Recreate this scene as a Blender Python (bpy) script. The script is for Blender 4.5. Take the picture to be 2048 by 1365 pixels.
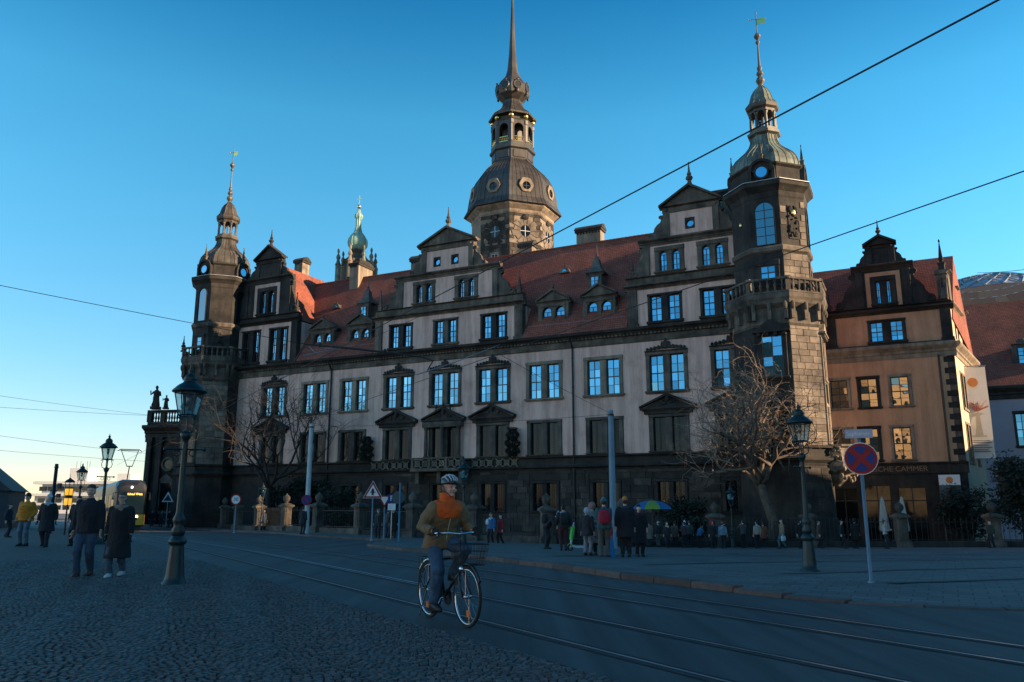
import bpy, bmesh, math, random
from mathutils import Vector, Matrix

for o in list(bpy.data.objects):
    bpy.data.objects.remove(o, do_unlink=True)
SC = bpy.context.scene
COL = SC.collection
rnd = random.Random(11)
pi = math.pi
rad = math.radians

# ------------------------------------------------------------------ camera
cam_d = bpy.data.cameras.new('camera')
cam_d.sensor_width = 36.0
cam_d.lens = 36.0 * 1609.0 / 2048.0
cam_d.clip_start = 0.1
cam_d.clip_end = 9000.0
cam = bpy.data.objects.new('camera', cam_d)
COL.objects.link(cam)
cam.location = (0, 0, 1.40)
cam.rotation_euler = (rad(90 + 11.676), 0, 0)
SC.camera = cam

# ------------------------------------------------------------------ sky and sun
SUN_EL = rad(14.0)
SUN_AZ = math.atan2(0.9438, -0.3305)          # clockwise from +Y
world = bpy.data.worlds.new('World')
SC.world = world
world.use_nodes = True
wn = world.node_tree
wn.nodes.clear()
w_out = wn.nodes.new('ShaderNodeOutputWorld')
w_bg = wn.nodes.new('ShaderNodeBackground')
w_sky = wn.nodes.new('ShaderNodeTexSky')
w_sky.sky_type = 'NISHITA'
w_sky.sun_disc = False
w_sky.sun_elevation = SUN_EL
w_sky.sun_rotation = -SUN_AZ     # the node counts anticlockwise
w_sky.altitude = 120
w_sky.air_density = 1.0
w_sky.dust_density = 0.1
w_sky.ozone_density = 3.0
w_hs = wn.nodes.new('ShaderNodeHueSaturation')
w_hs.inputs['Hue'].default_value = 0.480
w_hs.inputs['Saturation'].default_value = 1.24
w_hs.inputs['Value'].default_value = 1.0
w_bg.inputs['Strength'].default_value = 0.105
wn.links.new(w_sky.outputs[0], w_hs.inputs['Color'])
# the winter sky deepens steadily from the haze at the horizon to the zenith
w_tc = wn.nodes.new('ShaderNodeTexCoord')
w_sep = wn.nodes.new('ShaderNodeSeparateXYZ')
w_rmp = wn.nodes.new('ShaderNodeValToRGB')
_e = w_rmp.color_ramp.elements
_e[0].position = .10; _e[0].color = (.98, .81, .85, 1)
_e[1].position = .34; _e[1].color = (.98, 1, .99, 1)
for _p, _c in ((.0, (.84, .80, .88)), (.45, (.84, 1.0, 1.0)), (.57, (.30, .68, .82)), (.80, (.18, .52, .66))):
    _n = _e.new(_p); _n.color = (*_c, 1)
w_mul = wn.nodes.new('ShaderNodeMix')
w_mul.data_type = 'RGBA'; w_mul.blend_type = 'MULTIPLY'; w_mul.inputs[0].default_value = 1.0
wn.links.new(w_tc.outputs['Generated'], w_sep.inputs[0])
wn.links.new(w_sep.outputs['Z'], w_rmp.inputs['Fac'])
wn.links.new(w_hs.outputs[0], w_mul.inputs[6])
wn.links.new(w_rmp.outputs['Color'], w_mul.inputs[7])
wn.links.new(w_mul.outputs[2], w_bg.inputs['Color'])
wn.links.new(w_bg.outputs[0], w_out.inputs['Surface'])

sun_d = bpy.data.lights.new('sun', 'SUN')
sun_d.energy = 4.9
sun_d.angle = rad(0.5)
sun_d.color = (1.0, 0.71, 0.44)
sun = bpy.data.objects.new('sun', sun_d)
COL.objects.link(sun)
sdir = Vector((math.sin(SUN_AZ) * math.cos(SUN_EL), math.cos(SUN_AZ) * math.cos(SUN_EL), math.sin(SUN_EL)))
sun.rotation_euler = sdir.to_track_quat('Z', 'Y').to_euler()
sun.location = (60, -20, 60)

vs = SC.view_settings
vs.view_transform = 'Standard'
vs.look = 'None'
vs.exposure = 1.45
vs.gamma = 1.0
vs.use_curve_mapping = False
SC.cycles.max_bounces = 6
SC.cycles.diffuse_bounces = 3
SC.cycles.glossy_bounces = 3
SC.cycles.transparent_max_bounces = 8

# ------------------------------------------------------------------ helpers
def ground_z(X, Y):
    k = min(.032, max(.018, .026 + .0005 * X))
    y0 = min(34, max(14, 20 - .8 * X))
    return -k * max(0.0, min(Y, 75.0) - y0)


class MB:
    """collects faces; build() links them as one mesh object"""
    def __init__(s):
        s.v = []; s.f = []; s.mi = []; s.cur = 0

    def add(s, vs_, fs):
        b = len(s.v)
        s.v.extend([tuple(p) for p in vs_])
        for q in fs:
            s.f.append(tuple(i + b for i in q)); s.mi.append(s.cur)
        return s

    def box(s, x0, x1, y0, y1, z0, z1):
        return s.add([(x0, y0, z0), (x1, y0, z0), (x1, y1, z0), (x0, y1, z0), (x0, y0, z1), (x1, y0, z1), (x1, y1, z1), (x0, y1, z1)],
                     [(0, 3, 2, 1), (4, 5, 6, 7), (0, 1, 5, 4), (1, 2, 6, 5), (2, 3, 7, 6), (3, 0, 4, 7)])

    def chbox(s, x0, x1, y0, y1, z0, z1, c):
        """box whose front (y0) edges are chamfered"""
        return s.add([(x0 + c, y0, z0 + c), (x1 - c, y0, z0 + c), (x1 - c, y0, z1 - c), (x0 + c, y0, z1 - c),
                      (x0, y0 + c, z0), (x1, y0 + c, z0), (x1, y0 + c, z1), (x0, y0 + c, z1),
                      (x0, y1, z0), (x1, y1, z0), (x1, y1, z1), (x0, y1, z1)],
                     [(0, 1, 2, 3), (0, 4, 5, 1), (1, 5, 6, 2), (2, 6, 7, 3), (3, 7, 4, 0),
                      (4, 8, 9, 5), (5, 9, 10, 6), (6, 10, 11, 7), (7, 11, 8, 4), (8, 11, 10, 9)])

    def prism(s, poly, y0, y1):
        """polygon in x,z (counter-clockwise seen from -y) extruded along y"""
        n = len(poly)
        vv = [(p[0], y0, p[1]) for p in poly] + [(p[0], y1, p[1]) for p in poly]
        ff = [tuple(range(n)), tuple(range(2 * n - 1, n - 1, -1))]
        for i in range(n):
            j = (i + 1) % n
            ff.append((i, i + n, j + n, j))
        return s.add(vv, ff)

    def prism_z(s, poly, z0, z1):
        n = len(poly)
        vv = [(p[0], p[1], z0) for p in poly] + [(p[0], p[1], z1) for p in poly]
        ff = [tuple(range(n - 1, -1, -1)), tuple(range(n, 2 * n))]
        for i in range(n):
            j = (i + 1) % n
            ff.append((i, j, j + n, i + n))
        return s.add(vv, ff)

    def lathe(s, prof, n=12, c=(0, 0, 0), ph=0.0, sx=1, sy=1):
        """prof: (r,z) from bottom to top, axis z"""
        vv = []; ff = []; idx = []
        for r, z in prof:
            if r < 1e-5:
                idx.append((len(vv),)); vv.append((c[0], c[1], c[2] + z))
            else:
                idx.append(tuple(range(len(vv), len(vv) + n)))
                for k in range(n):
                    a = ph + 2 * pi * k / n
                    vv.append((c[0] + sx * r * math.cos(a), c[1] + sy * r * math.sin(a), c[2] + z))
        for A, B in zip(idx[:-1], idx[1:]):
            if len(A) == 1 and len(B) == 1: continue
            for k in range(n):
                j = (k + 1) % n
                if len(A) == 1: ff.append((A[0], B[j], B[k]))
                elif len(B) == 1: ff.append((A[k], A[j], B[0]))
                else: ff.append((A[k], A[j], B[j], B[k]))
        if len(idx[0]) > 1: ff.append(tuple(reversed(idx[0])))
        if len(idx[-1]) > 1: ff.append(idx[-1])
        return s.add(vv, ff)

    def tube(s, pts, r, n=6, cap=True):
        pts = [Vector(p) for p in pts]
        if not isinstance(r, (list, tuple)): r = [r] * len(pts)
        vv = []; ff = []; up = None
        for i, p in enumerate(pts):
            d = (pts[min(i + 1, len(pts) - 1)] - pts[max(i - 1, 0)])
            if d.length < 1e-9: d = Vector((0, 0, 1))
            d.normalize()
            if up is None:
                up = Vector((0, 0, 1)) if abs(d.z) < .9 else Vector((0, 1, 0))
            a = d.cross(up)
            if a.length < 1e-6: a = d.cross(Vector((1, 0, 0)))
            a.normalize(); b = a.cross(d); up = b
            for k in range(n):
                t = 2 * pi * k / n
                vv.append(p + a * (r[i] * math.cos(t)) + b * (r[i] * math.sin(t)))
        for i in range(len(pts) - 1):
            for k in range(n):
                j = (k + 1) % n
                ff.append((i * n + k, i * n + j, (i + 1) * n + j, (i + 1) * n + k))
        if cap:
            ff.append(tuple(reversed(range(n)))); ff.append(tuple(range((len(pts) - 1) * n, len(pts) * n)))
        return s.add(vv, ff)

    def loft(s, rings, closed=True):
        n = len(rings[0]); vv = []; ff = []
        for r_ in rings: vv.extend(r_)
        for i in range(len(rings) - 1):
            for k in range(n):
                j = (k + 1) % n
                ff.append((i * n + k, i * n + j, (i + 1) * n + j, (i + 1) * n + k))
        if closed:
            ff.append(tuple(reversed(range(n)))); ff.append(tuple(range((len(rings) - 1) * n, len(rings) * n)))
        return s.add(vv, ff)

    def ball(s, c, rx, ry=None, rz=None, n=12, m=8, rot=None):
        ry = rx if ry is None else ry; rz = rx if rz is None else rz
        vv = []; ff = []
        c = Vector(c)
        def P(x, y, z):
            q = Vector((x * rx, y * ry, z * rz))
            if rot is not None: q = rot @ q
            return c + q
        vv.append(P(0, 0, -1))
        for i in range(1, m):
            t = -pi / 2 + pi * i / m
            for k in range(n):
                a = 2 * pi * k / n
                vv.append(P(math.cos(t) * math.cos(a), math.cos(t) * math.sin(a), math.sin(t)))
        vv.append(P(0, 0, 1)); top = len(vv) - 1
        for k in range(n):
            j = (k + 1) % n
            ff.append((0, 1 + j, 1 + k))
            for i in range(m - 2):
                a = 1 + i * n
                ff.append((a + k, a + j, a + n + j, a + n + k))
            a = 1 + (m - 2) * n
            ff.append((a + k, a + j, top))
        return s.add(vv, ff)

    def torus(s, c, R_, r, n=24, m=6, axis='x', a0=0.0, a1=2 * pi):
        full = abs(a1 - a0 - 2 * pi) < 1e-6
        vv = []; ff = []; cnt = n if full else n + 1
        for i in range(cnt):
            a = a0 + (a1 - a0) * i / n
            for k in range(m):
                t = 2 * pi * k / m
                q = (R_ + r * math.cos(t)); h = r * math.sin(t)
                if axis == 'x': p = (h, q * math.cos(a), q * math.sin(a))
                elif axis == 'y': p = (q * math.cos(a), h, q * math.sin(a))
                else: p = (q * math.cos(a), q * math.sin(a), h)
                vv.append((p[0] + c[0], p[1] + c[1], p[2] + c[2]))
        for i in range(n):
            i2 = (i + 1) % cnt
            for k in range(m):
                j = (k + 1) % m
                ff.append((i * m + k, i2 * m + k, i2 * m + j, i * m + j))
        return s.add(vv, ff)

    def mesh(s, name, mats, smooth=False):
        me = bpy.data.meshes.new(name)
        me.from_pydata(s.v, [], s.f)
        if not isinstance(mats, (list, tuple)): mats = [mats]
        for m in mats: me.materials.append(m)
        if len(mats) > 1: me.polygons.foreach_set('material_index', s.mi)
        bm = bmesh.new(); bm.from_mesh(me)
        bmesh.ops.recalc_face_normals(bm, faces=bm.faces)
        bm.to_mesh(me); bm.free()
        if smooth: me.polygons.foreach_set('use_smooth', [True] * len(me.polygons))
        me.update()
        return me

    def build(s, name, mats, parent=None, smooth=False, loc=None, rot=None):
        return obj(name, s.mesh(name, mats, smooth), parent, loc, rot)


def obj(name, me, parent=None, loc=None, rot=None, scale=None):
    o = bpy.data.objects.new(name, me)
    COL.objects.link(o)
    if parent is not None: o.parent = parent
    if loc is not None: o.location = loc
    if rot is not None: o.rotation_euler = rot
    if scale is not None: o.scale = scale
    return o


def tag(o, label, cat, group=None):
    o['label'] = label; o['category'] = cat
    if group: o['group'] = group
    return o


def thing(name, label, cat, loc=(0, 0, 0), rz=0.0, group=None):
    o = bpy.data.objects.new(name, None)
    o.empty_display_size = 0.3
    COL.objects.link(o)
    o.location = loc; o.rotation_euler = (0, 0, rz)
    return tag(o, label, cat, group)


def struct(o):
    o['kind'] = 'structure'; return o


def copy_tree(o, parent=None):
    c = o.copy(); COL.objects.link(c); c.parent = parent
    for ch in list(o.children): copy_tree(ch, c)
    return c


def text_mesh(name, body, size, mat, parent, loc, rot=(pi / 2, 0, 0), align='CENTER', extrude=0.004, sx=1.0):
    cu = bpy.data.curves.new(name, 'FONT')
    cu.body = body; cu.size = size; cu.align_x = align; cu.align_y = 'CENTER'; cu.extrude = extrude
    t = bpy.data.objects.new(name + '_t', cu)
    me = bpy.data.meshes.new_from_object(t)
    bpy.data.objects.remove(t); bpy.data.curves.remove(cu)
    me.name = name
    me.materials.clear(); me.materials.append(mat)
    return obj(name, me, parent, loc, rot, (sx, 1, 1))

# ------------------------------------------------------------------ materials
MATS = {}

def mk(name, cols, scale=1.0, rough=.8, bump=0.0, bscale=None, metallic=0.0, spec=.5, detail=6, rvar=0.0,
       island=0.0, stops=None, stretch=(1, 1, 1), dist=.02, emit=None, coord='pos', rough_var=0.0):
    m = bpy.data.materials.new(name); m.use_nodes = True
    nt = m.node_tree; N = nt.nodes; L = nt.links
    bs = N['Principled BSDF']
    bs.inputs['Roughness'].default_value = rough
    bs.inputs['Metallic'].default_value = metallic
    bs.inputs['Specular IOR Level'].default_value = spec
    if len(cols) == 1 and not rvar and not island:
        bs.inputs['Base Color'].default_value = (*cols[0], 1)
        out = None
    if coord == 'pos':
        g = N.new('ShaderNodeNewGeometry'); vec = g.outputs['Position']
    else:
        g = N.new('ShaderNodeTexCoord'); vec = g.outputs['Object']
    mp = N.new('ShaderNodeMapping'); mp.inputs['Scale'].default_value = stretch
    L.new(vec, mp.inputs['Vector']); vec = mp.outputs[0]
    col = None
    if len(cols) > 1:
        nz = N.new('ShaderNodeTexNoise'); nz.inputs['Scale'].default_value = scale
        nz.inputs['Detail'].default_value = detail; nz.inputs['Roughness'].default_value = .62
        L.new(vec, nz.inputs['Vector'])
        cr = N.new('ShaderNodeValToRGB')
        e = cr.color_ramp.elements
        st = stops or [.32 + .36 * i / (len(cols) - 1) for i in range(len(cols))]
        while len(e) < len(cols): e.new(.5)
        for i, c in enumerate(cols):
            e[i].position = st[i]; e[i].color = (*c, 1)
        L.new(nz.outputs['Fac'], cr.inputs['Fac']); col = cr.outputs['Color']
        if rough_var:
            mr = N.new('ShaderNodeMapRange'); mr.inputs['To Min'].default_value = rough - rough_var; mr.inputs['To Max'].default_value = rough + rough_var
            L.new(nz.outputs['Fac'], mr.inputs['Value']); L.new(mr.outputs[0], bs.inputs['Roughness'])
    if rvar or island:
        hs = N.new('ShaderNodeHueSaturation')
        if col is None: hs.inputs['Color'].default_value = (*cols[0], 1)
        else: L.new(col, hs.inputs['Color'])
        mr = N.new('ShaderNodeMapRange')
        amt = rvar or island
        mr.inputs['To Min'].default_value = 1 - amt; mr.inputs['To Max'].default_value = 1 + amt
        if rvar:
            oi = N.new('ShaderNodeObjectInfo'); L.new(oi.outputs['Random'], mr.inputs['Value'])
        else:
            gi = N.new('ShaderNodeNewGeometry'); L.new(gi.outputs['Random Per Island'], mr.inputs['Value'])
        L.new(mr.outputs[0], hs.inputs['Value']); col = hs.outputs['Color']
    if col is not None: L.new(col, bs.inputs['Base Color'])
    if bump:
        n2 = N.new('ShaderNodeTexNoise'); n2.inputs['Scale'].default_value = bscale or scale * 6
        n2.inputs['Detail'].default_value = 5
        L.new(vec, n2.inputs['Vector'])
        bp = N.new('ShaderNodeBump'); bp.inputs['Strength'].default_value = bump; bp.inputs['Distance'].default_value = dist
        L.new(n2.outputs['Fac'], bp.inputs['Height']); L.new(bp.outputs[0], bs.inputs['Normal'])
    if emit:
        bs.inputs['Emission Color'].default_value = (*emit[0], 1); bs.inputs['Emission Strength'].default_value = emit[1]
    MATS[name] = m
    return m


plaster = mk('plaster_rose_grey', [(.40, .252, .205), (.60, .385, .315), (.65, .43, .355)], .5, .9, .15, 14, stops=[.28, .47, .7])
def streaks(m, amt, sc=(1.1, 1.1, .09)):
    """rain streaks: a second noise drawn out downwards multiplies the colour"""
    nt = m.node_tree; N = nt.nodes; L = nt.links; bs = N['Principled BSDF']
    src = bs.inputs['Base Color'].links[0].from_socket
    g = N.new('ShaderNodeNewGeometry'); mp = N.new('ShaderNodeMapping'); mp.inputs['Scale'].default_value = sc
    nz = N.new('ShaderNodeTexNoise'); nz.inputs['Scale'].default_value = 1.6; nz.inputs['Detail'].default_value = 7; nz.inputs['Roughness'].default_value = .7
    mr = N.new('ShaderNodeMapRange'); mr.inputs['From Min'].default_value = .38; mr.inputs['From Max'].default_value = .62; mr.inputs['To Min'].default_value = 1 - amt; mr.inputs['To Max'].default_value = 1.06
    hs = N.new('ShaderNodeHueSaturation')
    L.new(g.outputs['Position'], mp.inputs[0]); L.new(mp.outputs[0], nz.inputs['Vector']); L.new(nz.outputs['Fac'], mr.inputs['Value'])
    L.new(mr.outputs[0], hs.inputs['Value']); L.new(src, hs.inputs['Color']); L.new(hs.outputs[0], bs.inputs['Base Color'])
streaks(plaster, .30)
plaster_o = mk('plaster_ochre', [(.38, .205, .115), (.48, .262, .148), (.52, .29, .168)], .35, .9, .15, 14)
streaks(plaster_o, .2)
plaster_g = mk('plaster_lilac_grey', [(.26, .24, .27), (.33, .31, .34)], .3, .9, .1, 14)
soot = mk('sooty_sandstone', [(.012, .011, .010), (.036, .031, .026), (.07, .058, .046)], .55, .92, .6, 5, stops=[.36, .54, .80], dist=.04)
stone = mk('weathered_sandstone', [(.028, .024, .020), (.105, .085, .066), (.20, .16, .12)], .7, .9, .5, 6, stops=[.30, .50, .72], dist=.03)
stone_l = mk('pale_sandstone', [(.10, .078, .058), (.23, .18, .13), (.31, .25, .18)], .8, .88, .4, 7, stops=[.28, .48, .75], dist=.03)
block_m = mk('ashlar_block', [(.04, .033, .027), (.135, .108, .083), (.22, .176, .134)], .9, .88, .5, 6, stops=[.30, .50, .75], dist=.03, rvar=.34)
block_d = mk('ashlar_block_sooty', [(.012, .011, .009), (.042, .035, .028), (.10, .081, .063)], .8, .9, .5, 6, stops=[.32, .54, .78], dist=.03, rvar=.5)  # sooty stone, darkened further to deepen the shade at ground level
mortar = mk('mortar_dark', [(.016, .014, .012), (.04, .034, .028)], 1.2, .95)
mortar_l = mk('mortar_pale', [(.30, .25, .19), (.44, .37, .28)], 1.2, .95)
streaks(stone, .45); streaks(stone_l, .4); streaks(soot, .4)
copper_b = mk('copper_brown', [(.045, .038, .032), (.10, .082, .064), (.15, .17, .135)], .5, .55, .25, 5, metallic=.25, stops=[.3, .52, .75])
copper_g = mk('copper_green', [(.055, .06, .048), (.13, .155, .125), (.21, .27, .225)], .9, .6, .3, 6, metallic=.15, stops=[.3, .5, .7])
copper_v = mk('copper_verdigris', [(.10, .17, .14), (.22, .37, .30), (.34, .50, .42)], 1.2, .6, .3, 6, stops=[.25, .5, .75])
dkroof = mk('tower_copper', [(.036, .032, .029), (.068, .060, .052), (.095, .092, .082)], .22, .5, .2, 5, metallic=.3)
streaks(copper_b, .35, (1.5, 1.5, .2)); streaks(copper_g, .45, (1.5, 1.5, .2)); streaks(dkroof, .3, (1, 1, .1))
lead = mk('lead_flashing', [(.30, .31, .32), (.42, .43, .44)], 1.5, .5, metallic=.2)
gold = mk('gilding', [(.85, .55, .18)], rough=.28, metallic=1.0)
frame_m = mk('window_frame_brown', [(.035, .016, .013), (.06, .026, .02)], 3, .55)
frame_d = mk('window_frame_dark', [(.018, .017, .016)], rough=.6)
frame_w = mk('window_frame_white', [(.42, .41, .40)], rough=.6)
iron = mk('wrought_iron', [(.012, .013, .014), (.03, .03, .03)], 8, .5, .2, 30, metallic=.4)
lampgreen = mk('lamp_post_green', [(.006, .017, .019), (.011, .030, .032)], 4, .42, .15, 30, metallic=.2)
steel = mk('galvanised_steel', [(.28, .29, .30), (.40, .41, .42)], 3, .38, metallic=.7)
railsteel = mk('rail_steel', [(.36, .37, .38), (.5, .51, .52)], 2, .3, metallic=.95)
groove = mk('rail_groove', [(.008, .008, .008)], rough=.9)
wire_m = mk('wire_black', [(.006, .006, .007)], rough=.7)
whitep = mk('white_enamel', [(.62, .62, .62), (.72, .72, .72)], 5, .4)
redp = mk('red_enamel', [(.24, .008, .014), (.30, .012, .018)], 6, .5, spec=.3)
bluep = mk('blue_enamel', [(.005, .028, .15), (.007, .036, .19)], 6, .5, spec=.3)
blackp = mk('black_paint', [(.008, .008, .009)], rough=.45)
tyre_m = mk('tyre_rubber', [(.010, .010, .011)], rough=.8)
chrome = mk('chrome', [(.62, .63, .65)], rough=.18, metallic=1.0)

def glass_mat(name, tint, dark, mixf, rough=.015):
    m = bpy.data.materials.new(name); m.use_nodes = True
    nt = m.node_tree; N = nt.nodes; L = nt.links
    N.clear()
    out = N.new('ShaderNodeOutputMaterial')
    gl = N.new('ShaderNodeBsdfGlossy'); gl.inputs['Color'].default_value = (*tint, 1); gl.inputs['Roughness'].default_value = rough
    df = N.new('ShaderNodeBsdfDiffuse'); df.inputs['Color'].default_value = (*dark, 1)
    fr = N.new('ShaderNodeLayerWeight'); fr.inputs['Blend'].default_value = .25
    mr = N.new('ShaderNodeMapRange'); mr.inputs['To Min'].default_value = mixf; mr.inputs['To Max'].default_value = 1.0
    L.new(fr.outputs['Fresnel'], mr.inputs['Value'])
    mx = N.new('ShaderNodeMixShader')
    g = N.new('ShaderNodeNewGeometry')
    nz = N.new('ShaderNodeTexNoise'); nz.inputs['Scale'].default_value = 1.1; nz.inputs['Detail'].default_value = 1
    L.new(g.outputs['Position'], nz.inputs['Vector'])
    bp = N.new('ShaderNodeBump'); bp.inputs['Strength'].default_value = .06; bp.inputs['Distance'].default_value = .05
    L.new(nz.outputs['Fac'], bp.inputs['Height']); L.new(bp.outputs[0], gl.inputs['Normal'])
    oi = N.new('ShaderNodeObjectInfo'); vr = N.new('ShaderNodeMapRange'); vr.inputs['To Min'].default_value = .5; vr.inputs['To Max'].default_value = 1.0
    ml = N.new('ShaderNodeMath'); ml.operation = 'MULTIPLY'
    L.new(oi.outputs['Random'], vr.inputs['Value']); L.new(vr.outputs[0], ml.inputs[0]); L.new(mr.outputs[0], ml.inputs[1])
    L.new(ml.outputs[0], mx.inputs['Fac']); L.new(df.outputs[0], mx.inputs[1]); L.new(gl.outputs[0], mx.inputs[2])
    L.new(mx.outputs[0], out.inputs['Surface'])
    return m

glass = glass_mat('window_glass', (.22, .58, .84), (.006, .008, .010), .52)
glass_n = glass_mat('window_glass_clear', (.9, .82, .72), (.006, .008, .010), .34)
glass_h = glass_mat('window_glass_dim', (.34, .56, .70), (.010, .013, .016), .30)
glass_dk = glass_mat('window_glass_old', (.55, .6, .62), (.004, .006, .007), .045, .06)
def clear_glass(name):
    m = bpy.data.materials.new(name); m.use_nodes = True
    nt = m.node_tree; N = nt.nodes; L = nt.links; N.clear()
    out = N.new('ShaderNodeOutputMaterial')
    tr = N.new('ShaderNodeBsdfTransparent'); tr.inputs['Color'].default_value = (.72, .80, .80, 1)
    gl = N.new('ShaderNodeBsdfGlossy'); gl.inputs['Roughness'].default_value = .04; gl.inputs['Color'].default_value = (.8, .85, .85, 1)
    mx = N.new('ShaderNodeMixShader'); mx.inputs['Fac'].default_value = .22
    L.new(tr.outputs[0], mx.inputs[1]); L.new(gl.outputs[0], mx.inputs[2]); L.new(mx.outputs[0], out.inputs['Surface'])
    return m
lampglass = clear_glass('lantern_glass')

def tile_mat():
    m = bpy.data.materials.new('red_roof_tiles'); m.use_nodes = True
    nt = m.node_tree; N = nt.nodes; L = nt.links; bs = N['Principled BSDF']
    bs.inputs['Roughness'].default_value = .85
    tc = N.new('ShaderNodeTexCoord')
    sp = N.new('ShaderNodeSeparateXYZ'); L.new(tc.outputs['Object'], sp.inputs[0])
    ad = N.new('ShaderNodeMath'); ad.operation = 'ADD'; L.new(sp.outputs['X'], ad.inputs[0]); L.new(sp.outputs['Y'], ad.inputs[1])
    cb = N.new('ShaderNodeCombineXYZ'); L.new(ad.outputs[0], cb.inputs['X']); L.new(sp.outputs['Z'], cb.inputs['Y'])
    br = N.new('ShaderNodeTexBrick'); br.inputs['Scale'].default_value = 1.0
    br.inputs['Brick Width'].default_value = .22; br.inputs['Row Height'].default_value = .2; br.inputs['Mortar Size'].default_value = .018
    br.inputs['Color1'].default_value = (.235, .060, .036, 1); br.inputs['Color2'].default_value = (.34, .094, .052, 1); br.inputs['Mortar'].default_value = (.06, .02, .016, 1)
    L.new(cb.outputs[0], br.inputs['Vector'])
    nz = N.new('ShaderNodeTexNoise'); nz.inputs['Scale'].default_value = .45; nz.inputs['Detail'].default_value = 6
    L.new(tc.outputs['Object'], nz.inputs['Vector'])
    mr = N.new('ShaderNodeMapRange'); mr.inputs['From Min'].default_value = .3; mr.inputs['From Max'].default_value = .7; mr.inputs['To Min'].default_value = .62; mr.inputs['To Max'].default_value = 1.15
    L.new(nz.outputs['Fac'], mr.inputs['Value'])
    hs = N.new('ShaderNodeHueSaturation'); L.new(br.outputs['Color'], hs.inputs['Color']); L.new(mr.outputs[0], hs.inputs['Value'])
    L.new(hs.outputs[0], bs.inputs['Base Color'])
    bp = N.new('ShaderNodeBump'); bp.inputs['Strength'].default_value = .7; bp.inputs['Distance'].default_value = .03; bp.invert = True
    L.new(br.outputs['Fac'], bp.inputs['Height']); L.new(bp.outputs[0], bs.inputs['Normal'])
    return m
tiles = tile_mat()
# ------------------------------------------------------------------ ground, road, pavements
asphalt = mk('asphalt', [(.029, .028, .027), (.046, .044, .042), (.070, .066, .063)], .75, .72, .35, 90, stops=[.3, .5, .75], dist=.004, rough_var=.18)
def wheel_tracks(m):
    """worn lanes and repair seams running along the street"""
    nt = m.node_tree; N = nt.nodes; L = nt.links; bs = N['Principled BSDF']
    src = bs.inputs['Base Color'].links[0].from_socket
    g = N.new('ShaderNodeNewGeometry'); mp = N.new('ShaderNodeMapping'); mp.inputs['Rotation'].default_value = (0, 0, rad(-30)); mp.inputs['Scale'].default_value = (2.2, .05, 1)
    nz = N.new('ShaderNodeTexNoise'); nz.inputs['Scale'].default_value = 1.0; nz.inputs['Detail'].default_value = 5; nz.inputs['Roughness'].default_value = .65
    mr = N.new('ShaderNodeMapRange'); mr.inputs['From Min'].default_value = .35; mr.inputs['From Max'].default_value = .65; mr.inputs['To Min'].default_value = .55; mr.inputs['To Max'].default_value = 1.42
    hs = N.new('ShaderNodeHueSaturation')
    L.new(g.outputs['Position'], mp.inputs[0]); L.new(mp.outputs[0], nz.inputs['Vector']); L.new(nz.outputs['Fac'], mr.inputs['Value'])
    L.new(mr.outputs[0], hs.inputs['Value']); L.new(src, hs.inputs['Color']); L.new(hs.outputs[0], bs.inputs['Base Color'])
wheel_tracks(asphalt)
paving = mk('paving_grey', [(.068, .062, .057), (.118, .108, .098), (.16, .147, .133)], .6, .75, .3, 40, stops=[.3, .5, .75], dist=.006, rough_var=.1)
def slabs(m):
    """courses of paving stones: joints and stone-to-stone tone"""
    nt = m.node_tree; N = nt.nodes; L = nt.links; bs = N['Principled BSDF']
    src = bs.inputs['Base Color'].links[0].from_socket
    g = N.new('ShaderNodeNewGeometry'); mp = N.new('ShaderNodeMapping'); mp.inputs['Rotation'].default_value = (0, 0, rad(28))
    br = N.new('ShaderNodeTexBrick'); br.inputs['Scale'].default_value = 1.0; br.inputs['Brick Width'].default_value = .42; br.inputs['Row Height'].default_value = .30; br.inputs['Mortar Size'].default_value = .012
    br.inputs['Color1'].default_value = (.72, .72, .72, 1); br.inputs['Color2'].default_value = (1.12, 1.12, 1.12, 1); br.inputs['Mortar'].default_value = (.35, .35, .35, 1)
    mx = N.new('ShaderNodeMix'); mx.data_type = 'RGBA'; mx.blend_type = 'MULTIPLY'; mx.inputs[0].default_value = 1.0
    L.new(g.outputs['Position'], mp.inputs[0]); L.new(mp.outputs[0], br.inputs['Vector']); L.new(src, mx.inputs[6]); L.new(br.outputs['Color'], mx.inputs[7]); L.new(mx.outputs[2], bs.inputs['Base Color'])
slabs(paving)
band_m = mk('paving_band', [(.035, .034, .034), (.06, .058, .056)], 3, .8, .3, 40, dist=.006)
kerb_m = mk('kerb_granite_red', [(.06, .042, .035), (.115, .075, .06)], 5, .8, .4, 40, rvar=.3, dist=.006)
joint_m = mk('sett_joint', [(.013, .013, .013), (.03, .029, .027)], 9, .95)
sett_m = mk('granite_sett', [(.046, .044, .042), (.092, .086, .081)], 7, .62, .45, 45, rvar=.42, dist=.005, rough_var=.15)
sett_i = mk('granite_sett_joined', [(.046, .044, .042), (.092, .086, .081)], 7, .62, .45, 45, island=.42, dist=.005, rough_var=.15)

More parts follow.
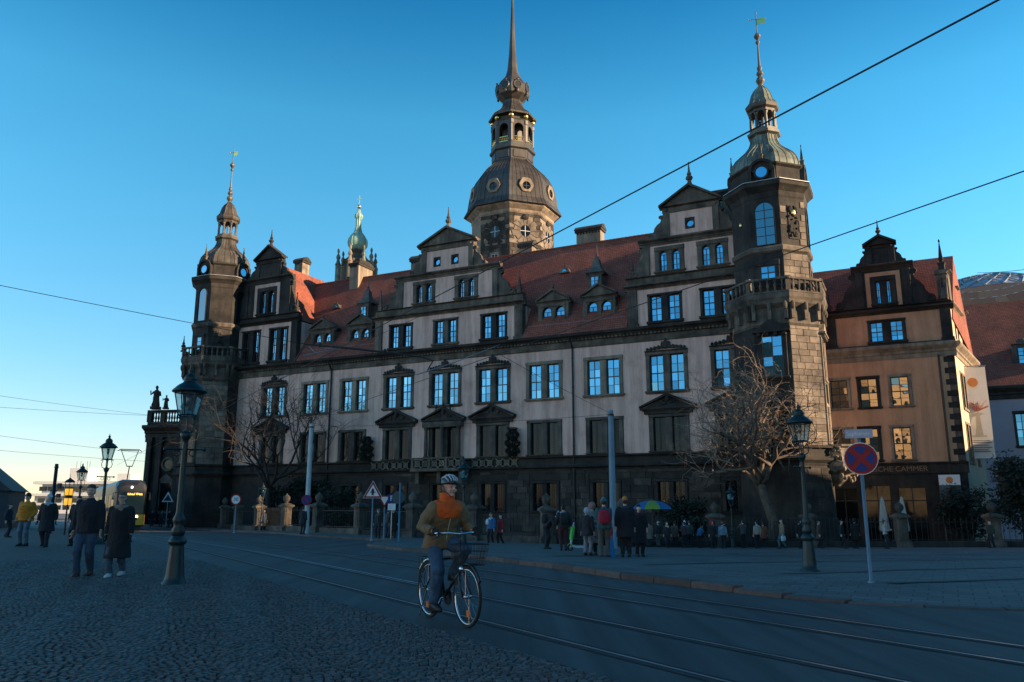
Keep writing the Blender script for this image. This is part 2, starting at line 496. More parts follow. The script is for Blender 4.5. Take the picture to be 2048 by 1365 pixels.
def sett_sheet_mat():
    m = bpy.data.materials.new('sett_pavement_far'); m.use_nodes = True
    nt = m.node_tree; N = nt.nodes; L = nt.links; bs = N['Principled BSDF']; bs.inputs['Roughness'].default_value = .85; bs.inputs['Specular IOR Level'].default_value = .35
    g = N.new('ShaderNodeNewGeometry')
    vo = N.new('ShaderNodeTexVoronoi'); vo.inputs['Scale'].default_value = 13.0; vo.feature = 'DISTANCE_TO_EDGE'
    vc = N.new('ShaderNodeTexVoronoi'); vc.inputs['Scale'].default_value = 13.0
    L.new(g.outputs['Position'], vo.inputs['Vector']); L.new(g.outputs['Position'], vc.inputs['Vector'])
    cr = N.new('ShaderNodeValToRGB'); e = cr.color_ramp.elements
    e[0].position = .02; e[0].color = (.016, .016, .016, 1); e[1].position = .12; e[1].color = (.085, .082, .079, 1)
    L.new(vo.outputs['Distance'], cr.inputs['Fac'])
    hs = N.new('ShaderNodeHueSaturation'); L.new(cr.outputs[0], hs.inputs['Color'])
    sp = N.new('ShaderNodeSeparateColor'); L.new(vc.outputs['Color'], sp.inputs[0])
    mr = N.new('ShaderNodeMapRange'); mr.inputs['To Min'].default_value = .6; mr.inputs['To Max'].default_value = 1.4
    L.new(sp.outputs[0], mr.inputs['Value']); L.new(mr.outputs[0], hs.inputs['Value'])
    L.new(hs.outputs[0], bs.inputs['Base Color'])
    bp = N.new('ShaderNodeBump'); bp.inputs['Strength'].default_value = .8; bp.inputs['Distance'].default_value = .02
    L.new(cr.outputs[0], bp.inputs['Height']); L.new(bp.outputs[0], bs.inputs['Normal'])
    return m
sett_far = sett_sheet_mat()

def resample(pl, n):
    if len(pl) == n: return [Vector(p) for p in pl]
    pl = [Vector(p) for p in pl]
    d = [0]
    for a, b in zip(pl[:-1], pl[1:]): d.append(d[-1] + (b - a).length)
    out = []
    for i in range(n):
        t = d[-1] * i / (n - 1); k = 0
        while k < len(d) - 2 and d[k + 1] < t: k += 1
        f = (t - d[k]) / max(1e-9, d[k + 1] - d[k])
        out.append(pl[k].lerp(pl[k + 1], f))
    return out

def sheet(name, A, B, n, m, dz, mat, parent=None, skirt=0.0):
    """surface between two ground polylines, following the lie of the land"""
    A = resample(A, n); B = resample(B, n); mb = MB(); vv = []; ff = []
    for a, b in zip(A, B):
        for j in range(m + 1):
            p = a.lerp(b, j / m); vv.append((p.x, p.y, ground_z(p.x, p.y) + (dz(p.x, p.y) if callable(dz) else dz)))
    for i in range(n - 1):
        for j in range(m):
            q = i * (m + 1) + j
            ff.append((q, q + 1, q + m + 2, q + m + 1))
    if skirt:
        for side in (0, m):
            k = len(vv)
            for i in range(n):
                p = vv[i * (m + 1) + side]; vv.append((p[0], p[1], p[2] - skirt))
            for i in range(n - 1):
                ff.append((i * (m + 1) + side, (i + 1) * (m + 1) + side, k + i + 1, k + i))
    me = bpy.data.meshes.new(name); me.from_pydata(vv, [], ff); me.materials.append(mat)
    bm = bmesh.new(); bm.from_mesh(me); bmesh.ops.recalc_face_normals(bm, faces=bm.faces)
    up = sum(f.normal.z for f in bm.faces)
    if up < 0: bmesh.ops.reverse_faces(bm, faces=bm.faces)
    bm.to_mesh(me); bm.free()
    return obj(name, me, parent)

gx = [-4000, -1200, -400, -160, -100] + [-70 + 5 * i for i in range(29)] + [100, 160, 400, 1200, 4000]
gy = [-400, -150, -80, -40] + [-20 + 3 * i for i in range(35)] + [115, 140, 200, 400, 1000, 3000, 7000]
vv = [(x, y, ground_z(x, y)) for y in gy for x in gx]
ff = [(j * len(gx) + i, j * len(gx) + i + 1, (j + 1) * len(gx) + i + 1, (j + 1) * len(gx) + i) for j in range(len(gy) - 1) for i in range(len(gx) - 1)]
me = bpy.data.meshes.new('ground'); me.from_pydata(vv, [], ff); me.materials.append(paving)
struct(obj('ground', me))

COB = [(4.4, .8), (2.2, 4.6), (.84, 7.0), (.35, 7.87), (-.70, 9.5), (-2.33, 12.09), (-3.63, 14.35), (-6.96, 19.86), (-11.67, 27.92), (-19.1, 40.9), (-45, 86)]
KERB = [(-6.01, 35.1), (-4.3, 31.2), (-2.0, 26.77), (.08, 21.81), (2.26, 16.71), (3.93, 13.87), (4.66, 12.72), (5.6, 12.15), (7.07, 11.64), (12, 10.9), (34, 9.5)]
FARK = [(-52, 112), (-41.6, 94.8), (-26.7, 74.0), (-12.85, 53.0), (-8.0, 47.0), (-6.4, 45.4)]
FENCE = [(-31.0, 85.0), (-28.3, 81.0), (-25.6, 77.0), (-22.2, 72.2), (-18.6, 67.7), (-14.9, 63.3), (-10.95, 59.4), (-6.7, 55.5), (-2.35, 52.0), (2.1, 50.0), (7.1, 53.6), (13.7, 55.6), (19.9, 55.4), (26.0, 55.2), (32.2, 55.2), (38.5, 55.2)]

def isl_h(x, y):
    return .014 + .096 * min(1.0, max(0.0, (y - 12.2) / 2.6))
ROAD_R = [(40, -3), (40, 9.2)] + KERB[::-1] + [(-6.3, 44.9)] + FARK[::-1]
def at_y(pl, y):
    for (x0, y0), (x1, y1) in zip(pl[:-1], pl[1:]):
        if y0 <= y <= y1: return x0 + (x1 - x0) * (y - y0) / max(1e-6, y1 - y0)
    return pl[-1][0]
ry = [.9 + .25 * i for i in range(60)] + [16 + .7 * i for i in range(100)]
vv = []; ff = []; nx = 20
for y_ in ry:
    xa, xb = at_y(COB, y_), at_y(ROAD_R, y_)
    for k in range(nx + 1):
        x_ = xa + (xb - xa) * k / nx; vv.append((x_, y_, ground_z(x_, y_) + .004))
for r_ in range(len(ry) - 1):
    for k in range(nx): q = r_ * (nx + 1) + k; ff.append((q, q + 1, q + nx + 2, q + nx + 1))
me = bpy.data.meshes.new('road'); me.from_pydata(vv, [], ff); me.materials.append(asphalt)
struct(obj('road', me))
cob = struct(sheet('cobbled_pavement', [(at_y(COB, y_), y_) for y_ in ry], [(-40 - y_ * .5, y_) for y_ in ry], len(ry), 24, .008, sett_far))
isl = struct(sheet('pavement', KERB, [(-6.6, 40.5), (-6.0, 47.0), (-2.6, 51.0), (2.1, 49.6), (7.1, 53.2), (13.7, 55.2), (26, 54.9), (44, 54.9)], 110, 44, isl_h, paving, None, .14))
fsw = struct(sheet('pavement', FARK, [(-44, 104), (-31, 86), (-22, 72.6), (-10.95, 59.8), (-6.7, 55.9), (-3.0, 52.6)], 40, 5, .11, paving, None, .14))
struct(sheet('forecourt', [(-34, 86), (-18.6, 67.8), (-2.3, 52.1), (2.1, 50.1), (13.7, 55.7), (44, 55.3)], [(-40, 100), (-18, 86), (2, 76), (14, 70), (30, 74), (60, 72)], 40, 8, .05, mk('forecourt_gravel', [(.05, .045, .04), (.09, .08, .07)], 3, .95, .3, 40)))

# paving bands that cross the far pavement
def ribbon(name, pts, w, dz, mat, parent=None, n=40):
    P = resample(pts, n); A = []; B = []
    for i, p in enumerate(P):
        d = (P[min(i + 1, n - 1)] - P[max(i - 1, 0)]).normalized(); q = Vector((-d.y, d.x)) * w / 2
        A.append(p + q); B.append(p - q)
    return sheet(name, A, B, n, 1, dz, mat, parent)
for pts in ([(3.2, 20), (7, 24.5), (12, 27.2), (26, 30)], [(5.5, 17.0), (9, 19.8), (15, 22.4), (34, 26)], [(6.6, 14.6), (10, 16.2), (14.5, 16.9), (22, 15.6), (34, 13)],
            [(1.2, 25), (5, 30), (10, 33), (22, 36.5), (34, 39)], [(9, 31.5), (12.5, 29.5), (18, 29), (30, 27.5)], [(13, 40), (9, 35.5), (9.5, 33.6), (14, 33.2), (22, 33.6)]):
    ribbon('paving_band', pts, .22, lambda x, y: isl_h(x, y) + .010, band_m, isl, 90)

# kerb stones
km = MB().add([(-.49, -.13, 0), (.49, -.13, 0), (.49, .13, 0), (-.49, .13, 0), (-.49, -.13, .10), (.49, -.13, .10), (.49, .13, .125), (-.49, .13, .125), (-.49, -.10, .125), (.49, -.10, .125)],
              [(0, 1, 5, 4), (4, 5, 9, 8), (8, 9, 6, 7), (1, 2, 6, 9, 5), (3, 0, 4, 8, 7), (2, 3, 7, 6)]).mesh('kerb_stone', kerb_m)
def kerbstones(pl, parent, L=1.0):
    tot = sum((Vector(b) - Vector(a)).length for a, b in zip(pl[:-1], pl[1:]))
    n = int(tot / L); P = resample(pl, n + 1)
    for a, b in zip(P[:-1], P[1:]):
        c = (a + b) / 2; d = b - a
        obj('kerb_stone', km, parent, (c.x, c.y, ground_z(c.x, c.y) + rnd.uniform(-.004, .004) + (min(0.0, isl_h(c.x, c.y) - .112) if parent is isl else 0)), (0, 0, math.atan2(d.y, d.x)), (d.length / 1.0, 1, 1))
kerbstones(KERB, isl)
kerbstones(FARK, fsw, 1.4)

# tram rails
rail_bed = mk('rail_bed', [(.017, .017, .018), (.034, .034, .035)], 4, .85)
def rail(fx):
    pts = [(fx(y), y) for y in range(2, 112, 2)]
    r = ribbon('tram_rail', [(p[0], p[1]) for p in pts], .040, .014, railsteel, None, 110)
    ribbon('rail_groove', [(p[0] + .045, p[1]) for p in pts], .055, .0125, groove, r, 110)
    ribbon('rail_joint', [(p[0] - .015, p[1]) for p in pts], .20, .0105, rail_bed, r, 110)
    return struct(r)
for sl, y0 in ((.592, 9.92), (.588, 12.4), (.58, 15.8), (.575, 17.75)):
    rail(lambda y, sl=sl, y0=y0: -sl * (y - y0))

ribbon('rail_glint', [(-.588 * (y_ - 12.62), y_) for y_ in (15.2, 19.6, 26, 33, 40, 47)], .042, .018, mk('rail_glint_white', [(.32, .32, .32), (.6, .6, .6)], 6, .6), None, 60)['kind'] = 'structure'  # white strip painted as the sky's shine on the polished rail
# setts
def sett_verts(cx, cy, w, l, a, h, zt):
    ca, sa = math.cos(a), math.sin(a)
    out = []
    for z, k in ((zt - .03, 1.0), (zt - .008, .96), (zt, .74)):
        for sx, sy in ((-1, -1), (1, -1), (1, 1), (-1, 1)):
            x = sx * w / 2 * k; y = sy * l / 2 * k
            out.append((cx + x * ca - y * sa, cy + x * sa + y * ca, z + (h * sx * .004)))
    return out
SF = [(8, 9, 10, 11)] + [(a + k, a + (k + 1) % 4, a + 4 + (k + 1) % 4, a + 4 + k) for a in (0, 4) for k in range(4)]
def cob_x(y):
    for (x0, y0), (x1, y1) in zip(COB[:-1], COB[1:]):
        if y0 <= y <= y1: return x0 + (x1 - x0) * (y - y0) / (y1 - y0)
    return -50
sl_ = []
y = 5.6
while y < 22.0:
    row = rnd.uniform(.060, .072)
    x = -.66 * y - .6 + rnd.uniform(0, .1)
    while x < 1.9:
        w = rnd.uniform(.060, .092)
        px = x + w / 2
        arc = abs(((px + .35 * y) % 1.2) - .6) * .34
        py = y + arc + rnd.uniform(-.008, .008)
        if px < cob_x(py) - .05:
            sl_.append((px, py, w - .011, row - .010, rnd.uniform(-.09, .09) + (.18 if ((px + .35 * y) % 1.2) > .6 else -.18), rnd.uniform(-1, 1), .022 + rnd.uniform(-.005, .006)))
        x += w
    y += row
near = sorted([s for s in sl_ if s[1] > 6.95 and s[0] > -.625 * s[1]], key=lambda s: s[1])[:295]
ns = set(near)
sv = [MB().add(sett_verts(0, 0, .09 + .016 * (i % 3), .082 + .008 * (i // 3), 0, (i - 2) * .4, .022), SF).mesh('sett', sett_m) for i in range(6)]
for s in near:
    obj('sett', sv[rnd.randrange(6)], cob, (s[0], s[1], .008 + s[6] - .022), (rnd.uniform(-.03, .03), rnd.uniform(-.03, .03), s[4]), (s[2] / .105, s[3] / .086, 1))
vv = []; ff = []
for s in sl_:
    if s in ns: continue
    b = len(vv); vv += sett_verts(s[0], s[1], s[2], s[3], s[4], s[5], .008 + s[6]); ff += [tuple(i + b for i in q) for q in SF]
me = bpy.data.meshes.new('setts'); me.from_pydata(vv, [], ff); me.materials.append(sett_i)
so = obj('setts', me, cob); so['kind'] = 'stuff'
bed = [(cob_x(yy), yy) for yy in [5 + .5 * i for i in range(35)]]
sheet('sett_bed', bed, [(-.7 * p[1] - 3, p[1]) for p in bed], 35, 2, .0125, joint_m, cob)
# ------------------------------------------------------------------ building kit
PAL_LOC = (14.646, 64.0, 0.0)
PAL_ROT = math.atan2(-.44311, .89647)
UX, UY = math.cos(PAL_ROT), math.sin(PAL_ROT)
def pal_w(u, y, z=0.0):
    """palace coordinates (u along the front, y into the building) to world"""
    return (PAL_LOC[0] + u * UX - y * UY, PAL_LOC[1] + u * UY + y * UX, z)

def ext_x(mb, prof, x0, x1):
    """profile in y,z extruded along x"""
    n = len(prof)
    vv = [(x0, p[0], p[1]) for p in prof] + [(x1, p[0], p[1]) for p in prof]
    ff = [tuple(range(n)), tuple(range(2 * n - 1, n - 1, -1))] + [(i, (i + 1) % n, (i + 1) % n + n, i + n) for i in range(n)]
    return mb.add(vv, ff)

def wall_holes(mb, u0, u1, z0, z1, holes, y=0.0, depth=.45):
    holes = [h for h in holes if h[0] < u1 and h[1] > u0 and h[2] < z1 and h[3] > z0]
    us = sorted({u0, u1} | {h[i] for h in holes for i in (0, 1) if u0 < h[i] < u1})
    zs = sorted({z0, z1} | {h[i] for h in holes for i in (2, 3) if z0 < h[i] < z1})
    for a, b in zip(us[:-1], us[1:]):
        for c, d in zip(zs[:-1], zs[1:]):
            mu, mz = (a + b) / 2, (c + d) / 2
            if any(h[0] < mu < h[1] and h[2] < mz < h[3] for h in holes): continue
            mb.add([(a, y, c), (b, y, c), (b, y, d), (a, y, d)], [(0, 1, 2, 3)])
    for h in holes:
        a, b, c, d = h[:4]
        mb.add([(a, y, c), (b, y, c), (b, y, d), (a, y, d), (a, y + depth, c), (b, y + depth, c), (b, y + depth, d), (a, y + depth, d)],
               [(0, 4, 5, 1), (1, 5, 6, 2), (2, 6, 7, 3), (3, 7, 4, 0)])

PANE = {}
def pane_mesh(w, h, mat):
    k = (round(w, 2), round(h, 2), mat.name)
    if k not in PANE:
        PANE[k] = MB().box(-w / 2, w / 2, -.006, .006, -h / 2, h / 2).mesh('pane', mat)
    return PANE[k]

def arch_pts(w, h, n=8):
    r = w / 2
    return [(-r, 0), (r, 0)] + [(r * math.cos(pi * i / n), h - r + r * math.sin(pi * i / n)) for i in range(n + 1)]

def light(parent, u, z0, w, h, y, cols=2, rows=4, fm=None, gm=None, arch=False, thick=.055, pane_to=None, transom=True):
    """one window light: frame with glazing bars + a pane in every field"""
    fm = fm or frame_m; gm = gm or glass
    hr = h - w / 2 if arch else h
    mb = MB(); t = thick; x0, x1 = u - w / 2, u + w / 2
    mb.box(x0, x0 + t, y - .03, y + .05, z0, z0 + hr).box(x1 - t, x1, y - .03, y + .05, z0, z0 + hr)
    mb.box(x0 + t, x1 - t, y - .03, y + .05, z0, z0 + t)
    if arch:
        n = 8; r = w / 2
        for i in range(n):
            a, b = pi * i / n, pi * (i + 1) / n
            q = [(u + rr * math.cos(t_), z0 + hr + rr * math.sin(t_)) for rr, t_ in ((r, a), (r, b), (r - t, b), (r - t, a))]
            mb.prism([q[0], q[1], q[2], q[3]], y - .03, y + .05)
        mb.box(x0 + t, x1 - t, y - .028, y + .045, z0 + hr - .02, z0 + hr + .02)
    else:
        mb.box(x0 + t, x1 - t, y - .03, y + .05, z0 + hr - t, z0 + hr)
    iw = w - 2 * t; ih = hr - (t if arch else 2 * t)
    for c in range(1, cols):
        xc = x0 + t + iw * c / cols; mb.box(xc - .035, xc + .035, y - .026, y + .045, z0 + t, z0 + t + ih)
    for r_ in range(1, rows):
        zc = z0 + t + ih * r_ / rows; k = .045 if (transom and rows % 2 == 0 and r_ == rows // 2) else .016
        mb.box(x0 + t, x1 - t, y - .022, y + .04, zc - k, zc + k)
    f = mb.build('window', fm, parent)
    pp = pane_to or f
    pm = pane_mesh(iw / cols - .03, ih / rows - .02, gm)
    for c in range(cols):
        for r_ in range(rows):
            obj('pane', pm, pp, (x0 + t + iw * (c + .5) / cols, y + .012, z0 + t + ih * (r_ + .5) / rows), (rnd.gauss(0, .013), 0, rnd.gauss(0, .013)))
    if arch:
        r = w / 2 - t * .7
        MB().prism([(u + r * math.cos(pi * i / 8), z0 + hr + .02 + r * .95 * math.sin(pi * i / 8)) for i in range(9)], y + .006, y + .018).build('pane', gm, pp)
    return f

def pairwin(parent, uc, z0, z1, W, sm, y=0.0, arch=False, cols=2, rows=4, jamb=.34, mul=.6, head=.3, sill=.26, proud=.08, rec=.24,
            gm=None, fm=None, pane_to=None, one=False, name='window_surround', lights=True):
    """stone surround holding two lights (or one)"""
    mb = MB(); a, b = uc - W / 2, uc + W / 2
    n = 1 if one else 2
    lw = (W - 2 * jamb - (0 if one else mul)) / n
    yf, yb = y - proud, y + .40
    mb.chbox(a, a + jamb, yf, yb, z0 + sill, z1 - head, .04).chbox(b - jamb, b, yf, yb, z0 + sill, z1 - head, .04)
    mb.chbox(a - .04, b + .04, yf - .03, yb + .02, z1 - head, z1, .05)
    mb.chbox(a - .10, b + .10, yf - .13, yb + .02, z0 + sill * .35, z0 + sill, .04).box(a - .02, b + .02, yf - .01, yb, z0, z0 + sill * .35)
    if not one: mb.chbox(uc - mul / 2, uc + mul / 2, yf + .03, yb, z0 + sill, z1 - head, .05)
    ls = [a + jamb + lw / 2] if one else [a + jamb + lw / 2, b - jamb - lw / 2]
    h = z1 - head - z0 - sill
    if arch:
        r = lw / 2; zs = z0 + sill + h - r
        for lc in ls:
            for i in range(8):
                t0, t1 = pi * i / 8, pi * (i + 1) / 8
                q = [(lc + r * math.cos(t0), zs + r * math.sin(t0)), (lc + r * math.cos(t0), z1 - head + .01), (lc + r * math.cos(t1), z1 - head + .01), (lc + r * math.cos(t1), zs + r * math.sin(t1))]
                mb.prism(q, yf + .05, yb - .02)
    s = mb.build(name, sm, parent)
    if lights:
        for lc in ls:
            light(parent if pane_to else s, lc, z0 + sill, lw, h, y + rec, cols, rows, fm, gm, arch, pane_to=pane_to or s)
    return s, ls, lw, z0 + sill, h

def lattice(parent, u, z0, w, h, y, step=.2, r=.011):
    mb = MB()
    k = 1.25
    for sgn in (1, -1):
        c = -w * k - 0.0
        lim = h + w * k
        t = -w * k
        while t < lim:
            pts = []
            # line z = t + sgn*k*x, x in [0,w]
            for x in (0, w):
                z = t + (k * x if sgn > 0 else k * (w - x)); pts.append((x, z))
            (xa, za), (xb, zb) = pts
            if za > zb: xa, za, xb, zb = xb, zb, xa, za
            lo, hi = max(za, 0), min(zb, h)
            if hi - lo > .03:
                f0 = (lo - za) / (zb - za); f1 = (hi - za) / (zb - za)
                p0 = (u - w / 2 + xa + (xb - xa) * f0, y + .004 * sgn, z0 + lo); p1 = (u - w / 2 + xa + (xb - xa) * f1, y + .004 * sgn, z0 + hi)
                mb.tube([p0, p1], r, 4, False)
            t += step * k
    mb.tube([(u, y, z0), (u, y, z0 + h)], r * 1.4, 4, False)
    return mb.build('lattice_grille', iron, parent)

def extrude_cornice(mb, u0, u1, z0, z1, out, y=0.0, back=.3):
    h = z1 - z0
    ext_x(mb, [(y + back, z0), (y - out * .15, z0), (y - out * .15, z0 + h * .3), (y - out * .35, z0 + h * .36), (y - out * .35, z0 + h * .5), (y - out * .9, z0 + h * .72),
               (y - out, z0 + h * .78), (y - out, z0 + h * .94), (y - out * .9, z1), (y + back, z1)], u0, u1)

FINIAL = [(.34, 0), (.34, .12), (.22, .18), (.14, .5), (.26, .62), (.30, .72), (.24, .86), (.12, .95), (.19, 1.02), (.17, 1.12), (.10, 1.25), (.035, 1.95), (.06, 2.02), (0, 2.12)]
def finial(parent, u, y, z, s=1.0, mat=None, name='finial', n=8):
    return MB().lathe([(r * s, h * s) for r, h in FINIAL], n, (u, y, z)).build(name, mat or soot, parent)
OBEL = [(.30, 0), (.30, .5), (.36, .56), (.36, .66), (.2, .72), (.13, .8), (.22, .9), (.04, 2.3), (.09, 2.4), (.07, 2.52), (0, 2.6)]
def obelisk(parent, u, y, z, s=1.0, mat=None):
    return MB().lathe([(r * s, h * s) for r, h in OBEL], 4, (u, y, z), pi / 4).build('obelisk', mat or soot, parent)

def volute(mb, u, z0, z1, d, w, y0, y1):
    """scrolled flank; d=+1 scrolls to the right of u"""
    h = z1 - z0
    pts = [(0, 0), (w, 0), (w * 1.02, h * .08), (w * .93, h * .20), (w * .74, h * .24), (w * .62, h * .33), (w * .58, h * .46), (w * .42, h * .6), (w * .20, h * .70), (w * .13, h * .82), (w * .26, h * .90), (w * .24, h * .99), (0, h)]
    poly = [(u + d * p[0], z0 + p[1]) for p in pts]
    if d < 0: poly = poly[::-1]
    mb.prism(poly, y0, y1)
    for cx, cz, r in ((w * .82, h * .13, h * .085), (w * .17, h * .92, h * .06)):
        mb.torus((u + d * cx, y0 - .01, z0 + cz), r, r * .38, 12, 5, 'y')

# ------------------------------------------------------------------ palace west front
PAL = thing('palace', 'long pale rose plastered palace front with dark gables and red tiled roof', 'palace', PAL_LOC, PAL_ROT)
BAYS = [-44.1, -38.7, -33.8, -28.5, -23.3, -18.25, -13.2, -7.7, -2.2, 3.15]
CREST = {-44.1, -28.5, -23.3, -18.25, -2.2, 3.15}
W2 = 3.5
holes = []
for c in BAYS:
    holes.append((c - W2 / 2 + .02, c + W2 / 2 - .02, 10.47, 14.02))
    holes.append((c - 1.68, c + 1.68, 5.72, 8.85))
mb = MB(); wall_holes(mb, -51.0, 5.5, 5.66, 14.95, holes, 0, .45)
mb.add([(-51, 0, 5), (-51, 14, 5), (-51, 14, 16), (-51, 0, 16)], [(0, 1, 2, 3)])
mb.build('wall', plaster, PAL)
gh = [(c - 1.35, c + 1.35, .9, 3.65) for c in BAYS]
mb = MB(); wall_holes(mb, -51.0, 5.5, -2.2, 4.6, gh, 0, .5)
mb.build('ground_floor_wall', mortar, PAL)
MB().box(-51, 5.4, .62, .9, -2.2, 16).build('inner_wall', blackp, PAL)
# end wall towards the yard
MB().box(5.4, 5.7, 2.5, 14, -2.2, 15.6).build('return_wall', plaster_g, PAL)

for c in BAYS:
    sm = stone if c in CREST else stone_l
    s, ls, lw, z0, h = pairwin(PAL, c, 10.48, 14.0, W2, sm, 0, rows=4, pane_to=None)
    # first floor
    s1, ls1, lw1, z1, h1 = pairwin(PAL, c, 5.74, 8.82, 3.3, stone, 0, lights=False, jamb=.36, mul=.58, head=.24, sill=.1, rec=.3)
    for l in ls1:
        MB().box(l - lw1 / 2, l + lw1 / 2, .26, .275, z1, z1 + h1).build('pane', glass_dk, s1)
        lattice(s1, l, z1, lw1, h1, .12, .2)
    # ground floor
    s0, ls0, lw0, zz0, hh0 = pairwin(PAL, c, .92, 3.62, 2.66, soot, 0, lights=False, jamb=.26, mul=.42, head=.22, sill=.14, rec=.3, proud=.1)
    for l in ls0:
        MB().box(l - lw0 / 2, l + lw0 / 2, .3, .315, zz0, zz0 + hh0).build('pane', glass_dk, s0)
        lattice(s0, l, zz0, lw0, hh0, .1, .24, .016)
    if c in CREST:
        mb = MB()
        mb.box(c - 1.8, c + 1.8, -.2, .0, 14.0, 14.08)
        for i in range(-5, 6):
            if i == 0: continue
            r = .17 - .008 * abs(i) + rnd.uniform(-.015, .015)
            mb.ball((c + i * .31, -.12, 14.2 + .07 * (5 - abs(i)) * .6), r, .09, r * 1.15, 8, 6)
        mb.ball((c, -.14, 14.52), .26, .12, .36, 10, 6).ball((c, -.16, 14.9), .12, .1, .16, 8, 5)
        for d in (-1, 1): mb.ball((c + d * .27, -.13, 14.62), .13, .09, .2, 8, 5)
        mb.build('cresting', soot, PAL)
        # pediment over the window below
        hw = 2.3; zb = 9.35; za = 10.42
        mb = MB()
        mb.box(c - hw + .3, c + hw - .3, -.2, 0, 8.84, 9.1)
        mb.chbox(c - hw, c + hw, -.42, 0, 9.18, zb, .04).box(c - hw + .15, c + hw - .15, -.3, 0, 9.1, 9.18)
        mb.prism([(c - hw + .3, zb), (c + hw - .3, zb), (c, za - .12)], -.16, 0)
        for d in (-1, 1):
            p = [(c + d * (hw + .03), zb - .01), (c + d * (hw + .03), zb + .13), (c, za + .08), (c, za - .12)]
            mb.prism(p if d < 0 else p[::-1], -.45, 0)
        for k in range(5): mb.ball((c + rnd.uniform(-.8, .8), -.2, zb + .28 + rnd.uniform(0, .2)), rnd.uniform(.1, .2), .09, rnd.uniform(.1, .18), 7, 5)
        mb.ball((c, -.3, za - .3), .2, .12, .34, 8, 6)
        mb.build('window_pediment', soot, PAL)
# the middle bay portal has columns, urns on its pediment
c = -23.3
mb = MB()
for x in (c - 1.75, c + 1.75, c):
    mb.lathe([(.24, 5.7), (.24, 5.95), (.17, 6.05), (.19, 6.9), (.15, 8.35), (.21, 8.45), (.23, 8.6)], 10, (x, -.36, 0))
mb.box(c - 2.05, c + 2.05, -.6, 0, 8.62, 9.1)
mb.build('portal_columns', stone, PAL)
for x, zt in ((c - .75, 10.4), (c + .75, 10.4), (c, 10.55)): finial(PAL, x, -.3, zt - .25, .42)
# balcony in front of the middle bays
bal = MB(); bal.chbox(-26.1, -20.5, -1.35, 0, 4.55, 4.85, .06)
for x in (-25.6, -23.3, -21.0): bal.prism([(x - .2, 3.5), (x + .2, 3.5), (x + .2, 4.55), (x - .2, 4.55)], -.9, 0)
bal.box(-26.05, -20.55, -1.3, -1.1, 5.68, 5.82)
for x in (-26.0, -24.2, -22.4, -20.75): bal.box(x, x + .22, -1.32, -1.08, 4.85, 5.7)
balo = bal.build('balcony', stone, PAL)
def quatrefoil(u0, u1, z0, z1, y, parent):
    mb = MB(); n = max(1, round((u1 - u0) / (z1 - z0))); w = (u1 - u0) / n
    for i in range(n):
        a = u0 + i * w
        mb.tube([(a, y, z0), (a + w, y, z1)], .05, 4).tube([(a, y, z1), (a + w, y, z0)], .05, 4)
        mb.torus((a + w / 2, y, (z0 + z1) / 2), min(w, z1 - z0) * .3, .05, 12, 5, 'y')
    return mb.build('tracery_panel', stone_l, parent)
for a, b in ((-25.78, -24.2), (-23.98, -22.4), (-22.18, -20.75)): quatrefoil(a, b, 4.87, 5.68, -1.2, balo)
for a, b in ((-31.2, -29.1), (-28.9, -26.9), (-20.2, -18.0), (-17.8, -15.6)): quatrefoil(a, b, 4.85, 5.6, -.34, PAL)
# dark clipped shrubs and figures standing on the ledge
shrub_m = mk('dark_evergreen', [(.006, .011, .007), (.014, .024, .013)], 6, .9, .8, 20)
def leaf_lump(name, label, loc, rx, rz, n, seed, parent=None, mat=None):
    r = random.Random(seed); mb = MB()
    for i in range(n):
        a = r.uniform(0, 2 * pi); t = r.uniform(0, 1); q = math.sqrt(r.random())
        z = t * rz; R0 = rx * (1 - .45 * abs(t - .35)) * (.4 + .6 * q) * (1 + .25 * math.sin(7 * t * pi + seed))
        p = Vector((R0 * math.cos(a), R0 * math.sin(a), z)); s = r.uniform(.05, .13)
        d1 = Vector((r.gauss(0, 1), r.gauss(0, 1), r.gauss(0, 1))).normalized(); d2 = d1.orthogonal().normalized()
        mb.add([p + d1 * s, p + d2 * s * .6, p - d1 * s, p - d2 * s * .6], [(0, 1, 2, 3)])
    t_ = thing(name, label, 'shrub', loc)
    mb.build('foliage', mat or shrub_m, t_)
    MB().tube([(0, 0, 0), (.02, 0, rz * .5), (0, .02, rz * .9)], [.05, .04, .01], 5).build('stem', mat or shrub_m, t_)
    MB().lathe([(.18, -.02), (.30, .35), (.33, .4), (.25, .4)], 10).build('pot', soot, t_)
    return t_
leaf_lump('ledge_shrub', 'dark clipped shrub on the ledge left of the middle windows', pal_w(-31.6, -.55, 5.74), .62, 2.3, 1500, 3)
leaf_lump('ledge_shrub', 'dark clipped shrub on the ledge right of the middle windows', pal_w(-16.0, -.55, 5.74), .62, 2.5, 1500, 4)

# string course, main cornice, downpipes
mb = MB(); ext_x(mb, [(.3, 4.45), (-.08, 4.45), (-.12, 4.62), (-.42, 4.72), (-.45, 4.84), (-.14, 4.92), (-.10, 5.5), (-.36, 5.56), (-.40, 5.70), (.3, 5.72)], -51, 5.0)
mb.build('string_course', soot, PAL)
mb = MB(); ext_x(mb, [(.3, 14.92), (-.06, 14.92), (-.10, 15.02), (-.07, 15.06), (-.07, 15.52), (-.2, 15.58), (-.2, 15.70), (.3, 15.70)], -51.5, 5.0)
mb.build('frieze', stone, PAL)
mb = MB(); ext_x(mb, [(.3, 15.702), (-.34, 15.702), (-.42, 15.82), (-.68, 15.92), (-.72, 16.12), (.3, 16.15)], -51.5, 5.0)
mb.build('cornice', soot, PAL)
mb = MB(); u = -51
while u < 4.9: mb.box(u, u + .17, -.31, -.2, 15.53, 15.70); u += .34
d_ = mb.build('dentils', stone, PAL); d_['kind'] = 'stuff'
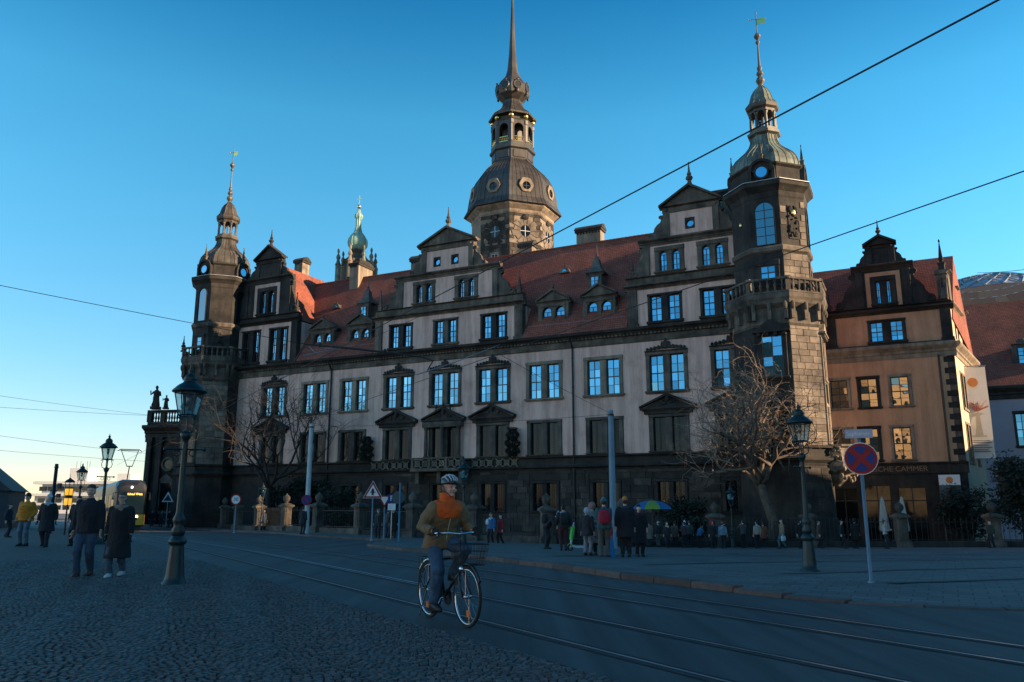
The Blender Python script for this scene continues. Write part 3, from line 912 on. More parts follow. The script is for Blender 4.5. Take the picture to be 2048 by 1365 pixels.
for u in (-36.6, -10.45):
    mb = MB().tube([(u, -.12, -1), (u, -.12, 14.3), (u, -.12, 14.9), (u, -.75, 15.9)], .085, 8)
    for z in (1.5, 4.2, 6.5, 9, 11.5, 14): mb.lathe([(.11, -.04), (.11, .04)], 8, (u, -.12, z))
    mb.build('downpipe', iron, PAL)

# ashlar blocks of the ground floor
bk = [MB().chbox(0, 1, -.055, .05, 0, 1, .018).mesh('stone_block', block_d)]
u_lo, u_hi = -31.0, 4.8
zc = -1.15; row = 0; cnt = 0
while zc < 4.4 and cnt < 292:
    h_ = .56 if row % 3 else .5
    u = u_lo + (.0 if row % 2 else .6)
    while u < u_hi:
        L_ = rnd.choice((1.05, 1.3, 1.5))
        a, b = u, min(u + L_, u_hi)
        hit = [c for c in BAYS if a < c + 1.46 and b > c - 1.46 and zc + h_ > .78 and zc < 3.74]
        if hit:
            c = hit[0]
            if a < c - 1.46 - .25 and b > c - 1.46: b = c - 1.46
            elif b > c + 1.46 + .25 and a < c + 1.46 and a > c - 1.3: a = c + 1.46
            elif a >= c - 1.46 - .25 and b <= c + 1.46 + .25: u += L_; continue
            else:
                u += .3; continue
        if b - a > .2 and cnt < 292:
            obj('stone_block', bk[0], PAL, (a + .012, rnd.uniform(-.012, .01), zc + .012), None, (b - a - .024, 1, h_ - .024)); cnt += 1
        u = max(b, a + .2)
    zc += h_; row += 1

# roof
RZ, RY = 26.6, 6.7
mb = MB()
def roof_y(z): return -.5 + (z - 16.1) / (RZ - 16.1) * (RY + .5)
for a, b, zs in ((-52, -50.5, 16.1), (-50.5, -41.3, 18.3), (-41.3, -31.45, 16.1), (-31.45, -15.15, 18.3), (-15.15, -5.4, 16.1), (-5.4, 6.1, 18.3), (6.1, 6.3, 16.1)):
    mb.add([(a, roof_y(zs), zs), (b, roof_y(zs), zs), (b, RY, RZ), (a, RY, RZ)], [(0, 1, 2, 3)])
mb.add([(-52, -.5, 16.1), (6.3, -.5, 16.1), (6.3, RY, RZ), (-52, RY, RZ), (-52, 14, 16.1), (6.3, 14, 16.1)], [(3, 2, 5, 4), (1, 5, 2), (0, 3, 4)])
roof = mb.build('roof', tiles, PAL)
mb = MB(); u = -52
while u < 6.2:
    mb.lathe([(.16, 0), (.13, .4)], 6, (0, 0, 0)); n_ = 12
    for i in range(len(mb.v) - n_, len(mb.v)):
        x, y, z = mb.v[i]; mb.v[i] = (u + z, RY + x, RZ + y - .02)
    u += .4
r_ = mb.build('ridge_tiles', tiles, roof); r_['kind'] = 'stuff'
# snow guard flashing strips and small roof eyes
for u0, u1 in ((-15.0, -5.7), (-41, -31)):
    y_ = .42
    MB().box(u0, u1, y_ - .05, y_ + .05, 17.25, 17.38).build('roof_flashing', lead, roof)
def roof_eye(u, z):
    y_ = (z - 16.1) / 10.5 * 7.2 - .5
    mb = MB().prism([(u - .55, z - .05), (u + .55, z - .05), (u + .35, z + .35), (u, z + .5), (u - .35, z + .35)], y_ - .35, y_ + .6)
    e = mb.build('roof_eye', copper_b, roof)
    MB().prism([(u - .25, z + .08), (u + .25, z + .08), (u, z + .3)], y_ - .37, y_ - .34).build('pane', glass, roof)
    finial(roof, u, y_ - .1, z + .4, .3)
roof_eye(-12.8, 23.2); roof_eye(-39.5, 22.6)

# ------------------------------------------------------------------ gables
def gable(uc, h1, h2, h3, hp, zl, wins1, wins2, sq, dark, wall_m, par=None):
    par = par or PAL
    zA, zB, zC, zD, zE, zF, zG, zP, zT = zl
    sm = soot if dark else stone
    g = MB()
    # storey piers and plaster field
    for d in (-1, 1):
        a, b = sorted((uc + d * h1, uc + d * (h1 - .85)))
        g.chbox(a, b, -.16, .5, zA, zB, .04)
        g.box(a - .08, b + .08, -.24, .2, zA, zA + .35)
    extrude_cornice(g, uc - h1 - .25, uc + h1 + .25, zB, zB + .38, .5)
    g.box(uc - h1 - .02, uc + h1 + .02, -.1, .5, zB + .38, zC - .16)
    extrude_cornice(g, uc - h1 - .12, uc + h1 + .12, zC - .16, zC, .28)
    # second storey
    for d in (-1, 1):
        a, b = sorted((uc + d * h2, uc + d * (h2 - .62)))
        g.chbox(a, b, -.12, .5, zC, zD, .04)
        volute(g, uc + d * h2, zC, zD - .1, d, min(1.75, h1 - h2 - .5), -.02, .35)
    extrude_cornice(g, uc - h2 - .3, uc + h2 + .3, zD, zE, .42)
    # third storey
    for d in (-1, 1):
        a, b = sorted((uc + d * h3, uc + d * (h3 - .55)))
        g.chbox(a, b, -.1, .5, zE, zF, .03)
        volute(g, uc + d * h3, zE, zF - .1, d, min(1.4, h2 - h3 - .2), -.0, .35)
        g.ball((uc + d * (h3 - .3), -.12, (zF + zG) / 2 - .05), .13, .1, .13, 8, 6)
    g.box(uc - h3 - .05, uc + h3 + .05, -.1, .5, zF, zG - .14)
    extrude_cornice(g, uc - hp, uc + hp, zG - .14, zG, .34)
    g.prism([(uc - hp + .2, zG), (uc + hp - .2, zG), (uc, zP - .12)], -.06, .5)
    for d in (-1, 1):
        p = [(uc + d * hp, zG - .02), (uc + d * hp, zG + .14), (uc, zP + .1), (uc, zP - .12)]
        g.prism(p if d < 0 else p[::-1], -.36, .6)
    go = g.build('gable', sm, par)
    # side walls of the storey, plaster fields
    f = MB()
    wall_holes(f, uc - h1 + .85, uc + h1 - .85, zA, zB, [(u - w / 2, u + w / 2, zA + .1, zB - .45) for u, w in wins1], -.02, .4)
    for d in (-1, 1): f.add([(uc + d * (h1 - .02), .3, zA - .2), (uc + d * (h1 - .02), 6, zA - .2), (uc + d * (h1 - .02), 6, zB), (uc + d * (h1 - .02), .3, zB)], [(0, 1, 2, 3)])
    f.build('plaster_field', wall_m, go)
    for u, w in wins1:
        pairwin(go, u, zA + .08, zB - .44, w + .02, soot if (dark or rnd.random() < .6) else stone, -.02, rows=4, jamb=.24, mul=.62, head=.2, sill=.36, pane_to=go)
    f = MB()
    dz = .45 if dark else 0
    hh = [(u - w / 2, u + w / 2, zC + .08, zD - .12 - dz) for u, w in wins2]
    wall_holes(f, uc - h2 + .62, uc + h2 - .62, zC, zD, hh, 0, .4)
    f.build('stone_field' if dark else 'plaster_field', soot if dark else wall_m, go)
    if dark:
        for u, w in wins2:
            q = MB(); a, b = u - w / 2 - .42, u + w / 2 + .42
            q.box(a, u - w / 2 - .06, -.05, .02, zC + .05, zD - .15).box(u + w / 2 + .06, b, -.05, .02, zC + .05, zD - .15).box(a + .37, b - .37, -.05, .02, zD - .52, zD - .15)
            q.build('plaster_frame', wall_m, go)
    for u, w in wins2:
        pairwin(go, u, zC + .1, zD - .14 - dz, w + .02, sm, 0, arch=True, cols=2, rows=3, jamb=.42, mul=.5, head=.38, sill=.22, pane_to=go)
    f = MB()
    wall_holes(f, uc - h3 + .55, uc + h3 - .55, zE, zF, [(u - .42, u + .42, zE + .5, zE + 1.5) for u in sq], 0, .35)
    f.build('stone_field' if dark else 'plaster_field', soot if dark else wall_m, go)
    for u in sq:
        q = MB(); 
        for i in range(16):
            t0, t1 = 2 * pi * i / 16, 2 * pi * (i + 1) / 16
            def sqp(t): 
                k = .42 / max(abs(math.cos(t)), abs(math.sin(t))); return (u + k * math.cos(t), zE + 1.0 + 1.19 * k * math.sin(t))
            q.prism([(u + .30 * math.cos(t0), zE + 1 + .30 * math.sin(t0)), sqp(t0), sqp(t1), (u + .30 * math.cos(t1), zE + 1 + .30 * math.sin(t1))], .05, .3)
        q.build('round_window', soot, go)
        MB().prism([(u + .32 * math.cos(2 * pi * i / 14), zE + 1 + .32 * math.sin(2 * pi * i / 14)) for i in range(14)], .2, .22).build('pane', glass, go)
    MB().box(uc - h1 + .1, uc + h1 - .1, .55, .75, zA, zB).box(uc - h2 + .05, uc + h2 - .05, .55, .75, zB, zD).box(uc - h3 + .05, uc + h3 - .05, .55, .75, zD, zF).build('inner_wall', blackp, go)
    finial(go, uc, .1, zP - .12, (zT - zP + .12) / 2.12, sm)
    for d in (-1, 1):
        obelisk(go, uc + d * (h1 - .42), .1, zC, .86, sm)
    # cross roof behind the gable
    r = MB(); zr = zG - .15; he = h1 - .25; ze = zB + .2
    k = (zr - ze) / he
    r.add([(uc - he, .6, ze), (uc, .6, zr), (uc + he, .6, ze), (uc - he, RY + 2.5, ze), (uc, RY + 2.5, zr), (uc + he, RY + 2.5, ze)], [(0, 1, 4, 3), (1, 2, 5, 4), (0, 2, 1)])
    r.build('cross_roof', tiles, go)
    return go

Z0 = (16.15, 19.4, 20.5, 23.1, 23.7, 25.85, 26.4, 28.05, 30.2)
gable(-23.3, 8.1, 5.55, 2.9, 3.3, Z0, [(-28.4, 2.75), (-23.35, 2.75), (-18.2, 2.75)], [(-25.85, 2.5), (-21.15, 2.5)], [-24.45, -22.45], False, plaster)
gable(.35, 5.7, 4.25, 2.35, 2.65, Z0, [(-2.15, 2.9), (2.25, 2.9)], [(-1.6, 2.5), (2.0, 2.5)], [.25], False, plaster)
Z1 = (16.15, 20.6, 21.55, 25.3, 25.85, 27.5, 27.95, 29.5, 31.4)
gable(-45.9, 4.55, 3.3, 1.8, 2.05, Z1, [(-47.75, 2.6), (-43.95, 2.6)], [(-45.9, 2.7)], [], True, plaster)

# dormers
def dormer(u, s=1.0, zb=17.35):
    y0 = .75; w = 1.5 * s
    g = MB()
    g.box(u - w - .12, u + w + .12, y0 - .1, y0 + .5, zb - .3, zb)
    for d in (-1, 1):
        a, b = sorted((u + d * w, u + d * (w - .3)))
        g.chbox(a, b, y0 - .04, y0 + .4, zb, zb + 1.95, .03)
        volute(g, u + d * w, zb, zb + 1.1, d, .45, y0 + .05, y0 + .3)
        g.add([(u + d * (w - .03), y0 + .2, zb - .3), (u + d * (w - .03), y0 + 3.4, zb + 1.9), (u + d * (w - .03), y0 + .2, zb + 1.95)], [(0, 1, 2)])
    extrude_cornice(g, u - w - .16, u + w + .16, zb + 1.95, zb + 2.3, .3, y0)
    g.prism([(u - w, zb + 2.3), (u + w, zb + 2.3), (u, zb + 3.2)], y0 - .05, y0 + .3)
    for d in (-1, 1):
        p = [(u + d * (w + .18), zb + 2.28), (u + d * (w + .18), zb + 2.42), (u, zb + 3.38), (u, zb + 3.2)]
        g.prism(p if d < 0 else p[::-1], y0 - .28, y0 + .4)
    do = g.build('dormer', stone, PAL)
    pairwin(do, u, zb, zb + 1.95, 2 * (w - .3), stone, y0, arch=True, cols=2, rows=3, jamb=.12, mul=.42, head=.22, sill=.12, pane_to=do)
    MB().add([(u - w - .1, y0 + .3, zb + 2.25), (u + w + .1, y0 + .3, zb + 2.25), (u, y0 + .3, zb + 3.3), (u, y0 + 3.6, zb + 3.3), (u - w - .1, y0 + 3.2, zb + 2.25), (u + w + .1, y0 + 3.2, zb + 2.25)],
             [(0, 2, 3, 4), (1, 5, 3, 2)]).build('dormer_roof', copper_b, do)
    finial(do, u, y0, zb + 3.25, .42, stone)
    return do
for u in (-12.57, -8.2, -38.7, -33.9): dormer(u)
def turret(u, zb):
    y0 = 2.1
    g = MB().box(u - .62, u + .62, y0, y0 + 2, zb, zb + 1.7)
    extrude_cornice(g, u - .8, u + .8, zb + 1.7, zb + 1.95, .22, y0)
    o = g.build('turret_dormer', stone, PAL)
    light(o, u, zb + .35, .78, 1.2, y0 - .05, 2, 3, pane_to=o)
    MB().lathe([(1.15, 0), (1.05, .12), (.62, .5), (.45, .95), (.36, 1.3), (.08, 1.75), (.14, 1.85), (.05, 1.95), (.02, 2.9), (0, 2.95)], 4, (u, y0 + .7, zb + 1.95), pi / 4).build('turret_roof', copper_b, o)
turret(-9.05, 20.25); turret(-34.6, 20.3)

# chimneys
def chimney(u, y, z0, z1, w, d):
    g = MB().box(u - w / 2, u + w / 2, y - d / 2, y + d / 2, z0, z1 - .75)
    o = g.build('chimney', plaster_o if False else stone_l, PAL)
    c = MB(); c.box(u - w / 2 - .14, u + w / 2 + .14, y - d / 2 - .14, y + d / 2 + .14, z1 - .75, z1 - .5)
    n = max(3, int(w / .3))
    for i in range(n):
        x = u - w / 2 + (i + .5) * w / n; c.box(x - .06, x + .06, y - d / 2 - .12, y - d / 2, z1 - .95, z1 - .75)
    prof = [(y - d / 2 - .2 + (d + .4) * i / 8, z1 - .5 + .5 * math.sin(pi * i / 8)) for i in range(9)]
    ext_x(c, prof, u - w / 2 - .2, u + w / 2 + .2)
    c.build('chimney_cap', soot, o)
    return o
chimney(-11.3, 7.2, 22, 28.6, 2.5, 1.1)
chimney(-46.6, 6, 22, 29.9, 1.15, 1.2)
chimney(-38.8, 7, 22, 28.6, 1.2, 2.6)
chimney(-19.2, 9.5, 22, 28.9, 1.5, 1.1)
chimney(-28.6, 3.6, 22, 27.0, 1.9, .9)
chimney(2.75, 2.6, 22, 28.2, 1.8, .9)
# ------------------------------------------------------------------ towers
C8 = math.cos(pi / 8)
def oct_lathe(mb, prof): return mb.lathe(prof, 8, (0, 0, 0), pi / 8)
def facet_loc(k, x, y, z):
    a = k * pi / 4; return (x * math.cos(a) - y * math.sin(a), x * math.sin(a) + y * math.cos(a), z)
def turned(mb, k, build):
    """run build(mb) for the facet facing -y, then turn the new vertices to facet k"""
    s = len(mb.v); build(mb); a = k * pi / 4; ca, sa = math.cos(a), math.sin(a)
    for i in range(s, len(mb.v)):
        x, y, z = mb.v[i]; mb.v[i] = (x * ca - y * sa, x * sa + y * ca, z)
def seams(mb, prof, per, r=.035):
    """standing seams running up each of the eight faces of a dome"""
    for k in range(8):
        for j in range(per):
            t = (j + .5) / per * 2 - 1 if per > 1 else 0
            pts = []
            for R0, z in prof:
                half = R0 * math.sin(pi / 8); pts.append(facet_loc(k, t * half * .96, -R0 * C8 - .01, z))
            mb.tube(pts, r, 4, False)
        pts = [(R0 * math.cos(pi / 8 + k * pi / 4), R0 * math.sin(pi / 8 + k * pi / 4), z) for R0, z in prof]
        mb.tube(pts, r * 1.5, 4, False)
def blocks(parent, k, inr, wid, z0, z1, mesh, skip=(), hb=.5, lens=(.7, .95, 1.15), cap=400):
    z = z0; row = 0; n = 0; a = k * pi / 4
    while z < z1 - .2 and n < cap:
        h = min(hb * rnd.uniform(.9, 1.1), z1 - z); x = -wid / 2
        first = True
        while x < wid / 2 - .05 and n < cap:
            L_ = rnd.choice(lens) * (.55 if first and row % 2 else 1); b = min(x + L_, wid / 2)
            if wid / 2 - b < .25: b = wid / 2
            first = False
            if not any(x < s[1] and b > s[0] and z + h > s[2] and z < s[3] for s in skip):
                obj('stone_block', mesh, parent, facet_loc(k, x + .01, -inr + rnd.uniform(-.008, .008), z + .01), (0, 0, a), (b - x - .02, 1, h - .02)); n += 1
            x = b
        z += h; row += 1
    return n
bk_l = MB().chbox(0, 1, -.05, .06, 0, 1, .02).mesh('stone_block', block_m)
bk_d = bk[0]
balu = MB().lathe([(.10, 0), (.10, .08), (.05, .14), (.115, .38), (.055, .66), (.05, .72), (.10, .78), (.10, .84)], 8).mesh('baluster', stone)

DOME = [(2.80, 27.55), (2.86, 27.75), (2.80, 28.1), (2.66, 28.5), (2.38, 28.9), (2.0, 29.25), (1.55, 29.65), (1.28, 30.0), (1.12, 30.4), (1.06, 30.9)]
CAPD = [(1.30, 33.62), (1.22, 33.72), (1.0, 34.0), (.92, 34.3), (.80, 34.7), (.58, 35.1), (.30, 35.4), (.16, 35.6)]
def corner_tower(label, u, y, block_facets, low_blocks, dome_m, low_m, up_m):
    t = thing('corner_tower', label, 'tower', pal_w(u, y), PAL_ROT)
    sh = MB(); oct_lathe(sh, [(3.5, -2.2), (3.5, .6), (3.4, .7), (3.4, 4.4)]); oct_lathe(sh, [(3.38, 5.7), (3.38, 14.6)])
    sh.build('lower_shaft', low_m, t)
    b = MB(); oct_lathe(b, [(3.45, 4.35), (3.55, 4.5), (3.85, 4.7), (3.88, 4.85), (3.5, 4.95), (3.48, 5.5), (3.75, 5.58), (3.78, 5.72), (3.4, 5.74)])
    b.build('string_course', soot, t)
    up = MB(); oct_lathe(up, [(2.95, 16.9), (2.95, 24.85)])
    up.build('upper_shaft', up_m, t)
    sc = MB(); oct_lathe(sc, [(2.98, 20.35), (3.12, 20.45), (3.18, 20.7), (3.05, 20.85), (2.96, 20.9)])
    sc.build('string_course', stone, t)
    # gallery
    gb = MB(); oct_lathe(gb, [(3.38, 14.55), (3.5, 14.7), (3.42, 14.8), (3.42, 15.9), (3.78, 16.2), (3.84, 16.42), (3.94, 16.6), (3.97, 16.86), (3.90, 16.95), (2.9, 16.97)])
    for k in range(8):
        for x in (-1.15, 0, 1.15):
            turned(gb, k, lambda m, x=x: (m.prism([(x - .12, 15.0), (x + .12, 15.0), (x + .15, 16.35), (x - .15, 16.35)], -3.5, -3.1), m.ball((x, -3.5, 16.0), .15, .16, .34, 8, 6), m.ball((x, -3.34, 15.4), .12, .14, .24, 8, 6)))
    gb.build('gallery_base', stone, t)
    gr = MB()
    oct_lathe(gr, [(3.92, 16.97), (3.92, 17.1), (3.62, 17.1), (3.62, 16.98)])
    for k in range(8):
        turned(gr, k, lambda m: m.chbox(-1.58, 1.58, -3.66, -3.40, 17.94, 18.12, .03))
        a = pi / 8 + k * pi / 4
        gr.lathe([(.24, 17.1), (.24, 18.1), (.29, 18.12), (.29, 18.2)], 4, (3.66 * math.cos(a), 3.66 * math.sin(a), 0), a + pi / 4)
    gr.build('gallery_rail', stone, t)
    for k in (-2, -1, 0, 1, 2, 3):
        for i in range(5):
            x = -1.04 + .52 * i; p = facet_loc(k, x, -3.52, 17.1); obj('baluster', balu, t, p)
    # cornice and drum
    co = MB(); oct_lathe(co, [(2.95, 24.7), (3.02, 24.85), (3.05, 25.2), (3.3, 25.45), (3.52, 25.62), (3.55, 25.86), (3.4, 25.98)])
    co.build('cornice', soot if up_m is soot else stone, t)
    ld = MB(); oct_lathe(ld, [(3.56, 25.985), (3.56, 26.03), (2.9, 26.2)]); ld.build('cornice_flashing', lead, t)
    dr = MB(); oct_lathe(dr, [(2.82, 26.1), (2.82, 27.3), (3.05, 27.45), (3.05, 27.58)])
    for k in range(0, 8, 2):
        def hood(m):
            for i in range(10):
                a0, a1 = pi * i / 10, pi * (i + 1) / 10
                m.prism([(1.0 * math.cos(a0), 26.95 + 1.0 * math.sin(a0)), (1.0 * math.cos(a1), 26.95 + 1.0 * math.sin(a1)), (.78 * math.cos(a1), 26.95 + .78 * math.sin(a1)), (.78 * math.cos(a0), 26.95 + .78 * math.sin(a0))], -2.98, -2.2)
            m.prism([(.8 * math.cos(pi * i / 10), 26.95 + .8 * math.sin(pi * i / 10)) for i in range(11)], -2.82, -2.0)
            m.torus((0, -2.88, 26.85), .5, .09, 16, 6, 'y')
            m.box(-1.0, -.78, -2.95, -2.4, 26.1, 26.95).box(.78, 1.0, -2.95, -2.4, 26.1, 26.95)
        turned(dr, k, hood)
    dr.build('drum', stone if up_m is not soot else soot, t)
    for k in range(0, 8, 2):
        o = MB().prism([(.46 * math.cos(2 * pi * i / 16), 26.85 + .46 * math.sin(2 * pi * i / 16)) for i in range(16)], -2.90, -2.84).build('round_pane', glass, t)
        o.rotation_euler = (0, 0, k * pi / 4)
        p = facet_loc(k, 0, -2.75, 27.9); obelisk(t, p[0], p[1], p[2], .72, stone)
    dm = MB(); oct_lathe(dm, DOME); seams(dm, DOME, 3)
    dm.build('dome', dome_m, t)
    # lantern
    la = MB(); oct_lathe(la, [(1.08, 30.85), (1.32, 31.0), (1.36, 31.2), (1.14, 31.32), (1.14, 31.5)])
    for k in range(8):
        a = pi / 8 + k * pi / 4; p = (.98 * math.cos(a), .98 * math.sin(a), 0)
        la.lathe([(.16, 31.5), (.12, 31.6), (.13, 32.0), (.10, 32.6), (.16, 32.75), (.16, 32.85)], 6, p)
        turned(la, k, lambda m: [m.prism([(.27 * math.cos(pi * i / 6), 32.72 + .27 * math.sin(pi * i / 6)), (.27 * math.cos(pi * i / 6), 33.1), (.27 * math.cos(pi * (i + 1) / 6), 33.1), (.27 * math.cos(pi * (i + 1) / 6), 32.72 + .27 * math.sin(pi * (i + 1) / 6))], -.96, -.84) for i in range(6)])
    oct_lathe(la, [(1.06, 32.98), (1.10, 33.15), (1.3, 33.3), (1.38, 33.5), (1.36, 33.62), (.3, 33.7)])
    la.lathe([(.09, 31.5), (.09, 33.2)], 8)
    la.build('lantern', copper_b, t)
    cp = MB(); oct_lathe(cp, CAPD); seams(cp, CAPD, 1, .025); cp.build('lantern_cap', dome_m, t)
    sp = MB(); sp.lathe([(.14, 35.5), (.2, 35.7), (.34, 35.95), (.36, 36.1), (.3, 36.25), (.14, 36.4), (.28, 36.62), (.28, 36.75), (.14, 36.95), (.2, 37.1), (.2, 37.25), (.11, 37.4), (.055, 39.3), (.18, 39.55), (.18, 39.62), (.06, 39.75), (.27, 40.05), (.27, 40.2), (.06, 40.45), (.04, 40.6), (.03, 42.2), (.07, 42.35), (0, 42.45)], 8)
    sp.build('spire', copper_b, t)
    va = MB(); va.tube([(-.5, 0, 41.8), (.45, 0, 41.6)], .025, 5).ball((-.55, 0, 41.82), .07)
    va.prism([(.02, 41.25), (.30, 41.2), (.42, 41.3), (.62, 41.15), (.78, 41.3), (.70, 41.5), (.82, 41.62), (.45, 41.75), (.1, 41.78)], -.015, .015)
    va.build('weather_vane', gold, t)
    return t

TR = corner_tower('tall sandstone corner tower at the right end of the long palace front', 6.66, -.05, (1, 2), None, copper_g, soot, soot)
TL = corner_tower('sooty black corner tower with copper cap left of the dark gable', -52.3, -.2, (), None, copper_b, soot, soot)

def on_facet(o, k):
    o.rotation_euler = (0, 0, k * pi / 4); return o
# right tower openings
inU, inL = 2.95 * C8, 3.38 * C8
for k in (0, 2, 6):
    mbx = MB(); arch = arch_pts(1.35, 3.4, 10)
    for i in range(len(arch)):
        p, q = arch[i], arch[(i + 1) % len(arch)]
        s_ = 1.14
        mbx.prism([(p[0], 21.0 + p[1]), (p[0] * s_ + 0, 21.0 + p[1] * 1.04 - .06), (q[0] * s_, 21.0 + q[1] * 1.04 - .06), (q[0], 21.0 + q[1])], -inU - .1, -inU + .05)
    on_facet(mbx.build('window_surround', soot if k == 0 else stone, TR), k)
    w_ = MB().prism([(p[0] * .99, 21.0 + p[1] * .995) for p in arch], -inU - .02, -inU - .005)
    on_facet(w_.build('arched_pane', glass_h if k == 0 else glass_dk, TR), k)
    gb_ = MB().box(-.03, .03, -inU - .05, -inU - .021, 21.0, 24.3)
    for z_ in (21.7, 22.4, 23.1, 23.75): gb_.box(-.66, .66, -inU - .048, -inU - .022, z_ - .02, z_ + .02)
    on_facet(gb_.build('glazing_bars', frame_d, TR), k)
    s, *_ = pairwin(TR, 0, 17.3, 19.75, 1.7, soot if k == 0 else stone, -inU - .04, one=True, cols=2, rows=2, jamb=.3, head=.45, sill=.9, rec=-.0, proud=.06)
    on_facet(s, k)
for k in (0, 2):
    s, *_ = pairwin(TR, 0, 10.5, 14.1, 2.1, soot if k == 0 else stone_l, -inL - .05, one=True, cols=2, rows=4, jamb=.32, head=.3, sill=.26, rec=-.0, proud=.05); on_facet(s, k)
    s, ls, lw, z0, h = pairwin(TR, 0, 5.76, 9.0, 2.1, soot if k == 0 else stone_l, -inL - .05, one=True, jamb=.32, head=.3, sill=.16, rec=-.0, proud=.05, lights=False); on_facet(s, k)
    MB().box(-lw / 2, lw / 2, -inL - .03, -inL - .01, z0, z0 + h).build('pane', glass_dk, s)
    lattice(s, 0, z0, lw, h, -inL - .08, .2)
    m = MB(); m.prism([(-1.35, 14.05), (1.35, 14.05), (1.35, 14.2), (-1.35, 14.2)], -inL - .45, -inL).prism([(-1.3, 14.2), (1.3, 14.2), (0, 15.1)], -inL - .35, -inL)
    for x in (-.9, -.3, .3, .9): m.box(x - .12, x + .12, -inL - .38, -inL, 13.8, 14.05)
    on_facet(m.build('window_pediment', soot if k == 0 else stone_l, TR), k)
    if k == 2:
        m = MB()
        for x in (-1.12, 1.12): m.chbox(x - .16, x + .16, -inL - .16, -inL, 5.75, 13.8, .03)
        on_facet(m.build('pilasters', stone_l, TR), k)
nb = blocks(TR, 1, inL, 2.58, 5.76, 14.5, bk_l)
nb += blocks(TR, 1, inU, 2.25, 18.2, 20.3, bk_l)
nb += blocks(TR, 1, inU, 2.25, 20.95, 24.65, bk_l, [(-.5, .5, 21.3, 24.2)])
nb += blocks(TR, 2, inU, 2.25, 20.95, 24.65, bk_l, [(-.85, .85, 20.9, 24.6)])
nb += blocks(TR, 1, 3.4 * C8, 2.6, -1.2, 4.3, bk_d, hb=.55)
m = MB(); r2 = random.Random(5)
m.prism([(-.42, 21.4), (.42, 21.4), (.42, 24.1), (-.42, 24.1)], -inU - .06, -inU)
for i in range(34): m.ball((r2.uniform(-.36, .36), -inU - .1, r2.uniform(21.5, 24.0)), r2.uniform(.06, .17), .1, r2.uniform(.07, .2), 7, 5)
on_facet(m.build('carved_trophy', soot, TR), 1)
on_facet(MB().ball((0, -inU - .16, 23.5), .17, .1, .25, 8, 6).build('gilded_shield', gold, TR), 1)
on_facet(MB().ball((.0, -inU - .05, 23.1), .13, .1, .2, 8, 6).build('gilded_shield', gold, TR), -1)
# carved oriel ledge at the foot of the tower, right side
m = MB(); r2 = random.Random(8)
m.lathe([(.2, 2.9), (.7, 3.3), (1.0, 3.7), (1.55, 4.0), (1.7, 4.3), (1.75, 4.6), (1.5, 4.75), (1.5, 5.6), (1.7, 5.7), (1.7, 5.85), (0, 5.86)], 16, (3.4, .3, 0))
for i in range(90):
    a = r2.uniform(-pi * .9, pi * .4); z = r2.uniform(3.2, 5.7); R0 = 1.0 + .75 * min(1, (z - 3.1) / 1.2)
    m.ball((3.4 + R0 * math.cos(a), .3 + R0 * math.sin(a), z), r2.uniform(.08, .2), None, r2.uniform(.08, .2), 6, 5)
m.build('carved_oriel', stone_l, TR)

# left tower openings
for k in (0, 1, 2):
    mbx = MB(); arch = arch_pts(1.1, 3.6, 10)
    for i in range(len(arch)):
        p, q = arch[i], arch[(i + 1) % len(arch)]
        mbx.prism([(p[0], 21.1 + p[1]), (p[0] * 1.16, 21.1 + p[1] * 1.04 - .06), (q[0] * 1.16, 21.1 + q[1] * 1.04 - .06), (q[0], 21.1 + q[1])], -inU - .1, -inU + .05)
    if k == 1: continue
    on_facet(mbx.build('window_surround', soot, TL), k)
    on_facet(MB().prism([(p[0] * .99, 21.1 + p[1] * .995) for p in arch], -inU - .02, -inU - .005).build('arched_pane', glass_h, TL), k)
s, *_ = pairwin(TL, 0, 17.6, 19.6, 1.5, soot, -inU - .04, one=True, cols=1, rows=3, jamb=.4, head=.3, sill=.3, rec=0, proud=.06); on_facet(s, 0)
s, ls, lw, z0, h = pairwin(TL, 0, 5.8, 9.0, 2.1, stone, -inL - .05, one=True, jamb=.32, head=.3, sill=.16, rec=0, proud=.05, lights=False); on_facet(s, 0)
MB().box(-lw / 2, lw / 2, -inL - .03, -inL - .01, z0, z0 + h).build('pane', glass_dk, s); lattice(s, 0, z0, lw, h, -inL - .08, .2)
blocks(TL, 1, inL, 2.58, 5.76, 14.4, bk_l, hb=.55)
m = MB()
for i in range(16):
    m.ball((r2.uniform(-.5, .5), -inU - .05, r2.uniform(17.8, 19.8)), r2.uniform(.1, .2), .1, r2.uniform(.1, .25), 7, 5)
on_facet(m.build('carved_relief', soot, TL), 1)
p = facet_loc(-1, -1.4, -3.7, 18.2); finial(TL, p[0], p[1], p[2], .85)

mortar_h = mk('tower_joint', [(.13, .105, .08), (.24, .195, .145)], 1.2, .95)
# ------------------------------------------------------------------ great tower behind
HT = thing('great_tower', 'tall octagonal stone tower with bulbous copper hood and needle spire', 'tower', (.08, 122, 0), PAL_ROT)
bd = MB(); oct_lathe(bd, [(6.5, 20), (6.5, 46.0)]); bd.build('shaft', mortar_h, HT)
co = MB(); oct_lathe(co, [(6.5, 45.3), (6.62, 45.5), (6.62, 45.9), (7.0, 46.2), (7.35, 46.5), (7.4, 46.75)]); co.build('cornice', stone_l, HT)
HD = [(7.85, 46.76), (7.75, 47.0), (7.25, 47.9), (7.05, 49.2), (6.85, 50.4), (6.5, 51.6), (5.9, 52.8), (5.1, 53.8), (4.1, 54.7), (3.5, 55.3), (3.35, 55.7)]
dm = MB(); oct_lathe(dm, HD); seams(dm, HD, 7, .04); dm.build('hood', dkroof, HT)
g1 = MB(); oct_lathe(g1, [(3.4, 55.4), (3.4, 57.2), (3.75, 57.4), (3.75, 57.75), (3.5, 57.9), (3.5, 58.5)])
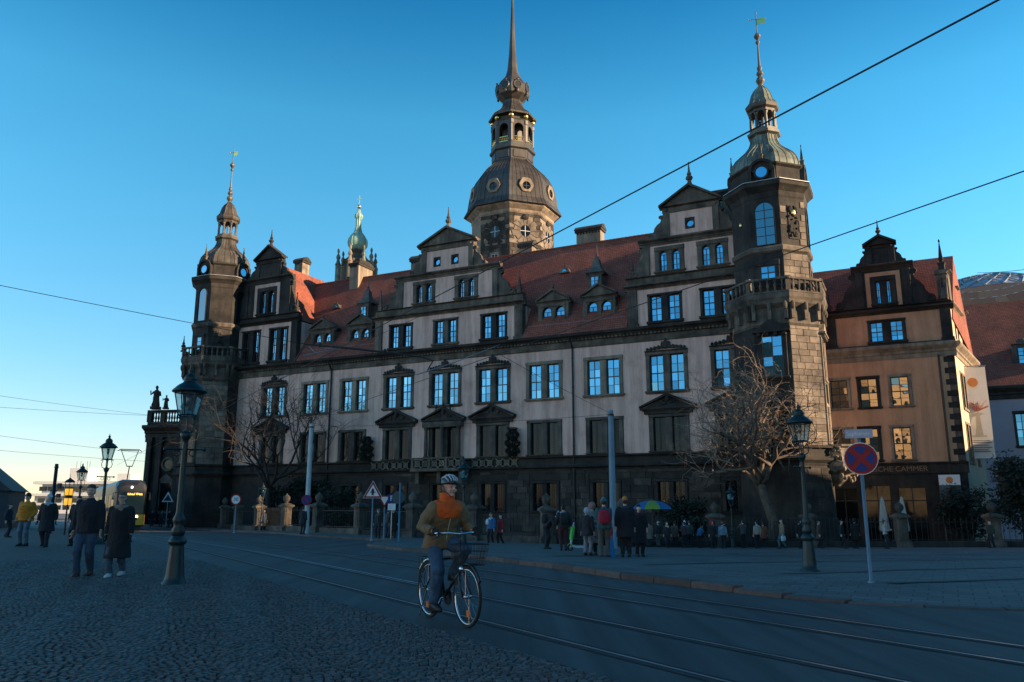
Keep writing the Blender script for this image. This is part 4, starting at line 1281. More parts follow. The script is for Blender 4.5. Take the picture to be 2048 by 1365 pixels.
for k in range(8):
    turned(g1, k, lambda m: (m.chbox(-.95, .95, -3.25, -3.1, 55.8, 57.0, .05)))
    a = pi / 8 + k * pi / 4
    g1.lathe([(.42, 58.4), (.36, 58.6), (.36, 61.4), (.46, 61.6), (.46, 62.2)], 6, (3.15 * math.cos(a), 3.15 * math.sin(a), 0))
    turned(g1, k, lambda m: [m.prism([(.78 * math.cos(pi * i / 8), 60.9 + .78 * math.sin(pi * i / 8)), (.78 * math.cos(pi * i / 8), 62.2), (.78 * math.cos(pi * (i + 1) / 8), 62.2), (.78 * math.cos(pi * (i + 1) / 8), 60.9 + .78 * math.sin(pi * (i + 1) / 8))], -3.2, -2.9) for i in range(8)])
    turned(g1, k, lambda m: (m.box(-1.1, -.78, -3.2, -2.9, 58.4, 62.2), m.box(.78, 1.1, -3.2, -2.9, 58.4, 62.2)))
oct_lathe(g1, [(3.45, 62.15), (3.6, 62.4), (3.3, 62.5), (3.0, 62.5), (3.0, 63.2), (3.2, 63.3)])
g1.lathe([(1.7, 58.4), (1.7, 62.3)], 10)
g1.build('belfry', dkroof, HT)
for k in (-1, 0, 1, 2, 3):
    m = MB(); m.box(-.75, .75, -3.24, -3.18, 59.25, 59.35).box(-.75, .75, -3.24, -3.18, 58.5, 58.6)
    for i in range(5): m.torus((-.6 + .3 * i, -3.21, 58.92), .2, .035, 10, 4, 'y')
    on_facet(m.build('gilded_balustrade', gold, HT), k)
for k in range(8):
    a = pi / 8 + k * pi / 4
    MB().ball((3.25 * math.cos(a), 3.25 * math.sin(a), 62.95), .42, None, .42, 12, 8).build('gilded_ball', gold, HT, True)
RF = [(3.9, 63.3), (3.95, 63.55), (3.75, 63.75), (2.7, 64.6), (2.0, 65.4), (1.6, 66.3), (1.55, 66.8)]
m = MB(); oct_lathe(m, RF); seams(m, RF, 2, .03); m.build('belfry_roof', dkroof, HT)
m = MB(); oct_lathe(m, [(1.5, 66.7), (2.0, 67.1), (2.6, 67.6), (2.85, 68.3), (2.85, 69.0), (2.6, 69.6), (2.1, 70.2), (1.5, 70.9), (1.1, 71.7), (.85, 72.7), (.6, 75.5), (.42, 79), (.2, 85.5), (.06, 91), (.0, 91.4)])
for k in range(8):
    turned(m, k, lambda q: (q.torus((0, -2.68, 68.7), .62, .14, 16, 6, 'y'), q.ball((0, -2.7, 69.6), .3, .15, .2, 8, 5), q.ball((0, -2.68, 67.75), .26, .15, .3, 8, 5)))
m.build('spire', dkroof, HT)
for k in (-1, 0, 1, 2):
    on_facet(MB().prism([(.5 * math.cos(2 * pi * i / 14), 68.7 + .5 * math.sin(2 * pi * i / 14)) for i in range(14)], -2.74, -2.68).build('spire_opening', blackp, HT), k)
    # lucarne windows in the hood
    q = MB()
    for i in range(18):
        a0, a1 = 2 * pi * i / 18, 2 * pi * (i + 1) / 18; wv = 1 + .07 * math.cos(6 * a0); wv1 = 1 + .07 * math.cos(6 * a1)
        q.prism([(.66 * math.cos(a0), 49.6 + .66 * math.sin(a0)), (1.12 * wv * math.cos(a0), 49.75 + 1.18 * wv * math.sin(a0)), (1.12 * wv1 * math.cos(a1), 49.75 + 1.18 * wv1 * math.sin(a1)), (.66 * math.cos(a1), 49.6 + .66 * math.sin(a1))], -6.75, -6.3)
    on_facet(q.build('lucarne', stone_l, HT), k)
    q = MB().prism([(.68 * math.cos(2 * pi * i / 16), 49.6 + .68 * math.sin(2 * pi * i / 16)) for i in range(16)], -6.58, -6.5)
    on_facet(q.build('lucarne_pane', glass_dk, HT), k)
    q = MB().box(-.04, .04, -6.66, -6.56, 48.95, 50.25).box(-.66, .66, -6.65, -6.56, 49.56, 49.64); on_facet(q.build('glazing_bar', frame_d, HT), k)
bk_t = MB().chbox(0, 1, -.07, .06, 0, 1, .03).mesh('stone_block', block_m)
bk_td = MB().chbox(0, 1, -.07, .06, 0, 1, .03).mesh('stone_block', mk('ashlar_block_tower', [(.010, .009, .008), (.045, .036, .028), (.13, .102, .076)], .8, .9, .5, 6, stops=[.3, .52, .76], rvar=.6))
inH = 6.5 * C8; wH = 2 * 6.5 * math.sin(pi / 8)
for k in (0, 1, 2):
    blocks(HT, k, inH, wH, 38.0, 45.3, bk_td, [(-1.25, 1.25, 40.6, 44.4)], .62, (.75, 1.0, 1.3), 92)
    q = MB()
    for i in range(14):
        a0, a1 = 2 * pi * i / 14 + .03, 2 * pi * (i + 1) / 14 - .03; r1 = 1.85 + .35 * (i % 2)
        q.prism([(.8 * math.cos(a0), 42.5 + .95 * math.sin(a0)), (r1 * math.cos(a0), 42.5 + r1 * math.sin(a0)), (r1 * math.cos(a1), 42.5 + r1 * math.sin(a1)), (.8 * math.cos(a1), 42.5 + .95 * math.sin(a1))], -inH - .1, -inH + .02)
    on_facet(q.build('window_surround', block_d if k == 0 else block_m, HT), k)
    on_facet(MB().prism([(.82 * math.cos(2 * pi * i / 14), 42.5 + .97 * math.sin(2 * pi * i / 14)) for i in range(14)], -inH - .03, -inH - .01).build('round_pane', glass_dk, HT), k)
    on_facet(MB().box(-.05, .05, -inH - .06, -inH - .03, 41.6, 43.4).box(-.8, .8, -inH - .06, -inH - .035, 42.45, 42.55).build('glazing_bar', frame_w, HT), k)
    q = MB().ball((0, -inH - .15, 44.75), .4, .25, .5, 8, 6).ball((.3, -inH - .15, 44.6), .25, .2, .3, 8, 6).ball((-.3, -inH - .15, 44.6), .25, .2, .3, 8, 6)
    on_facet(q.build('keystone_carving', soot, HT), k)
    s, *_ = pairwin(HT, 0, 36.8, 39.2, 1.6, stone_l, -inH - .05, one=True, cols=2, rows=3, jamb=.25, head=.3, sill=.2, rec=-.02, proud=.06, fm=frame_w, gm=glass_dk); on_facet(s, k)

# green onion spire behind the left roof
GT = thing('stair_turret_spire', 'slim verdigris onion spire with gilt cross behind the left roof', 'spire', (-25.1, 125, 0), PAL_ROT)
m = MB(); m.lathe([(2.2, 20), (2.2, 39.6), (2.5, 39.8), (2.6, 40.2), (2.0, 40.5), (1.6, 40.9), (1.2, 41.6), (1.45, 41.9), (1.0, 42.3)], 8, (0, 0, 0), pi / 8); m.build('shaft', stone, GT)
m = MB(); ON = [(.95, 42.3), (1.45, 42.9), (1.55, 43.5), (1.45, 44.1), (1.1, 44.7), (.62, 45.3), (.38, 46.2), (.36, 47.6), (.6, 47.9), (.6, 48.3), (.3, 48.6), (.14, 49.2)]
m.lathe(ON, 16); 
for k in range(8): m.tube([(r0 * 1.02 * math.cos(k * pi / 4), r0 * 1.02 * math.sin(k * pi / 4), z) for r0, z in ON], .07, 4, False)
m.build('onion_dome', copper_v, GT, True)
MB().ball((0, 0, 49.75), .36, None, .36, 12, 8).build('gilded_ball', gold, GT, True)
MB().box(-.05, .05, -.05, .05, 50.0, 51.7).box(-.45, .45, -.045, .045, 51.05, 51.15).build('cross', gold, GT)
for a in range(0, 8):
    t_ = a * pi / 4 + .2; R0 = 2.5 if a % 2 else 2.0
    MB().lathe([(.42, 37), (.42, 39.6), (.5, 39.7), (.3, 40.2), (.22, 40.6), (.36, 40.9), (.3, 41.2), (.1, 41.6), (.22, 42.0), (.16, 42.3), (0, 42.6)], 8, (R0 * math.cos(t_) * 1.25, R0 * math.sin(t_) * 1.25, -.2 * (a % 3))).build('pinnacle', copper_g if a % 2 else stone_l, GT)
# ------------------------------------------------------------------ ochre side wing
SW = thing('side_wing', 'ochre plastered palace wing with dark gable right of the corner tower', 'building', pal_w(0, 13), PAL_ROT)
R2 = [(9.85, 9.8, 12.75), (12.25, 9.8, 12.75), (14.75, 9.8, 12.75), (9.75, 5.2, 8.35), (12.0, 5.2, 8.35), (14.55, 5.2, 8.35)]
mb = MB(); wall_holes(mb, 5.0, 18.6, 5.06, 14.1, [(u - .92, u + .92, a, b) for u, a, b in R2], 0, .4)
mb.build('wall', plaster_o, SW)
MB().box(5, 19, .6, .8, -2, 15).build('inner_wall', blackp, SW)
for i, (u, a, b) in enumerate(R2):
    pairwin(SW, u, a, b, 1.86, soot if i in (1, 4) else stone_l, 0, one=True, rows=4, jamb=.24, head=.24, sill=.2, fm=frame_d, rec=.18, gm=glass_n)
mb = MB(); wall_holes(mb, 5.0, 19.15, -2.2, 4.2, [(8.6, 10.6, -1.5, 3.0), (11.2, 13.2, -1.5, 3.2), (13.9, 15.9, -1.5, 3.0)], 0, .5)
mb.build('ground_floor_wall', soot, SW)
mb = MB()
for u in (9.6, 12.2, 14.9): mb.box(u - 1.0, u + 1.0, .3, .33, -1.5, 3.2)
mb.build('shop_pane', glass_dk, SW)
mb = MB()
for u in (9.6, 12.2, 14.9):
    mb.box(u - .04, u + .04, .22, .31, -1.5, 3.2).box(u - 1, u + 1, .22, .30, 1.9, 2.0)
mb.build('shop_frame', frame_d, SW)
mb = MB(); mb.box(5, 19.3, -.14, .3, 4.2, 4.98); ext_x(mb, [(.3, 4.98), (-.3, 4.98), (-.36, 5.06), (-.36, 5.14), (.3, 5.16)], 5, 19.3)
mb.build('string_course', soot, SW)
text_mesh('lettering', 'TÜRCKISCHE CAMMER', .62, mk('gilt_letters', [(.22, .115, .055)], rough=.5), SW, (13.1, -.155, 4.58), (pi / 2, 0, 0), 'CENTER', .006, 1.0)
mb = MB(); extrude_cornice(mb, 5, 19.35, 14.06, 15.3, .55); mb.build('cornice', stone_l, SW)
mb = MB(); ext_x(mb, [(.3, 15.3), (-.5, 15.302), (-.5, 15.4), (.3, 15.42)], 5, 19.35); mb.build('cornice_top', soot, SW)
MB().tube([(7.35, -.12, -1), (7.35, -.12, 14.2)], .08, 8).build('downpipe', iron, SW)
MB().tube([(17.95, -.12, -1), (17.95, -.12, 14.2)], .08, 8).build('downpipe', iron, SW)
for i in range(18):
    z = 5.2 + i * .49; L_ = .62 if i % 2 else .34
    MB().chbox(19.15 - L_ - .22, 19.17, -.05, .3, z, z + .47, .02).build('quoin', soot if i % 2 else stone, SW)
MB().box(18.4, 19.1, .02, .3, 5.06, 14.1).build('quoin_backing', soot, SW)
ZW = (15.32, 18.15, 18.85, 22.2, 22.75, 24.3, 24.62, 25.45, 27.0)
gable(14.2, 5.05, 2.25, 1.2, 1.4, ZW, [(14.15, 3.05)], [(14.2, 2.0)], [], True, plaster_o, SW)
MB().add([(5, -.5, 15.45), (9.1, -.5, 15.45), (20.2, 5.2, 24.2), (5, 5.2, 24.2), (5, 12, 15.35), (21.4, 12, 15.35), (9.1, 5.2, 24.2), (9.1, .8, 17.4), (19.4, .8, 17.4)], [(0, 1, 6, 3), (7, 8, 2, 6), (3, 6, 2, 5, 4), (8, 5, 2)]).build('roof', tiles, SW)
# oblique end wall, lit by the sun
ER = math.atan2(.985, .17)
def endw(o): o.location = (19.17, 0, 0); o.rotation_euler = (0, 0, ER); return o
mb = MB(); wh = [(2.0, 3.1, 9.8, 12.8), (3.6, 4.7, 9.8, 12.8), (2.0, 3.1, 5.2, 8.4), (3.6, 4.7, 5.2, 8.4), (7.5, 8.8, 9.8, 12.8), (7.5, 8.8, 5.2, 8.4)]
wall_holes(mb, 0, 13, -2.2, 14.1, wh, 0, .4)
wall_holes(mb, 0, 6.2, 15.3, 18.4, [(2.0, 3.0, 15.8, 17.8), (3.5, 4.5, 15.8, 17.8)], 0, .4)
mb.box(0, 6.2, .5, 1.0, 15.3, 18.4); mb.box(0, 13, .5, 1, -2.2, 14.1)
endw(mb.build('end_wall', mk('plaster_cream', [(.46, .36, .24), (.56, .45, .31)], .4, .9, .1, 12), SW))
mb = MB()
for a, b, c, d in wh: mb.box(a - .18, a, -.06, .3, c - .15, d + .2).box(b, b + .18, -.06, .3, c - .15, d + .2).box(a, b, -.06, .3, d, d + .2).box(a - .2, b + .2, -.12, .3, c - .2, c)
extrude_cornice(mb, 0, 13, 14.06, 15.3, .55); extrude_cornice(mb, 0, 6.3, 18.3, 18.8, .4)
endw(mb.build('end_wall_trim', stone_l, SW))
for a, b, c, d in wh + [(2.0, 3.0, 15.8, 17.8), (3.5, 4.5, 15.8, 17.8)]: endw(MB().box(a, b, .25, .27, c, d).build('pane', glass_dk, SW))
for s0, zt, k in ((1.0, 21.4, 1.0), (5.2, 20.8, 1.0), (9.6, 19.4, .95)):
    mb = MB(); mb.box(s0 - .55, s0 + .55, -.1, .8, 15.3 if s0 > 6 else 18.8, zt); extrude_cornice(mb, s0 - .7, s0 + .7, zt, zt + .35, .35, 0, .9)
    volute(mb, s0 + .55, zt - 2.4, zt - .2, 1, 1.1, 0, .5); volute(mb, s0 - .55, zt - 2.4, zt - .2, -1, .9, 0, .5)
    o = endw(mb.build('chimney_gablet', stone, SW))
    MB().lathe([(r * 1.15 * k, h * 1.15 * k) for r, h in OBEL], 4, (s0, .35, zt + .35), pi / 4).build('obelisk', soot, o)
# poster board by the cafe
pb = thing('poster_board', 'tall poster board with white head and orange flower on the ground floor wall', 'poster', pal_w(17.75, 12.6), PAL_ROT)
MB().box(-.8, .8, -.05, .05, .4, 4.05).box(-.7, -.6, -.03, .03, -1.5, .4).box(.6, .7, -.03, .03, -1.5, .4).build('board', mk('poster_dark', [(.02, .05, .06), (.05, .06, .07), (.12, .12, .13)], 1.6, .6), pb)
MB().box(-.78, .78, -.065, -.052, 3.2, 4.03).build('head_panel', whitep, pb)
flower_m = mk('orange_print', [(.55, .16, .03), (.68, .24, .05)], 6, .7)
MB().prism([((.25 + .04 * (i % 2)) * math.cos(2 * pi * i / 20), 3.6 + (.25 + .04 * (i % 2)) * math.sin(2 * pi * i / 20)) for i in range(20)], -.075, -.067).build('flower_print', flower_m, pb)
mb = MB(); r2 = random.Random(3)
for z in (.7, .85, 1.0, 1.3, 1.7): mb.box(-.6, r2.uniform(-.1, .55), -.062, -.055, z, z + .07)
mb.build('print_lines', mk('print_pale', [(.4, .42, .44)], rough=.7), pb)
# banner
bn = thing('exhibition_banner', 'long cream banner with orange disc hanging beside the ochre wing', 'banner', (41.1, 71.0, 0), rad(-14))
bm_ = MB(); n_ = 10
for i in range(n_):
    z0 = 5.6 + 8.1 * i / n_; z1 = 5.6 + 8.1 * (i + 1) / n_; y0 = .05 * math.sin(i * .9); y1 = .05 * math.sin((i + 1) * .9)
    bm_.add([(-1.12, y0, z0), (1.12, y0 + .04, z0), (1.12, y1 + .04, z1), (-1.12, y1, z1), (-1.12, y0 + .02, z0), (1.12, y0 + .06, z0), (1.12, y1 + .06, z1), (-1.12, y1 + .02, z1)], [(0, 1, 2, 3), (7, 6, 5, 4), (0, 3, 7, 4), (1, 5, 6, 2)])
bm_.build('cloth', mk('banner_cream', [(.56, .50, .43), (.66, .60, .53)], .5, .85), bn)
MB().prism([(.42 * math.cos(2 * pi * i / 24) - .05, 12.3 + .42 * math.sin(2 * pi * i / 24)) for i in range(24)], -.085, -.075).build('disc_print', flower_m, bn)
mb = MB(); r2 = random.Random(9)
for i in range(26):
    a = rad(r2.uniform(25, 155)); L_ = r2.uniform(.7, 1.15); x = r2.uniform(-.12, .12)
    p = [(x, -.085, 9.7), (x + math.cos(a) * L_ * .5, -.085, 9.7 + math.sin(a) * L_ * .5), (x + math.cos(a + r2.uniform(-.3, .3)) * L_, -.085, 9.7 + math.sin(a) * L_)]
    mb.tube([(max(-1.05, min(1.05, q[0])), q[1], q[2]) for q in p], [.03, .022, .012], 4)
mb.build('sprig_print', mk('rust_print', [(.40, .13, .08)], rough=.8), bn)
mb = MB(); mb.prism([(-.3, 7.6), (.35, 7.6), (.25, 8.3), (.2, 9.3), (.55, 9.5), (.1, 9.62), (-.5, 9.5), (-.12, 9.3), (-.18, 8.3)], -.085, -.076).prism([(-.6, 7.45), (.6, 7.45), (.6, 7.6), (-.6, 7.6)], -.084, -.076)
mb.build('stand_print', mk('beige_print', [(.36, .30, .21), (.46, .39, .28)], 2, .8), bn)
mb = MB()
for z, w in ((7.1, .9), (6.95, .95), (6.7, .85), (6.5, .95), (6.3, .8), (6.15, .9)): mb.box(-1.0, -1.0 + 2 * w, -.085, -.076, z, z + .06)
mb.build('print_lines', mk('print_grey', [(.12, .12, .12)], rough=.8), bn)
MB().tube([(-1.5, .05, 13.78), (1.2, .05, 13.78)], .05, 6).tube([(-1.5, .05, 5.5), (1.2, .05, 5.5)], .04, 6).build('bracket', steel, bn)

# rear wing on the far right with a red roof
RW = thing('rear_wing', 'lilac grey rear wing with steep red roof at the right edge', 'building', pal_w(0, 38), PAL_ROT)
rwh = [(u - 1.3, u + 1.3, 7.6, 11.6) for u in (26.6, 31.5, 36.5)] + [(u - 1.3, u + 1.3, 2.0, 5.6) for u in (26.6, 31.5, 36.5)]
mb = MB(); wall_holes(mb, 16, 48, -2, 12.9, rwh, 0, .4); mb.box(16, 48, .6, .9, -2, 14); mb.build('wall', plaster_g, RW)
for i, u in enumerate((26.6, 31.5, 36.5)):
    pairwin(RW, u, 7.6, 11.6, 2.6, soot, 0, one=True, cols=4, rows=4, jamb=.22, head=.3, sill=.25, fm=frame_d)
    pairwin(RW, u, 2.0, 5.6, 2.6, soot, 0, one=True, cols=4, rows=4, jamb=.22, head=.3, sill=.25, fm=frame_d)
mb = MB(); extrude_cornice(mb, 16, 48, 12.9, 14.4, .7); mb.build('cornice', soot, RW)
MB().add([(16, -.5, 14.3), (48, -.5, 14.3), (48, 7, 25.3), (16, 7, 25.3), (16, 14, 14.3), (48, 14, 14.3)], [(0, 1, 2, 3), (3, 2, 5, 4), (1, 5, 2), (0, 3, 4)]).build('roof', tiles, RW)
for u in (27.2, 33.0):
    g_ = MB().box(u - .95, u + .95, 1.3, 3.4, 16.6, 18.9).ball((u, 1.5, 19.3), .6, .3, .5, 10, 6)
    extrude_cornice(g_, u - 1.1, u + 1.1, 18.9, 19.15, .25, 1.3)
    volute(g_, u + .95, 16.6, 18.0, 1, .5, 1.35, 1.7); volute(g_, u - .95, 16.6, 18.0, -1, .5, 1.35, 1.7)
    d_ = g_.build('dormer', stone, RW); light(d_, u, 16.9, 1.1, 1.8, 1.25, 2, 4, frame_d, pane_to=d_)

# glazed lattice dome over the courtyard
GD = thing('courtyard_dome', 'low glass lattice dome above the red roof at right edge', 'glass dome', (66, 108, 0))
Rd, zc0 = 15.0, 17.7
def dpt(r, a):
    return (r * math.cos(a), r * math.sin(a), zc0 + math.sqrt(max(0, Rd * Rd - r * r)))
mb = MB(); nr, na = 6, 28
for i in range(nr):
    for k in range(na):
        r0, r1 = 9.5 * i / nr + .01, 9.5 * (i + 1) / nr; a0 = 2 * pi * (k + .5 * (i % 2)) / na; a1 = a0 + 2 * pi / na
        mb.add([dpt(r0, a0), dpt(r0, a1), dpt(r1, a1), dpt(r1, a0)], [(0, 1, 2, 3)])
mb.build('glazing', glass_mat('dome_glass', (.75, .78, .82), (.30, .32, .35), .5, .15), GD)
mb = MB()
for k in range(na):
    for s_ in (1, -1):
        mb.tube([tuple(Vector(dpt(9.5 * t / 8, 2 * pi * k / na + s_ * t * .10)) + Vector((0, 0, .1))) for t in range(9)], .09, 4, False)
for i in range(1, 4): mb.tube([tuple(Vector(dpt(9.5 * i / 3, 2 * pi * k / 36)) + Vector((0, 0, .08))) for k in range(37)], .07, 4, False)
mb.build('lattice', steel, GD)

# church at far left behind the corner tower
CH = thing('court_church', 'sooty baroque church wall with balustrade at the left end of the palace', 'church', (-40.9, 100, 0), rad(-9))
mb = MB(); mb.box(-4.3, 9, 0, 14, -2, 10.6)
for x in (-4.1, -2.7, -.2, 1.4, 4.0, 6.0):
    mb.chbox(x - .35, x + .35, -.45, 0, -1.2, 9.6, .05).box(x - .5, x + .5, -.6, 0, -2, -.6).box(x - .46, x + .46, -.55, 0, 9.3, 9.9)
mb.build('wall', soot, CH)
mb = MB(); extrude_cornice(mb, -4.9, 9, 9.9, 11.4, 1.0); mb.box(-4.6, 9, -.35, .3, 11.4, 11.8)
for x in (-4.4, -2.6, .2, 2.8, 5.2): mb.box(x - .3, x + .3, -.4, .2, 11.8, 13.0)
mb.box(-4.7, 9, -.38, .18, 13.0, 13.3); mb.build('cornice', soot, CH)
bl2 = MB().lathe([(.13, 0), (.13, .1), (.07, .2), (.15, .5), (.07, .95), (.13, 1.1), (.13, 1.2)], 8).mesh('baluster', soot)
for i in range(26): obj('baluster', bl2, CH, (-4.0 + i * .36, -.1, 11.8))
for x, z in ((-1.45, 6.6), (2.7, 6.6)):
    mb = MB().torus((x, -.12, z), .75, .22, 18, 6, 'y').box(x - .95, x + .95, -.2, 0, .6, 4.6).prism([(x - 1.1, 4.6), (x + 1.1, 4.6), (x, 5.4)], -.3, 0); mb.build('window_surround', stone, CH)
    MB().box(x - .7, x + .7, -.24, -.21, 1.0, 4.3).build('pane', glass_dk, CH)
    MB().prism([(x + .62 * math.cos(2 * pi * i / 16), z + .62 * math.sin(2 * pi * i / 16)) for i in range(16)], -.08, -.05).build('round_pane', glass_dk, CH)
def statue(label, loc, s, seed, group):
    r = random.Random(seed); mb = MB()
    mb.box(-.5, .5, -.4, .4, 0, .35)
    mb.lathe([(.42, .3), (.46, .5), (.36, 1.1), (.32, 1.5), (.38, 1.9), (.36, 2.15), (.14, 2.35), (.12, 2.45)], 10)
    mb.ball((0, -.05, 2.62), .17, .18, .23).ball((-.1, .1, 1.3), .35, .3, .7)
    mb.tube([(-.35, 0, 2.1), (-.65, -.1, 1.75), (-.6, -.3, 2.15 + r.uniform(0, .4))], [.13, .1, .07], 6)
    mb.tube([(.35, 0, 2.1), (.55, -.15, 1.65), (.25, -.35, 1.55)], [.13, .1, .07], 6)
    for i in range(9): mb.tube([(r.uniform(-.35, .35), -.3, .4), (r.uniform(-.25, .25), -.35, 1.4)], [.1, .05], 5)
    o = mb.build('statue', soot, None, True, loc); o.scale = (s, s, s)
    return tag(o, label, 'statue', group)
statue('dark stone figure group on the church balustrade, leftmost', (-44.3, 99.6, 13.3), 1.05, 1, 'statues on the church roofline')
statue('slim stone figure on the balustrade beside the corner tower', (-40.2, 98.9, 13.3), 1.1, 2, 'statues on the church roofline')
statue('small seated stone figure between the two roofline statues', (-42.9, 99.3, 13.3), .62, 4, 'statues on the church roofline')

# far buildings at left
OB = thing('office_block', 'long white modern block in sunlight far behind the street lamps', 'building', (-152, 285, 0), rad(-6))
wm = mk('office_white', [(.55, .52, .47), (.66, .63, .58)], .1, .8)
mb = MB(); mb.box(-15, 22, 0, 18, -3, 5.2).box(-16, 22.5, -1.5, 18, 5.2, 6.1).box(-13, 22, .5, 18, 6.1, 9.3).box(-15.5, 22.5, -1, 18, 9.3, 10.3).box(-5, 2, 3, 9, 10.3, 15).box(13, 18, 3, 9, 10.3, 13); mb.build('wall', wm, OB)
for z in (.6, 3.0, 7.0):
    for i in range(11): MB().box(-13.6 + i * 3.2, -11.2 + i * 3.2, -.1, .0 if z < 6 else .45, z, z + 1.5).build('window', glass_dk, OB)
mb = MB()
for x in (-4, -2.5, 0, 1): mb.tube([(x, 5, 15), (x, 5, 17.5)], .08, 4)
mb.build('antenna', iron, OB)
DH = thing('small_dark_house', 'small dark gabled house cut off by the left picture edge', 'house', (-56, 85, 0), rad(20))
MB().box(-6, 3.3, 0, 8, -2, 3.2).build('wall', mk('house_dark', [(.02, .028, .04), (.035, .045, .06)], 1, .8), DH)
MB().prism([(-6.3, 3.1), (3.6, 3.1), (-1.3, 7.2)], -.3, 8.3).build('roof', mk('slate', [(.02, .025, .032), (.04, .045, .055)], 2, .7), DH)
for x in (-3.5, .5): pairwin(DH, x, .4, 2.2, 1.4, frame_w, 0, one=True, rows=2, jamb=.12, head=.12, sill=.12, fm=frame_w)
MB().prism([(-1.0, 3.6), (-.2, 3.6), (-.2, 5.0), (-1.0, 5.0)], -.34, -.28).build('gable_window', whitep, DH)

# unseen blocks: right ones added and stepped to shade the square yet pass sun
def unseen_block(label, x0, x1, y0, y1, h, mat, roofh=4.0):
    t = thing('unseen_block', label, 'building', ((x0 + x1) / 2, (y0 + y1) / 2, -2))
    a, b = (x1 - x0) / 2, (y1 - y0) / 2
    g_ = MB(); g_.box(-a, a, -b, b, 0, h - roofh + 2)
    for z in [4.5 * i for i in range(1, int((h - roofh) / 4.5) + 1)]: g_.box(-a - .2, a + .2, -b - .2, b + .2, z, z + .35)
    g_.build('wall', mat, t)
    m_ = min(a, b) * .8
    MB().add([(-a - .4, -b - .4, h - roofh + 2.01), (a + .4, -b - .4, h - roofh + 2.01), (a + .4, b + .4, h - roofh + 2.01), (-a - .4, b + .4, h - roofh + 2.01), (-a + m_ * .5, -b + m_ * .5, h + 2), (a - m_ * .5, -b + m_ * .5, h + 2), (a - m_ * .5, b - m_ * .5, h + 2), (-a + m_ * .5, b - m_ * .5, h + 2)],
             [(0, 1, 5, 4), (1, 2, 6, 5), (2, 3, 7, 6), (3, 0, 4, 7), (4, 5, 6, 7)]).build('roof', tiles, t)
    ng = max(2, int(2 * b / 4.0))
    wmsh = MB().box(-.05, .06, -.65, .65, 0, 2.2).mesh('window', glass_dk)
    for side in (-1, 1):
        for i in range(ng):
            for z in [4.5 * k + 1.4 for k in range(int((h - roofh) / 4.5))]:
                obj('window', wmsh, t, (side * (a + .02), -b + (i + .5) * 2 * b / ng, z))
    return t
unseen_block('tall pale street block out of view at right, added to shade the square', 63, 84, -34, 31.5, 36, stone_l)
unseen_block('mid-height block out of view at right, added to trim the sun gap', 63, 84, 31.7, 34.2, 20.6, stone_l, 3)
unseen_block('low block out of view at right, added to shade the tower foot', 63, 84, 43.2, 74, 13.8, stone_l, 3)
unseen_block('narrow block out of view at right, added to shade the tree trunk', 63, 84, 34.4, 43.0, 16.4, stone_l, 3)
unseen_block('sunlit sandstone pavilion out of view behind the camera', -48, -20, -78, -16, 28.5, mk('pavilion_stone', [(.34, .26, .17), (.48, .37, .24)], .3, .9), .6)  # unseen, placed and sized for the side wing's window reflections

# ------------------------------------------------------------------ fence
ORD = ['first', 'second', 'third', 'fourth', 'fifth', 'sixth', 'seventh', 'eighth', 'ninth', 'tenth', 'eleventh', 'twelfth', 'thirteenth', 'fourteenth', 'fifteenth', 'sixteenth']
pil_shaft = MB().box(-.48, .48, -.48, .48, -.4, .42).box(-.42, .42, -.42, .42, .42, .52).chbox(-.34, .34, -.34, .34, .52, 1.92, .03).box(-.2, .2, -.37, -.33, .7, 1.6).mesh('shaft', stone)
pil_cap = MB().box(-.40, .40, -.40, .40, 1.92, 2.0).add([(-.5, -.5, 2.0), (.5, -.5, 2.0), (.5, .5, 2.0), (-.5, .5, 2.0), (-.5, -.5, 2.12), (.5, -.5, 2.12), (.5, .5, 2.12), (-.5, .5, 2.12), (-.2, -.2, 2.3), (.2, -.2, 2.3), (.2, .2, 2.3), (-.2, .2, 2.3)],
      [(0, 3, 2, 1), (0, 1, 5, 4), (1, 2, 6, 5), (2, 3, 7, 6), (3, 0, 4, 7), (4, 5, 9, 8), (5, 6, 10, 9), (6, 7, 11, 10), (7, 4, 8, 11), (8, 9, 10, 11)]).mesh('cap', stone)
pil_ball = MB().lathe([(.14, 2.3), (.12, 2.36), (.26, 2.5), (.30, 2.66), (.26, 2.82), (.14, 2.93), (.08, 2.97), (.05, 3.05), (0, 3.1)], 12).mesh('finial', stone, True)
for i, (x, y) in enumerate(FENCE):
    t = thing('fence_pillar', 'square stone fence pillar with ball finial, %s from the left' % ORD[i], 'pillar', (x, y, ground_z(x, y) + .05), math.atan2(FENCE[min(i + 1, 15)][1] - FENCE[max(i - 1, 0)][1], FENCE[min(i + 1, 15)][0] - FENCE[max(i - 1, 0)][0]), 'pillars of the palace fence')
    obj('shaft', pil_shaft, t); obj('cap', pil_cap, t); obj('finial', pil_ball, t)
pk = MB().lathe([(.017, 0), (.017, 1.32), (.034, 1.37), (.0, 1.56)], 5).mesh('picket', iron)
pk_s = MB().lathe([(.014, 0), (.014, .95), (.026, .99), (.0, 1.12)], 5).mesh('picket', iron)
